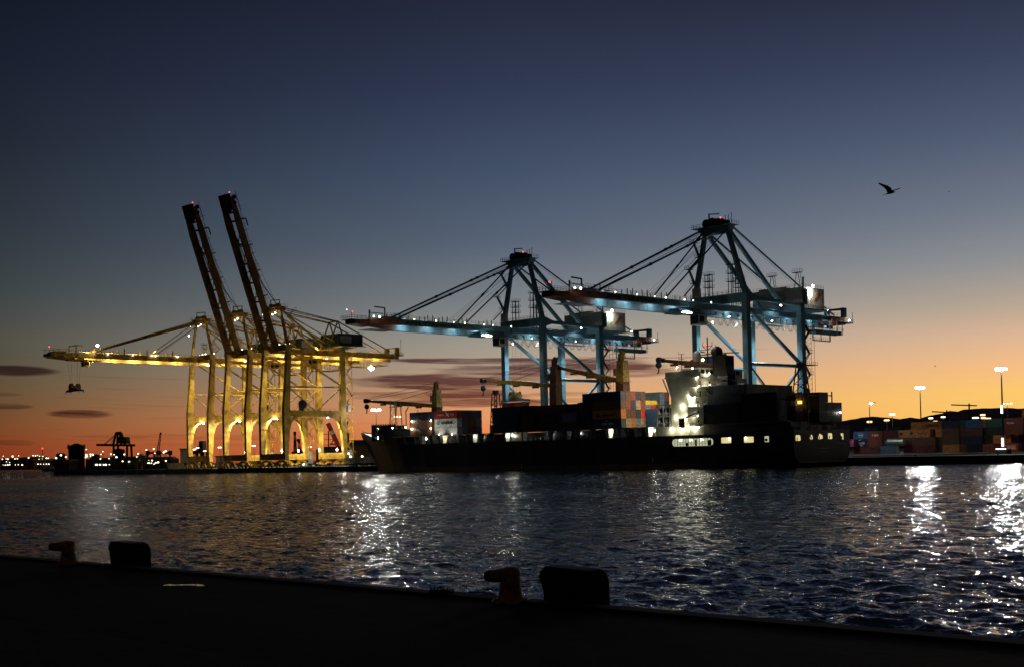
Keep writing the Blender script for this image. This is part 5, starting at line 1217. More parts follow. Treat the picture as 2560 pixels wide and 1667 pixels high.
# the lit stack with its ends turned to the bridge
ENDC = [['tan','tan','orange','grey blue','tan'], ['orange','brown','brown','dark navy','bright red'], ['brown','rust red','dark navy','tan','rust red'], ['grey blue','brown','rust red','dark navy','brown']]
def c8(r, k):
    if r == 0: return ['dark green','orange','brown','dark navy'][k]
    return ENDC[k][r]
b8 = bay(-289.0, 12.19, Z0+.05, 'brightly lit stack before bridge', [0,1,2,3,4], 4, c8)
text('Hapag-Lloyd', DTX, (-282.2, SY0+.10, Z0+2.93+1.35), (1,0,0), (0,0,1), .95, 5.8, .03, b8[(0,1)], bold=True)
m = MB(); m.box(-287.2,-286.1,SY0+.06,SY0+.1,Z0+2.93+.8,Z0+2.93+2.0); m.build('emblem', DTX, b8[(0,1)])
def cma(parent, x, z, y, w=4.4, h=.85, mt=None):
    text('CMA CGM', mt or WTX, (x, y, z), (1,0,0), (0,0,1), h, w, .03, parent, bold=True)
    m = MB()
    for (sx, sz, a0, a1) in ((x-.2, z-.55, 70, 125), (x+.5, z+.55, 250, 305)):
        pts = [(sx+1.5*math.cos(R(a0+(a1-a0)*k/6)), y-.04, sz+1.5*math.sin(R(a0+(a1-a0)*k/6))) for k in range(7)]
        for p, q in zip(pts[:-1], pts[1:]): m.beam(p, q, .18, .05, upref=(0,1,0))
    m.build('emblem_arcs', mt or WTX, parent)
cma(b8[(0,0)], -282.6, Z0+1.4, SY0+.1, 4.6, .75)
b8b = bay(-289.0, 12.19, Z0+.05, 'low middle of lit stack', [5,6,7], 2, rnd(['brown','grey blue','blue']))
b8c = bay(-289.0, 12.19, Z0+.05, 'far side of lit stack', [8,9], 4, lambda r, k: [['grey blue','dark red'],['grey blue','blue'],['grey blue','dark navy'],['grey blue','rust red']][k][r-8])
# half-height boxes with a yellow frame on top
for i, (r, c) in enumerate(((5,'grey blue'),(6,'bright red'),(7,'rust red'))):
    container(c, -289.0, SY0+.12+r*2.5, Z0+2*2.93+.15, 12.19, 1.5, '%s half height container %s' % (c, ['beside the lit stack, under the yellow frame', 'in the middle under the yellow frame', 'under the yellow frame on the side nearest the quay'][i]), GS)
m = MB(); yb = SY0+.12+5*2.5; m.box(-288.6,-277,yb,yb+6.4,Z0+7.55,Z0+7.9); m.box(-288.6,-277,yb,yb+.4,Z0+7.9,Z0+8.9); m.hexa([(-277.5,yb+.2,Z0+7.9),(-276.9,yb+.2,Z0+7.9),(-276.9,yb+6.4,Z0+7.9),(-277.5,yb+6.4,Z0+7.9)],[(-277.5,yb+.6,Z0+8.9),(-276.9,yb+.6,Z0+8.9),(-276.9,yb+5.6,Z0+8.9),(-277.5,yb+5.6,Z0+8.9)])
tag(m.build('cargo_frame', CM['yellow'], origin=(-283, yb+3, Z0+7.55)), 'bright yellow cargo frame lying on the half height red and blue boxes', 'cargo frame')
yC = 338.5
for k in (0, 1):
    o = container('blue' if k else 'blue', -276.3, yC, Z0+k*2.95+.1, 12.19, 2.9, 'navy blue container with white lettering beside the lit stack, %s' % ('upper of two' if k else 'lower of two'), GS)
    cma(o, -276.3+7.0, Z0+k*2.95+1.65, yC-.02, 5.0, .95)
    o2 = container('grey blue', -276.3, yC+2.5, Z0+k*2.95+.1, 12.19, 2.9, 'grey blue container hidden behind the navy blue pair with white lettering, %s' % ('upper' if k else 'lower'), GS)
# block aft of the bridge
dk = ['black', 'dark navy', 'black', 'dark green']
b9 = bay(-244.2, 12.19, Z0, 'black block aft of bridge', list(range(0, 12)), lambda r: 2 if r == 0 else (3 if r == 1 else 4), lambda r, k: dk[(r*3+k) % 4])
b10 = bay(-230.2, 12.19, Z0-.3, 'black block near stern', [0, 1, 2, 3], 3, lambda r, k: dk[(r*5+k) % 4])
def c11(r, k): return dk[(r+k*3) % 4]
b11 = bay(-225.4, 12.19, Z0-.3, 'tall stern stack', [6, 7], 3, c11)
b12 = bay(-225.4, 12.19, Z0-.3, 'lower stern stack beside quay', [8, 9, 10], lambda r: 2 if r < 11 else 1, c11)
# the container being lifted
lc = container('rust red', -353.75-6.1, onX(1288,985,-353.75).y-1.2, 22.6, 12.19, 2.6, 'reddish container just lifted by the yellow and pale blue spreader', GS)
# ------------------------------------------------------------------ container yard on the right
GY = 'containers stacked in the yard'
YZ = 2.95; YP = 430.0
def yb(x0, x1, ytop, colr, label, p=YP, txt=None, tier=None, L=None):
    """yard container whose long side faces the water, given its left and right edge and top edge in the photo"""
    a = onY(x0, ytop, p); b = onY(x1, ytop, p); w = b.x-a.x
    z = a.z if tier is None else YZ+tier*2.75
    z = YZ+tier*2.75
    L = 12.19 if w > 8.6 else 6.06
    c = container(colr, a.x, p, z, L, 2.72, label, GY)
    return c, a.x, z, L
def ytext(c, ax, z, L, s, mt, w, h, fx=.5, fz=.5, p=YP, bold=False): text(s, mt, (ax+L*fx, p-.02, z+2.72*fz), (1,0,0), (0,0,1), h, w, .03, c, bold=bold)
c = yb(2133, 2166, 1078, 'blue', 'blue yard container with pale round emblem beside the ship stern', tier=2)
m = MB(); ax, z = c[1], c[2]
for k in range(20):
    a0, a1 = R(k*18), R(k*18+18); m.beam((ax+3+1.0*math.cos(a0), YP-.03, z+1.4+.75*math.sin(a0)), (ax+3+1.0*math.cos(a1), YP-.03, z+1.4+.75*math.sin(a1)), .12, .05, upref=(0,1,0))
m.box(ax+2.2, ax+3.8, YP-.06, YP, z+1.2, z+1.6); m.build('emblem', WTX, c[0])
c = yb(2168, 2204, 1077, 'rust red', 'rust red yard container with white K LINE lettering', tier=2); ytext(*c, 'K LINE', WTX, 2.6, .75, .52, .45, bold=True)
c = yb(2134, 2166, 1096, 'dark navy', 'navy yard container with white lettering under the blue emblem one', tier=1); ytext(*c, 'CMA CGM', WTX, 2.8, .75, .5, .45, bold=True)
m = MB(); ax, z = c[1], c[2]; m.beam((ax+2.0,YP-.04,z+2.3),(ax+3.1,YP-.04,z+2.5),.2,.05,upref=(0,1,0)); m.beam((ax+2.6,YP-.04,z+.35),(ax+3.6,YP-.04,z+.55),.2,.05,upref=(0,1,0)); m.build('emblem_arcs', WTX, c[0])
yb(2168, 2204, 1096, 'rust red', 'plain rust red yard container below the K LINE one', tier=1)
yb(2134, 2166, 1114, 'dark red', 'dark red yard container low beside the ship stern', tier=0); yb(2168, 2204, 1114, 'dark red', 'dark red yard container at ground level below the K LINE stack', tier=0)
c = container('magenta', onY(2124,1100,YP-3).x-4.2, YP-3.2, YZ+2.75, 6.06, 2.72, 'magenta container peeking out behind the ship stern', GY)
text('ONE', WTX, (c.location.x+5.6, YP-3.23, YZ+4.2), (0,0,-1), (1,0,0), .35, 1.6, .03, c)
yb(2207, 2240, 1077, 'dark red', 'brownish red yard container with small white mark, top tier, right of K LINE', tier=2)
yb(2207, 2212, 1096, 'black', 'black yard container in shade right of the K LINE stack', tier=1)
c = yb(2245, 2317, 1075, 'orange', 'long orange yard container with two dark round emblems', tier=2)
m = MB(); ax, z = c[1], c[2]
for q in (1.2, 5.2): m.tube((ax+q, YP-.05, z+1.5), (ax+q, YP, z+1.5), .55, 14)
m.build('emblem', DTX, c[0]); ytext(*c, 'Hapag-Lloyd', DTX, 3.6, .55, .75, .52)
for i, (x0, cc, lb) in enumerate(((2257,'brown','brown yard container, middle tier, under the orange one with emblems'),(2257,'dark red','dark red yard container, ground tier, under the orange one with emblems'))):
    yb(x0, x0+70, 1090, cc, lb, tier=1-i)
# refrigerated container with white end and the tank container on it
c = container('grey blue', onY(2200,1120,YP-4).x, YP-4, YZ, 6.06, 2.72, 'grey green container with white end standing behind the trailers', GY)
m = MB(); m.box(6.0,6.12,.1,2.3,.1,2.6)
o = m.build('white_end_panel', WHT, None); o.parent = c
tk = thing('tank_container', (onY(2215,1100,YP-3.5).x, YP-3.5, YZ+2.75), 'silver tank container lying on top of the grey green container', 'tank container')
x0 = tk.location.x; m = MB(); m.tube((x0+.2, YP-2.3, YZ+4.05), (x0+6.4, YP-2.3, YZ+4.05), 1.15, 24); m.ball((x0+.3,YP-2.3,YZ+4.05),1.12,16,8); m.build('tank', mat('tank_silver', (.5,.5,.42), .35, metal=.4), tk)
m = MB()
for xx in (x0-.6, x0+6.6):
    for yy in (YP-3.5, YP-1.1): m.beam((xx,yy,YZ+2.75),(xx,yy,YZ+5.3),.15)
    m.beam((xx,YP-3.5,YZ+5.3),(xx,YP-1.1,YZ+5.3),.15); m.beam((xx,YP-3.5,YZ+2.85),(xx,YP-1.1,YZ+2.85),.15)
for yy in (YP-3.5, YP-1.1): m.beam((x0-.6,yy,YZ+2.85),(x0+6.6,yy,YZ+2.85),.15); m.beam((x0-.6,yy,YZ+5.3),(x0+6.6,yy,YZ+5.3),.1)
m.build('tank_frame', GALV, tk)
# more stacks towards the right edge, several of them turned end-on
P2 = 436.0
rc = random.Random(11)
c = yb(2277, 2340, 1066, 'orange', 'orange yard container on the fourth tier in the second row', P2, tier=3)
c = yb(2317, 2362, 1066, 'orange', 'orange yard container with dark lettering on the fourth tier', P2-4, tier=3); ytext(*c, 'HAPAG', DTX, 4.6, .9, .35, .45, P2-4, True)
yb(2363, 2370, 1066, 'orange', 'short orange yard container end of the fourth tier by the lamp posts', P2-4, tier=3)
cols_ = [['brown','orange','dark red','orange'],['dark green','brown','orange','orange'],['orange','brown','brown','dark navy'],['dark red','dark navy','black','dark navy'],['brown','black','dark red','dark green'],['black','dark navy','brown','blue'],['brown','dark red','grey blue','dark navy'],['black','brown','black','orange']]
xx = 2320
nm = ['first','second','third','fourth','fifth','sixth','seventh','eighth']
for i in range(8):
    a = onY(xx+i*19.5, 1100, YP+2)
    for k in range(4):
        if i in (0,1) and k == 3: continue
        o = container(cols_[i][k], a.x, YP+2-(.4*(i%3)), YZ+k*2.75, 6.06 if i%3 else 2.9+3.1, 2.72, '%s yard container, %s, %s column right of the orange emblem one' % (cols_[i][k], TIER[k], nm[i]), GY)
c = yb(2483, 2543, 1102, 'orange', 'faded orange yard container above the red ONE container', YP-6, tier=1)
c = yb(2457, 2500, 1122, 'rust red', 'dull rust red yard container left of the ONE one at ground level', YP-5.2, tier=0)
a = onY(2500, 1105, YP-8); c = container('bright red', a.x, YP-8, YZ, 6.06, 2.72, 'bright red yard container with large pale ONE lettering', GY)
text('ONE', mat('cream_lettering', (.75,.6,.45)), (a.x+3.2, YP-8.02, YZ+1.45), (1,0,0), (0,0,1), 1.45, 4.1, .03, c, bold=True)
yb(2465, 2540, 1065, 'dark green', 'dark green yard container, top tier, above the faded orange one', YP-4, tier=3)
yb(2465, 2540, 1083, 'black', 'black yard container, third tier, above the faded orange one', YP-4, tier=2)
c = yb(2512, 2560, 1064, 'dark red', 'dark maroon yard container with small pale lettering near the right edge', YP-7.5, tier=3); ytext(*c, 'CAI', WTX, 2.2, .6, .3, .4, YP-7.5)
yb(2512, 2560, 1083, 'dark red', 'dark maroon yard container, third tier, near the right edge', YP-7.5, tier=2)
for k, cc in enumerate(('black','dark navy','black','dark red')):
    yb(2547, 2600, 1100, cc, '%s yard container, %s, cut by the right edge' % (cc, TIER[k]), YP-4, tier=k)
c = yb(2555, 2640, 1050, 'orange', 'orange yard container on the topmost tier at the right edge', YP+6, tier=4)
# a far row that shows above the first as a broken dark skyline
n = 0
for i in range(20):
    X = onY(2160+i*21, 1070, 520).x
    k = 2 + (i*7 % 3 == 0)
    for kk in (1, k):
        cc = rc.choice(['brown','dark red','black','dark navy','dark green','orange','grey blue']); n += 1
        container(cc, X, 520, 3+kk*2.75, 6.06, 2.72, '%s container in the dark skyline of far yard stacks' % cc, 'far yard stacks')
# orange lattice trailer frames by the stern
for i, (x, w) in enumerate(((2130, 26), (2168, 30), (2213, 20))):
    q = onZ(x, 1131, 2.33); L_ = (onY(x+w, 1131, q.y)-q).x
    t = thing('container_trailer', (q.x, q.y, 2.33), ['yellow and blue trailer beside the ship stern', 'yellow trailer with white stakes in the middle of three', 'yellow flat trailer before the grey green container'][i], 'trailer', 'trailers parked by the stern')
    m = MB(); m.box(q.x, q.x+L_, q.y-.5, q.y-.3, 3.4, 3.75); m.box(q.x, q.x+L_, q.y+.3, q.y+.5, 3.4, 3.75)
    for k in range(6): m.box(q.x+k*L_/5-.1, q.x+k*L_/5+.1, q.y-1.2, q.y+1.2, 3.5, 3.7)
    m.beam((q.x+1,q.y,3.4),(q.x+1.4,q.y,2.4),.25); m.build('chassis', YEL2, t)
    for wx in (.72, .84, .95):
        for sy in (-1.05, 1.05): w_ = MB(); w_.tube((q.x+L_*wx, q.y+sy-.14, 2.85), (q.x+L_*wx, q.y+sy+.14, 2.85), .5, 14); w_.build('wheel', BLK, t)
    m = MB()
    for k in range(5): m.beam((q.x+.5+k*L_/5.2,q.y-1.2,3.7),(q.x+.9+k*L_/5.2,q.y-1.2,5.4),.16)
    m.beam((q.x+.4,q.y-1.2,4.4),(q.x+L_*.85,q.y-1.2,4.4),.12); m.beam((q.x+.9,q.y-1.2,5.4),(q.x+L_*.85,q.y-1.2,5.4),.12)
    if i < 2: m.build('stakes', WHT, t)
q = onZ(2402, 1134, 2.33); m = MB()
for k in range(9): m.beam((q.x+k*1.5,q.y,2.33),(q.x+k*1.5+.7,q.y,4.3),.14); m.beam((q.x+k*1.5+1.4,q.y,2.33),(q.x+k*1.5+.7,q.y,4.3),.14)
m.beam((q.x,q.y,2.45),(q.x+13,q.y,2.45),.2); m.beam((q.x,q.y,4.3),(q.x+13,q.y,4.3),.2); m.beam((q.x,q.y+1.6,4.3),(q.x+13,q.y+1.6,4.3),.2); m.beam((q.x,q.y,4.3),(q.x,q.y+1.6,4.3),.2); m.beam((q.x+13,q.y,4.3),(q.x+13,q.y+1.6,4.3),.2)
tag(m.build('lattice_frame', RUST, origin=(q.x,q.y,2.33)), 'long low rusty lattice frame lying on the pale quay apron', 'steel frame')
# mooring bollards on the terminal quay
for i, (x, lb) in enumerate(((2495,'small black mooring bollard on the quay edge near the tall mast'),(2289,'small black mooring bollard on the pale quay coping right of the stern'),(951,'small mooring bollard on the quay edge under the bow'))):
    P = onY(x, 1140, 357.9)
    m = MB(); m.tube((P.x,357.9,2.3),(P.x,357.9,2.75),.28,12,.2); m.tube((P.x,357.9,2.75),(P.x,357.9,2.95),.42,12,.36); m.tube((P.x,357.9,2.28),(P.x,357.9,2.34),.45,12)
    tag(m.build('mooring_bollard', BLK, origin=(P.x,357.9,2.3)), lb, 'bollard', 'bollards on the terminal quay')

# ------------------------------------------------------------------ light masts
GM = 'tall floodlight masts in the yard'
def mast(P, zb, label, n=7, r=1.5, e=0, lm=L_WB, lr=.42, th=.32, col=STEEL, group=GM, flat=.35, single=False):
    P = Vector(P); t = thing('light_mast', (P.x, P.y, zb), label, 'light mast', group)
    m = MB(); m.tube((P.x,P.y,zb),(P.x,P.y,P.z-.2), th, 8, th*.5); m.build('pole', col, t)
    m = MB(); m.tube((P.x,P.y,P.z-.1),(P.x,P.y,P.z+.15), r*.8, 14); m.build('head_ring', STEEL, t)
    for k in range(n):
        a = 2*math.pi*k/n; c = Vector((P.x+r*math.cos(a), P.y+r*math.sin(a), P.z-.1))
        if single and k: break
        mb = MB(); mb.ball(c, lr, 8, 5, .7); mb.build('floodlight', lm, t)
    if e: lamp('POINT', (P.x, P.y, P.z-.25), e, (1,.95,.86), .5, parent=t)
    return t
A1 = onY(2503, 921, 400)
m1 = mast(A1, 2.4, 'tallest light mast near the right edge, bright ring on top', 8, 1.35, 5000, L_WB, .55, .38)
for (y0, y1, d_) in ((1012, 1032, .28), (1094, 1114, .3)):
    za = onY(2506, y0, 400).z; zb_ = onY(2506, y1, 400).z
    for s in (-1, 1): MB().tube((A1.x+s*d_, 399.5-.2*s, zb_), (A1.x+s*d_, 399.5-.2*s, za), .12, 6).build('light_tube', glow('tube_white', (1,.96,.95), 6, 'NONE'), m1)
z_ = onY(2506, 1121, 400).z; MB().box(A1.x-1.6, A1.x+1.4, 398.2, 398.5, z_-.12, z_+.12).build('light_bar', glow('tube_white', (1,.96,.95), 6), m1)
MB().box(A1.x-1.8, A1.x+1.8, 398.5, 401.5, 2.4, z_-.15).build('concrete_foot', CONCD, m1)
A2 = far(2300, 968, 640)
mast(A2, 3, 'second tallest light mast, standing over the ridge dip', 8, 1.75, 9000, L_WB, .68, .42)
for (P_, ai, e_, sp) in ((A1, (.5,-.85,-.25), 46000, 70), (A1, (.5,-.85,-.6), 12000, 90), (A2, (.46,-.88,-.2), 110000, 70)): lamp('SPOT', P_+Vector(ai)*1.9, e_, (1,.96,.90), 1.0, ai, sp, m1 if P_ is A1 else None, name='mast_floodlight')
A3 = far(2173.5, 1007, 700); t3 = mast(A3, 3, 'light mast with one glowing arm left of the ridge', 1, .9, 9000, L_WB, .8, .35); MB().beam(A3, A3+Vector((2.4,2.4,.3)), .3).build('dark_arm', STEEL, t3)
for i, (x, y, o, lb, r_) in enumerate(((2174,1053,1,'low orange light mast behind the K LINE containers',.8),(2217,1049,1,'low orange light mast between the two stacks left of ridge dip',.8),(2231,1034.5,0,'warm white light mast just below the ridge line, left of the tall one',.85),(2339,1052.5,1,'small orange light mast beside the white one right of the tall mast',.7),(2327,1044,0,'small white light mast on dark hillside right of the tall mast',.65),(2358,1041,0,'white light mast next to the white sheds',.65),(2436,1043,0,'left of two white lamps close together on the hillside',.6),(2442,1043,0,'right of two white lamps close together on the hillside',.6),(2457,1036,1,'highest orange lamp of the cluster on the hillside',.75),(2459,1043.5,1,'middle orange lamp of the cluster on the hillside',.75),(2471,1045,1,'rightmost orange lamp of the cluster on the hillside',.75))):
    P = far(x, y, 760)
    mast(P, 3, lb, 5, r_*1.15, 0, L_FO if o else L_F, r_*.95, .28, GALV, 'small light masts before the hills')
P = far(2518.5, 1008.6, 640); t = mast(P, 3, 'slim light mast with left lamp, right of the tallest mast', 1, .1, 0, L_F, .5, .22, GALV)
for dx in (-1.2, 1.3): MB().ball(P+Vector((dx,dx,.1)), .6, 8, 5, .6).build('floodlight', L_F, t)
q = far(2526, 1059, 640); MB().box(q.x-.5,q.x+.5,q.y-.3,q.y+.3,q.z-.9,q.z+.9).build('light_panel', L_F, t)
# lamps seen between the crane legs and near the bow
for i, (x, y, D, lb, n, e) in enumerate(((940,1023.5,640,'light mast with wide bright head left of the bow crane hook',7,9000),(994.5,1040.5,760,'light mast with wide head behind the forward mast',7,0),(550,1117,780,'white lamp post under the middle yellow crane',3,0),(635,1113,760,'small lamp post between middle and right yellow cranes',3,0),(486,1122,780,'left of two lamp posts inside the leftmost crane portal',2,0),(494,1118,780,'right of two lamp posts inside the leftmost crane portal',2,0),(512,1126,780,'small faint lamp post inside the leftmost crane portal',2,0),(775,1116,760,'lamp post seen inside the right yellow crane portal',3,0))):
    P = far(x, y, D); mast(P, 3, lb, n, 1.9 if n == 7 else .7, e, L_F if not e else L_WB, .55 if n == 7 else .6, .2, STEEL, 'light masts behind the yellow cranes')
# ship side sodium glow patch is real lamps only; the planet hangs alone in the dusk
P = far(867, 774, 20000); tag(MB().ball(P, 9, 8, 6).build('evening_planet', L_F, origin=P), 'tiny white planet alone in the dusk sky above the yellow crane tail', 'planet')

# ------------------------------------------------------------------ buildings, tanks and distant cranes
def simple(name, label, cat, mb, mt, group=None, origin=None):
    o = mb.build(name, mt, origin=origin or Vector(mb.v[0])); return tag(o, label, cat, group)
def bb(x0, x1, y0, y1, D, depth=20):    # a block from its picture extent at real distance D
    a = far(x0, y1, D); b = far(x1, y1, D); z1 = far((x0+x1)/2, y0, D).z
    d = Vector((-c45, c45, 0))*depth
    z0 = min(2, a.z)
    return [Vector((a.x,a.y,z0)), Vector((b.x,b.y,z0)), Vector((b.x+d.x,b.y+d.y,z0)), Vector((a.x+d.x,a.y+d.y,z0))], z1
def block(name, label, cat, x0, x1, y0, y1, D, mt, depth=20, roof=None, winrows=0, wmat=None, group=None):
    bot, z1 = bb(x0, x1, y0, y1, D, depth)
    t = thing(name, bot[0], label, cat, group)
    top = [Vector((v.x, v.y, z1)) for v in bot]
    m = MB(); m.hexa(bot, top); m.build('wall', mt, t)
    m = MB(); r = roof or 'flat'
    if r == 'flat':
        e = (top[1]-top[0]).normalized()*.5; f_ = Vector((-c45, c45, 0))*.5
        m.hexa([top[0]-e-f_, top[1]+e-f_, top[2]+e+f_, top[3]-e+f_], [v+Vector((0,0,.6)) for v in (top[0]-e-f_, top[1]+e-f_, top[2]+e+f_, top[3]-e+f_)])
    else:
        a, b_ = (top[0]+top[3])/2+Vector((0,0,r)), (top[1]+top[2])/2+Vector((0,0,r))
        m.add(top+[a, b_], [(0,1,5,4),(3,4,5,2),(0,4,3),(1,2,5)])
    m.build('roof', STEEL, t)
    if winrows:
        L = (bot[1]-bot[0]).length; u = (bot[1]-bot[0]).normalized(); nn = Vector((c45,-c45,0))*.1
        zs = far((x0+x1)/2, y1, D).z
        for rr in range(winrows):
            z = zs+(z1-zs)*(rr+.5)/winrows; n = max(2, int(L/6)); m = MB()
            for k in range(n):
                p = bot[0]+u*(L*(k+.3)/n)+nn; p.z = z; q = p+u*(L*.4/n); m.add([p, q, q+Vector((0,0,1.2)), p+Vector((0,0,1.2))], [(0,1,2,3)])
            m.build('window_row', wmat or L_WIN, t)
    return t
DKB = mat('dark_building', (.05,.045,.045), .8); BRB = mat('brown_cladding', (.07,.04,.03), .8); PALB = mat('pale_cladding', (.30,.26,.18), .7)
# big silo
S0, S1_ = far(170.4, 1150, 1300), far(212.5, 1150, 1300); R_ = (S1_-S0).length/2; Cc = (S0+S1_)/2; zt = far(191, 1113, 1300).z
t = thing('storage_silo', (Cc.x, Cc.y, 2), 'big round brown storage silo against the red sky on the left', 'silo')
m = MB(); m.tube((Cc.x,Cc.y,2),(Cc.x,Cc.y,zt-3), R_*.93, 40); m.build('tank', mat('silo_brown', (.10,.045,.03), .8), t)
m = MB(); m.tube((Cc.x,Cc.y,zt-3),(Cc.x,Cc.y,zt+.2), R_*1.03, 40); m.tube((Cc.x,Cc.y,zt+.2),(Cc.x,Cc.y,zt+2.2), R_*.7, 30, R_*.2)
for k in range(30): a = 2*math.pi*k/30; m.beam((Cc.x+R_*math.cos(a),Cc.y+R_*math.sin(a),zt),(Cc.x+R_*math.cos(a),Cc.y+R_*math.sin(a),zt+1.3),.2)
m.build('roof', STEEL, t)
t = None
for (x, y0, y1, rr, lb) in ((238,1137,1152,4.4,'small green lit tank right of the big silo'),(152,1134,1150,4.2,'dark narrow tank just left of the big silo'),(297,1123,1150,5.6,'tall dark cylinder tank under the distant dock crane')):
    P = far(x, y1, 1250); z1 = far(x, y0, 1250).z; m = MB(); m.tube((P.x,P.y,2),(P.x,P.y,z1), rr, 20); m.tube((P.x,P.y,z1),(P.x,P.y,z1+1), rr, 20, rr*.3)
    tag(m.build('storage_tank', mat('tank_green', (.12,.16,.06)) if x == 238 else DKB, origin=(P.x,P.y,2)), lb, 'tank', 'tanks on the left shore')
for a in ((0,45,1148,1164,1500,DKB,'low dark quayside hall at the far left edge','warehouse'),(45,80,1146,1163,1480,PALB,'long pale lit shed on the far left','warehouse'),(80,95,1141,1163,1450,mat('amber_wall',(.5,.25,.08)),'amber lit square building on the left shore','building'),(96,130,1147,1163,1450,PALB,'pale terminal building with a row of lamps on the left','building'),(215,265,1149,1164,1200,BRB,'brown warehouse right of the big silo','warehouse'),(265,350,1146,1166,1150,DKB,'long dark warehouse under the distant dock crane','warehouse'),(350,428,1147,1166,1100,DKB,'dark flat shed below the distant gantry','warehouse'),(136,172,1150,1166,1150,DKB,'dark low shed in front of the small dark tank','shed')):
    block('warehouse' if a[7] != 'building' else 'terminal_building', a[6], a[7], a[0], a[1], a[2], a[3], a[4], a[5], 26, 2.0 if a[7] == 'warehouse' else None)
block('tower_block', 'dark grey square tower block beside the leftmost crane', 'building', 450.8, 466, 1122.5, 1150, 760, mat('grey_concrete_block', (.17,.16,.15)), 12)
block('warehouse', 'brown gabled warehouse behind the bow of the ship', 'warehouse', 866, 925, 1113, 1150, 760, BRB, 30, 3.5)
block('warehouse', 'taller dark brown hall just left of the bow', 'warehouse', 893, 935, 1103, 1150, 800, BRB, 30)
block('office_block', 'pale low office seen under the middle yellow crane', 'building', 540, 556, 1141, 1160, 780, mat('office_pale', (.35,.3,.25)), 12)
block('warehouse', 'long dark roofed warehouse behind the right yellow crane', 'warehouse', 790, 870, 1123, 1150, 760, BRB, 30, 2)
block('shed', 'white flat shed under the hills', 'shed', 2371, 2382, 1054, 1064, 700, WHT, 10)
block('shed', 'dark green shed with a lit end under the hills', 'shed', 2384, 2408, 1054, 1064, 720, GREEN, 10, 1.5)
# dark trees by the left quay
def tree(P, h, r, label):
    t = thing('tree', P, label, 'tree', 'dark trees on the left shore')
    m = MB(); m.tube(P, P+Vector((0,0,h*.5)), .35, 8, .2)
    rr = random.Random(int(P.x))
    for k in range(5): a = rr.random()*6.28; m.tube(P+Vector((0,0,h*(.3+.04*k))), P+Vector((r*.6*math.cos(a), r*.6*math.sin(a), h*.7)), .14, 5, .05)
    m.build('trunk', RUST, t); m = MB()
    cl = [(Vector((rr.gauss(0,.42)*r, rr.gauss(0,.42)*r, h*.62+rr.gauss(0,.17)*h)), rr.uniform(.25,.45)*r) for _ in range(14)]
    for k in range(1500):
        c_, q = cl[k % 14]; d = Vector((rr.gauss(0,1), rr.gauss(0,1), rr.gauss(0,1))).normalized()*q*rr.random()**.4; c = P+c_+d; s_ = rr.uniform(.18,.4)
        a = Vector((rr.gauss(0,1), rr.gauss(0,1), rr.gauss(0,1))).normalized()*s_; b_ = a.orthogonal().normalized()*s_*.6; m.add([c-a, c+b_, c+a, c-b_], [(0,1,2,3)])
    m.build('crown', mat('foliage_dark', (.05,.06,.025), .8), t)
for x, y, h, r, lb in ((355,1166,8.5,5.2,'round dark tree on the left quay, rightmost'),(343,1167,6,3.5,'small dark tree just left of the round one'),(140,1160,7,4.5,'dark bushy tree left of the silo')):
    P = far(x, y, 760 if x > 200 else 1150); P.z = 2.2; tree(P, h, r, lb)
# distant dock crane with its boom out
def far_dock_crane(x0, y0, x1, y1, D, label, mt):
    """simple container crane given picture positions of boom tip and rear end"""
    tip, rear = far(x0, y0, D), far(x1, y1, D); u = (rear-tip); L = u.length; u.normalize(); up = Vector((0,0,1)); sd = u.cross(up).normalized()
    t = thing('dock_crane', (tip+u*L*.6).xy.to_3d()+Vector((0,0,2)), label, 'crane', 'distant dock cranes')
    a = tip+u*L*.5; b_ = tip+u*L*.86
    for s in (-1, 1):
        for q, bw in ((a, 1), (b_, 1)):
            m = MB(); m.beam(Vector((q.x,q.y,2))+sd*s*9, q+sd*s*7, 1.6); m.build('leg', mt, t)
    m = MB()
    for s in (-1, 1): m.beam(tip+sd*s*2.5, rear+sd*s*2.5, 1.1, 2.2)
    m.beam(a-sd*8, a+sd*8, 1.6); m.beam(b_-sd*8, b_+sd*8, 1.6); m.build('boom', mt, t)
    ap = tip+u*L*.58+up*L*.335
    for s in (-1, 1):
        m = MB(); m.beam(tip+u*L*.48+sd*s*6, ap-u*L*.045+sd*s*3, 1.5); m.beam(tip+u*L*.70+sd*s*6, ap+u*L*.05+sd*s*3, 1.5); m.build('tower_leg', mt, t)
    m = MB(); m.beam(ap-u*L*.06-sd*4, ap+u*L*.07+sd*4, 2.5, 2); m.build('tower_head', mt, t)
    m = MB()
    for s in (-1, 1): m.tube(ap+sd*s*3, tip+u*L*.18+sd*s*2.5, .3, 5); m.tube(ap+sd*s*3, tip+u*L*.36+sd*s*2.5, .25, 5); m.tube(ap+sd*s*3, rear-u*L*.08+sd*s*2.5, .3, 5)
    m.build('stays', mt, t)
    c = tip+u*L*.72+up*4.5; m = MB(); m.hexa([c-u*L*.13-sd*6-up*3, c+u*L*.13-sd*6-up*3, c+u*L*.13+sd*6-up*3, c-u*L*.13+sd*6-up*3], [c-u*L*.11-sd*6+up*3.5, c+u*L*.11-sd*6+up*3.5, c+u*L*.11+sd*6+up*3.5, c-u*L*.11+sd*6+up*3.5]); m.build('machinery_house', mt, t)
    return t
DCR = mat('distant_crane_paint', (.12,.10,.10), .7)
far_dock_crane(243, 1111, 336, 1112, 1300, 'distant dock crane with lowered boom over the harbour lights', DCR)
far_dock_crane(478, 1131, 518, 1127, 1000, 'small distant dock crane seen inside the leftmost crane portal', STEEL)
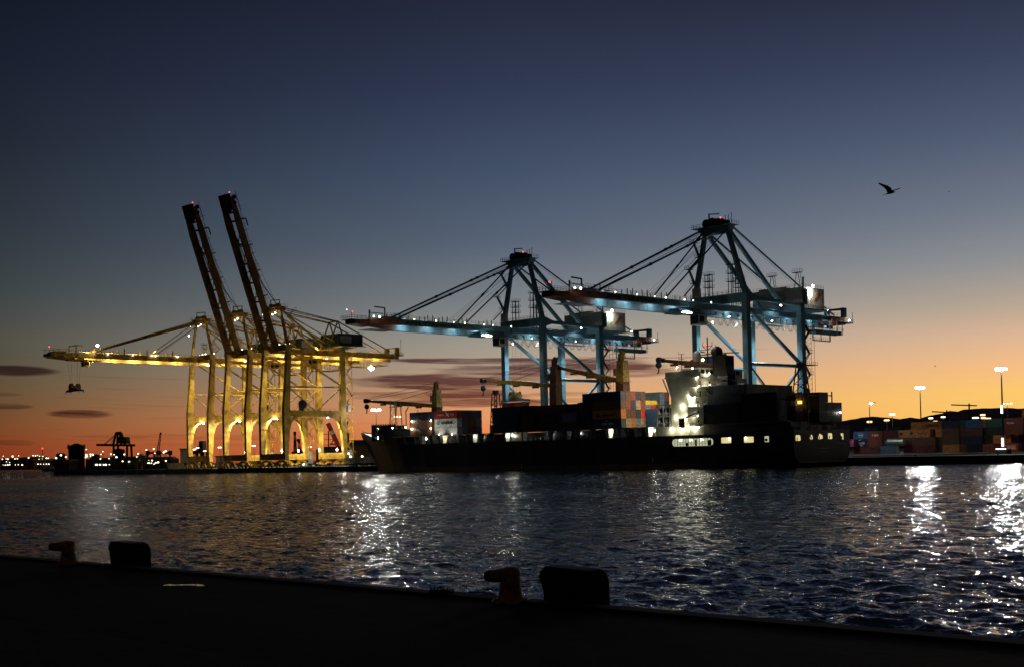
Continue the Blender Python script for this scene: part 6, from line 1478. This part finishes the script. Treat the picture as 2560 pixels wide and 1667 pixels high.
def lattice_crane(x0, y0, x1, y1, D, label, mt, w=1.4, name='mobile_crane'):
    a, b_ = far(x0, y0, D), far(x1, y1, D); t = thing(name, (a.x, a.y, 2), label, 'crane', 'mobile cranes in the harbour')
    m = MB(); q = Vector((a.x,a.y,2)); m.beam(q, a, 3.2); m.box(a.x-3.5,a.x+3.5,a.y-3.5,a.y+3.5,2,6); m.build('tower', mt, t)
    d = (b_-a).normalized(); s = d.orthogonal().normalized(); s2 = d.cross(s); L = (b_-a).length; m = MB()
    cs = [(s+s2)*w/2, (s-s2)*w/2, (-s-s2)*w/2, (-s+s2)*w/2]
    for c in cs: m.beam(a+c, b_+c*.4, .28)
    n = int(L/2.5)
    for k in range(n):
        for i in range(4): m.beam(a.lerp(b_,k/n)+cs[i]*(1-.6*k/n), a.lerp(b_,(k+1)/n)+cs[(i+1)%4]*(1-.6*(k+1)/n), .16)
    m.tube(b_, b_-Vector((0,0,1.6)), .9, 8); m.build('jib', mt, t)
    m = MB(); m.beam(a+Vector((0,0,7)), b_, .12); m.beam(a, a+Vector((0,0,7)), .5); m.tube(b_, b_-Vector((0,0,L*.35)), .08, 4); m.build('ropes', STEEL, t)
    return t
lattice_crane(393, 1142, 401.5, 1080, 1200, 'thin dark mobile crane with upright jib on the left shore', DCR, 2.2)
lattice_crane(738, 1128, 737, 1078, 800, 'dark mobile crane with upright jib inside the right portal', STEEL, 1.6)
lattice_crane(862, 1080, 866.5, 1052, 0+700, 'small mobile crane jib rising just left of the bow', STEEL, 1.6)
lattice_crane(750, 1125, 745, 1096, 820, 'short hooked mobile crane inside the right portal', STEEL, 1.4)
# red reach stacker boom
a = far(845, 1112, 740); b_ = far(820, 1057, 740)
t = thing('harbour_crane', (a.x, a.y, 2.4), 'red and white banded crane boom leaning left behind the right yellow crane', 'crane', 'mobile cranes in the harbour')
m = MB(); d = b_-a
for k in range(6):
    m.m = k % 2 if k in (3,) else 0; m.beam(a+d*(k/6), a+d*((k+1)/6), 2.0, 2.4)
m.build('boom', [RED, WHT], t); m = MB(); m.beam(Vector((a.x,a.y,2.4)), a, 1.5); m.beam(a, a-Vector((3,3,-1)), 1.0); m.beam(a-Vector((3,3,0)), a+d*.35, .5); m.box(a.x-3,a.x+3,a.y-2.5,a.y+2.5,2.4,5.0); m.build('undercarriage', RED, t)
P = far(821, 1076, 760); m = MB(); m.beam((P.x,P.y,2),(P.x,P.y,P.z),.5)
for dz, w in ((2,3),(5,4),(8,3)): m.beam((P.x-w,P.y-w,P.z-dz),(P.x+w,P.y+w,P.z-dz),.3)
tag(m.build('power_pylon', STEEL, origin=(P.x,P.y,2)), 'thin power pylon with three cross arms behind the right yellow crane', 'pylon')
# distant gantry on the left
a, b_ = far(366, 1131, 1150), far(429, 1131, 1150); u = (b_-a).normalized(); L = (b_-a).length
t = thing('yard_gantry', (a.x, a.y, 2), 'dark yard gantry beside the thin mobile crane on the left', 'gantry crane')
m = MB(); m.beam(a, b_, 2, 1.8)
for q in (0, .45, .9): m.beam(a+u*L*q-Vector((0,0,0)), a+u*L*(q+.1), 5, 4)
m.build('beam', mat('gantry_red', (.12,.03,.03), .7), t)
for q in (.05, .3, .55, .93): P = a+u*L*q; MB().beam(Vector((P.x,P.y,2)), P, 1.0).build('leg', RUST, t)
# tower cranes on the ridge
for (x0,x1,xm,y,yb_,lb) in ((2378,2442,2423,1011,1025,'reddish tower crane on the ridge, right one'),(2330,2369,2367,1028,1035,'thin tower crane with long jib left of the reddish one')):
    A, B_, Mt = far(x0,y,3000), far(x1,y+2,3000), far(xm,y+1,3000); t = thing('tower_crane', far(xm,1100,3000), lb, 'tower crane', 'tower cranes on the ridge')
    m = MB(); m.beam(A, B_, 2.2, 2.6); m.build('jib', ORG, t); m = MB(); m.beam(far(xm,1100,3000), Mt+Vector((0,0,4)), 2.6); m.build('mast', RUST, t)
# many small harbour lights on the far left shore
LP = [(40,492),(30,530),(75,525),(98,528),(185,525),(215,523),(232,487),(80,560),(120,570),(40,600),(65,603),(95,600),(120,598),(190,600),(225,598),(275,600),(355,512),(410,485),(440,488),(465,482),(490,493),(530,495),(485,530),(525,525),(575,517),(598,517),(470,590),(503,590),(540,590),(575,590),(605,590),(695,515),(755,480),(818,503),(1070,410),(1070,475),(1078,495),(1065,505),(1120,470),(1150,475),(1122,493),(1275,435),(1253,470),(1247,525),(1375,468),(1415,473),(1443,503),(1540,470),(1350,522),(1188,598),(1203,598),(1243,598),(1285,598),(1312,598),(1355,596),(1520,555),(1713,462),(1700,500),(1730,540),(1815,415),(1905,403),(1920,455),(1845,545),(1885,545),(1835,575),(1855,577),(1880,578),(1910,590),(1930,573),(1960,568),(2055,550),(2055,430),(2030,445),(1600,560)]
hl_m = [MB().ball((0,0,0), rr, 8, 5, .85).build('lamp_head', L_F) for rr in (.5, .68, .85)]
HLP = [o.data for o in hl_m]
for o in hl_m: bpy.data.objects.remove(o)
pole_me = MB().tube((0,0,-1), (0,0,0), .5, 5).build('pole', STEEL); PME = pole_me.data; bpy.data.objects.remove(pole_me)
rl = random.Random(4)
for (x, y) in LP:
    X, Yp = x*.20168, 1040+y*.20168; D = 1420 if X < 135 else 1080
    if y < 470: D = 1100
    P = far(X, Yp, D)
    t = thing('harbour_lamp', (P.x, P.y, 2.0), 'small white lamp among the many harbour lights on the far left shore', 'lamp', 'harbour lights on the far left shore')
    o = bpy.data.objects.new('lamp_head', rl.choice(HLP)); COL.objects.link(o); o.parent = t; o.location = (0, 0, P.z-2.0)
    o = bpy.data.objects.new('pole', PME); COL.objects.link(o); o.parent = t; o.location = (0, 0, P.z-2.0); o.scale = (.5, .5, max(.5, P.z-2.0))
P = far(106, 1120, 1420); t = thing('radio_mast', (P.x,P.y,2), 'thin radio mast with tiny red light on the far left', 'mast'); m = MB(); m.beam((P.x,P.y,2),(P.x,P.y,P.z),.5); m.build('pole', STEEL, t); MB().ball(P, .8, 6, 4).build('warning_light', L_R, t)
P = far(31.5, 1140, 1420); tag(MB().ball(P, 1.2, 8, 5).build('amber_lamp', L_FO, origin=P), 'single amber lamp above the white ones at the far left', 'lamp')

# ------------------------------------------------------------------ things on the terminal quay between the cranes
def barrier(x0, x1, label):
    a = onZ(x0, 1170.5, 2.33); y = 363.5; A = onY(x0, 1160, y); B_ = onY(x1, 1160, y); n = max(2, int((B_.x-A.x)/1.5))
    t = thing('striped_barrier', (A.x, y, 2.33), label, 'barrier', 'black and yellow striped barriers')
    m = MB(); m.box(A.x, B_.x, y, y+.2, 2.33, 5.6); m.build('panel', STEEL, t)
    m = MB(); L = B_.x-A.x; h = 3.15
    for k in range(n+3):
        q = A.x-3.2+k*(L+3.2)/(n+2); p0, p1 = q+3.2, q
        def cl(v): return min(B_.x, max(A.x, v))
        pts = [(q+3.2, 2.4), (q+3.95, 2.4), (q+.75, 5.55), (q, 5.55)]
        if q < A.x or q+3.95 > B_.x: continue
        m.add([(px, y-.03, pz) for px, pz in pts], [(0,1,2,3)])
    m.build('stripes', mat('stripe_yellow', (.85,.76,.42)), t)
barrier(412, 467, 'long striped barrier left of the leftmost yellow crane')
barrier(545, 558, 'short striped barrier between the leftmost and middle yellow cranes')
barrier(622, 652, 'short striped barrier between the middle and right yellow cranes')
def vehicle(x, y, L, H, W, label, kind, bodym, name='parked_car', p=None):
    q = onZ(x, y, 2.33) if p is None else onY(x, y, p); X, Y = q.x, q.y; z = 2.33
    t = thing(name, (X, Y, z), label, kind)
    m = MB()
    if kind == 'car':
        m.hexa([(X,Y,z+.35),(X+L,Y,z+.35),(X+L,Y+W,z+.35),(X,Y+W,z+.35)], [(X+.08,Y+.05,z+.9),(X+L-.08,Y+.05,z+.9),(X+L-.08,Y+W-.05,z+.9),(X+.08,Y+W-.05,z+.9)])
        m.build('body', bodym, t); m = MB(); m.hexa([(X+.8,Y+.08,z+.9),(X+L-.5,Y+.08,z+.9),(X+L-.5,Y+W-.08,z+.9),(X+.8,Y+W-.08,z+.9)], [(X+1.5,Y+.2,z+H),(X+L-1.1,Y+.2,z+H),(X+L-1.1,Y+W-.2,z+H),(X+1.5,Y+W-.2,z+H)]); m.build('cabin', GLASS, t)
        m = MB(); m.box(X+1.6,X+L-1.2,Y+.22,Y+W-.22,z+H-.02,z+H+.05); m.build('roof', bodym, t)
        wx = (.9, L-.9)
    else:
        m.box(X, X+2.3, Y, Y+W, z+.7, z+H); m.hexa([(X-.4,Y+.05,z+.7),(X,Y+.05,z+.7),(X,Y+W-.05,z+.7),(X-.4,Y+W-.05,z+.7)], [(X-.1,Y+.05,z+H*.62),(X,Y+.05,z+H*.62),(X,Y+W-.05,z+H*.62),(X-.1,Y+W-.05,z+H*.62)]); m.build('cab', bodym, t)
        m = MB(); m.box(X+.4, X+1.9, Y-.03, Y, z+H*.55, z+H*.85); m.box(X-.03, X, Y+.2, Y+W-.2, z+H*.6, z+H*.9); m.build('window', GLASS, t)
        m = MB(); m.box(X, X+L, Y+.3, Y+W-.3, z+.6, z+.95); m.build('chassis', STEEL, t); wx = (.9, L-2.2, L-1.0)
    for w in wx:
        for yy in (Y+.1, Y+W-.35): k = MB(); r = .34 if kind == 'car' else .5; k.tube((X+w, yy, z+r), (X+w, yy+.25, z+r), r, 14); k.build('wheel', BLK, t)
    MB().ball((X-.02, Y+.3, z+.7), .13, 6, 4).build('headlight', L_S, t); MB().ball((X-.02, Y+W-.3, z+.7), .13, 6, 4).build('headlight', L_S, t)
    return t
v = vehicle(765, 1160, 9, 3.6, 2.5, 'white terminal truck with tall cab under the right yellow crane', 'truck', WHT, 'terminal_truck', 374); 
vehicle(766, 1164, 4.4, 1.5, 1.8, 'white car parked before the terminal truck', 'car', WHT, 'parked_car', 366)
vehicle(812, 1164, 4.6, 1.5, 1.8, 'blue car parked right of the terminal truck', 'car', BLUEP, 'parked_car', 368)
vehicle(742, 1164, 4.3, 1.45, 1.8, 'green grey car left of the white car', 'car', mat('car_green_grey', (.2,.26,.22)), 'parked_car', 370)
for (x, p, c, lb) in ((787, 364, RED, 'red shirt and dark trousers, standing on the quay right of the white car'),(793, 364, STEEL, 'dark jacket, standing beside the person in the red shirt'),(797, 364, BLUEP, 'blue overall, rightmost of three standing on the quay')):
    P = onY(x, 1160, p); X, Y = P.x, p; z = 2.33
    t = thing('person', (X, Y, z), 'person in '+lb, 'person', 'dock workers on the quay')
    me = bpy.data.meshes.new('body'); vv = [(0,0,.95),(0,0,1.2),(0,0,1.42),(0,0,1.55),(0,0,1.68),(.2,0,1.4),(.27,.02,1.12),(.3,-.05,.88),(-.2,0,1.4),(-.27,.02,1.12),(-.3,-.05,.88),(.1,0,.9),(.12,-.02,.5),(.13,0,.08),(.13,-.16,.04),(-.1,0,.9),(-.12,.03,.5),(-.14,.05,.08),(-.14,-.1,.04)]
    me.from_pydata(vv, [(0,1),(1,2),(2,3),(3,4),(2,5),(5,6),(6,7),(2,8),(8,9),(9,10),(0,11),(11,12),(12,13),(13,14),(0,15),(15,16),(16,17),(17,18)], [])
    o = bpy.data.objects.new('body', me); COL.objects.link(o); o.parent = t; me.materials.append(c)
    md = o.modifiers.new('skin', 'SKIN'); sd = me.skin_vertices[0].data
    rr_ = [.15,.14,.16,.055,.11,.07,.05,.04,.07,.05,.04,.095,.07,.05,.04,.095,.07,.05,.04]
    for i_, r0_ in enumerate(rr_): sd[i_].radius = (r0_, r0_*.85)
    sd[0].use_root = True; o.modifiers.new('sub', 'SUBSURF').levels = 1
    h_ = MB(); h_.ball((X, Y, z+1.7), .125, 12, 8, 1.15); h_.build('hard_hat', YEL, t)
# pale containers on trailers between the crane and the bow
P0 = onY(861, 1150, 366)
xs_ = [861, 874, 888, 900, 914, 926]
for i, (x, w) in enumerate(((861,11),(873,13),(888,9),(899,13),(913,12),(926,12))):
    X = onY(x, 1150, 372).x; L = onY(x+w, 1150, 372).x-X
    o = container(['white','pale grey','tan','white','white','pale grey'][i], X, 372, 3.6, 6.06 if L < 9 else 12.19, 2.6, '%s container on a trailer behind the bow, %s from the left' % (['white','pale grey','beige','white','white','pale grey'][i], nm[i]), 'pale containers on trailers near the bow')
    m = MB(); m.box(X, X+6, 372.2, 374.2, 3.2, 3.55); m.box(X+1,X+1.3,372.3,372.6,2.33,3.2)
    t = thing('trailer', (X, 372, 2.33), 'dark trailer carrying the %s pale container from the left behind the bow' % nm[i], 'trailer', 'trailers near the bow')
    m.build('chassis', STEEL, t)
    for wx in (3.2, 4.4, 5.5): k = MB(); k.tube((X+wx, 372.1, 2.83), (X+wx, 372.45, 2.83), .5, 12); k.build('wheel', BLK, t)
for i, (x, y) in enumerate(((875,1132.5),(880.5,1141),(909,1139.5),(941,1147))):
    P = onY(x, y, 378); t = thing('street_lamp', (P.x, P.y, 2.33), 'curved arm street lamp above the pale containers, %s from the left' % nm[i], 'street lamp', 'street lamps behind the pale containers')
    m = MB(); m.tube((P.x,P.y,2.33),(P.x,P.y,P.z-.6),.12,6); m.path([Vector((P.x,P.y,P.z-.6)),Vector((P.x-.2,P.y,P.z-.1)),Vector((P.x-.9,P.y,P.z+.1))],.09,5); m.build('pole', WHT, t); MB().ball((P.x-1.0,P.y,P.z),.4,8,5,.6).build('lamp_head', L_W, t)
    lamp('POINT', (P.x-1.0, P.y-3.0, P.z-.3), 1300, (1,.88,.62), .4, parent=t)

# ------------------------------------------------------------------ viewer's quay: bollards, fenders, bird
BOLL = mat('bollard_yellow_paint', (.78,.36,.04), .55, var=.3, scale=5, dirt=(.16,.06,.02), bump=.5)
def bollard(x, ybase, label):
    P = onZ(x, ybase, NZ); X, Y = P.x, min(P.y, NQ-.25); P = Vector((X, Y, NZ)); m = MB()
    prof = [(.42,0),(.40,.05),(.27,.10),(.235,.22),(.215,.38),(.21,.5),(.225,.6),(.20,.68),(.10,.72)]
    n = 20; vs = []
    for (r, z) in prof:
        for i in range(n): a = 2*math.pi*i/n; vs.append((X+r*math.cos(a), Y+r*math.sin(a), NZ+z))
    fs = [(k*n+i, k*n+(i+1) % n, (k+1)*n+(i+1) % n, (k+1)*n+i) for k in range(len(prof)-1) for i in range(n)]+[tuple(range((len(prof)-1)*n, len(prof)*n))]
    m.add(vs, fs)
    d = Vector((-.3, -.95, 0)).normalized(); a0 = P+Vector((0,0,.55))-d*.12; s = d.cross(Vector((0,0,1))); vs = []; st = [(0,.17,.17),(.18,.17,.165),(.36,.155,.14),(.5,.15,.125),(.6,.15,.125),(.67,.12,.1),(.70,.05,.04)]
    for (q, rw, rh) in st:
        for i in range(16): a = 2*math.pi*i/16; vs.append(a0+d*q+s*(rw*math.cos(a))+Vector((0,0,rh*math.sin(a)+q*.02)))
    fs = [(k*16+i, (k+1)*16+i, (k+1)*16+(i+1) % 16, k*16+(i+1) % 16) for k in range(len(st)-1) for i in range(16)]+[tuple(range((len(st)-1)*16, len(st)*16))[::-1], tuple(range(16))]
    m.add(vs, fs)
    t = thing('quay_bollard', (X, Y, NZ), label, 'bollard', 'yellow bollards on the near quay')
    m.build('bollard_body', BOLL, t, smooth=True)
    for k in range(6): a = k*math.pi/3+.3; b2_ = MB(); b2_.tube((X+.35*math.cos(a), Y+.35*math.sin(a), NZ+.03), (X+.35*math.cos(a), Y+.35*math.sin(a), NZ+.09), .035, 6); b2_.build('bolt', RUST, t)
bollard(1277, 1504, 'rusty yellow hook bollard beside the larger fender, near the middle')
bollard(172, 1410, 'dark rusty hook bollard beside the smaller fender, far left')
def fender(x0, x1, ytop, label):
    A = onY(x0, 1500, NQ+.1); B_ = onY(x1, 1500, NQ+.1); L = B_.x-A.x; h = onY((x0+x1)/2, ytop, NQ+.3).z; yy = NQ+.08; zb = -.6
    out = [(A.x+.12, zb), (A.x+L, zb), (A.x+L, NZ+(h-NZ)*.55), (A.x+L*.985, NZ+(h-NZ)*.72), (A.x+L*.95, NZ+(h-NZ)*.86), (A.x+L*.88, NZ+(h-NZ)*.95), (A.x+L*.76, h-.01), (A.x+L*.1, h+.02), (A.x+.03, h-.07), (A.x-.04, h-.2), (A.x+.0, NZ+(h-NZ)*.62), (A.x+.09, NZ+(h-NZ)*.3)]
    t = thing('quay_fender', (A.x+L/2, yy, zb), label, 'fender', 'black rubber fenders on the near quay')
    m = MB(); m.prism([(px, yy, pz) for px, pz in out], (0, .42, 0)); m.build('rubber_block', BLK, t)
    m = MB(); m.prism([(px+(A.x+L/2-px)*.0, yy+.42, pz) for px, pz in out], (0, .06, 0)); m.build('facing_panel', mat('fender_face', (.03,.04,.03), .5), t)
fender(1353, 1486, 1417, 'larger black fender panel standing up from the near quay edge, middle')
fender(276, 344, 1353, 'smaller black fender panel on the near quay edge, far left')
# a puddle, a torn tuft and faint painted lines on the near quay
P = onZ(418, 1459, NZ); Q = onZ(502, 1464, NZ); n = 26; vs = []; d = Q-P
for i in range(n):
    a = 2*math.pi*i/n; r1 = .5+.06*math.sin(3*a+1); r2 = .16+.05*math.sin(2*a)+.03*math.sin(5*a); c = (P+Q)/2; s = Vector((-d.y, d.x, 0)).normalized()
    v = c+d*(r1*math.cos(a))+s*(r2*math.sin(a)*1.1)+s*.12*math.sin(2.2*math.cos(a)*1.5); vs.append((v.x, v.y, NZ+.006))
PUD = bpy.data.materials.new('rain_puddle'); PUD.use_nodes = True; b_ = PUD.node_tree.nodes['Principled BSDF']; b_.inputs['Base Color'].default_value = (.01,.01,.01,1); b_.inputs['Roughness'].default_value = .02; b_.inputs['IOR'].default_value = 1.33
m = MB(); m.add(vs, [tuple(range(n))]); tag(m.build('puddle', PUD), kind='structure')
tf = MB(); rr = random.Random(2)
for k in range(260):
    P = onZ(1070+rr.uniform(0,85), 1484, NZ); c = Vector((P.x, NQ-.3+rr.uniform(0,.25), NZ)); hh = rr.uniform(.04,.22); e = Vector((rr.uniform(-.06,.06), rr.uniform(-.06,.06), hh)); s = Vector((rr.uniform(-.02,.02), rr.uniform(-.02,.02), 0))
    tf.add([c-s, c+s, c+e], [(0,1,2)])
tag(tf.build('grass_tuft', mat('dry_grass', (.05,.045,.02), .9)), 'dark dry weeds growing along the near quay edge left of the bollard', 'weeds', kind='stuff')
m = MB()
for (x0, y0, x1, y1) in ((1730,1548,1790,1536),(2425,1598,2470,1588)):
    a, b_ = onZ(x0, y0, NZ), onZ(x1, y1, NZ); s = Vector((-(b_-a).y, (b_-a).x, 0)).normalized()*.06; m.add([(v.x, v.y, NZ+.008) for v in (a-s, b_-s, b_+s, a+s)], [(0,1,2,3)])
tag(m.build('painted_lines', mat('worn_paint', (.25,.22,.18), .8)), kind='structure')
def bird(x, y, D, span, label, yaw=0):
    C_ = far(x, y, D); t = thing('seagull', C_, label, 'bird', 'birds in the dusk sky')
    s = span; hd = (RGT*.97+UPV*.12).normalized(); sd = FWD; up = Vector((0,0,1))
    m = MB(); st = [(-.40,.012,.03),(-.28,.03,.04),(-.14,.075,.06),(0,.085,.075),(.12,.075,.07),(.2,.05,.055),(.26,.042,.045),(.31,.03,.03),(.35,.008,.008)]; vs = []
    for (q, ru, rs) in st:
        zoff = .03*math.sin((q+.3)*3) - .035*(1 if q < -.25 else 0)
        for i in range(10): a = 2*math.pi*i/10; vs.append(C_+hd*(q*s*.55)+up*(ru*s*math.sin(a)*.6+zoff*s*.5)+sd*(rs*s*.8*math.cos(a)))
    fs = [(k*10+i, k*10+(i+1) % 10, (k+1)*10+(i+1) % 10, (k+1)*10+i) for k in range(len(st)-1) for i in range(10)]+[tuple(range(10))[::-1], tuple(range(80, 90))]
    m.add(vs, fs)
    def wing(pts, ch):
        for k in range(len(pts)-1):
            a, b_ = pts[k], pts[k+1]; ca, cb = ch[k], ch[k+1]; th = up*s*.016; f_ = hd*.8+up*.15
            m.add([a-f_*ca/2-th, a+f_*ca/2-th, b_+f_*cb/2-th, b_-f_*cb/2-th, a-f_*ca/2+th, a+f_*ca/2+th, b_+f_*cb/2+th, b_-f_*cb/2+th], [(0,3,2,1),(4,5,6,7),(0,1,5,4),(1,2,6,5),(2,3,7,6),(3,0,4,7)])
    def pt(dx, dy, dz): return C_+RGT*(dx*s)+UPV*(dy*s)+FWD*(dz*s)
    wing([pt(-.02,.02,-.04), pt(-.12,.13,-.16), pt(-.25,.2,-.25), pt(-.40,.245,-.33), pt(-.56,.30,-.4)], [.24*s,.23*s,.18*s,.11*s,.02*s])
    wing([pt(.04,.02,.04), pt(.13,.11,.16), pt(.24,.16,.25), pt(.36,.2,.33), pt(.47,.25,.4)], [.18*s,.15*s,.11*s,.08*s,.04*s])
    m.hexa([pt(-.14,-.03,-.05), pt(-.14,-.03,.05), pt(-.26,-.085,.07), pt(-.26,-.085,-.07)], [pt(-.14,-.015,-.05), pt(-.14,-.015,.05), pt(-.27,-.075,.07), pt(-.27,-.075,-.07)])
    m.build('body', mat('bird_dark', (.045,.035,.03), .8), t)
bird(2226, 483, 72, 1.42, 'large dark seagull with raised wings high on the right')
bird(2372.5, 481, 420, .9, 'tiny speck of a bird right of the large seagull')
bird(2338.5, 915, 420, 1.0, 'tiny dark bird above the hills between the two tall masts')
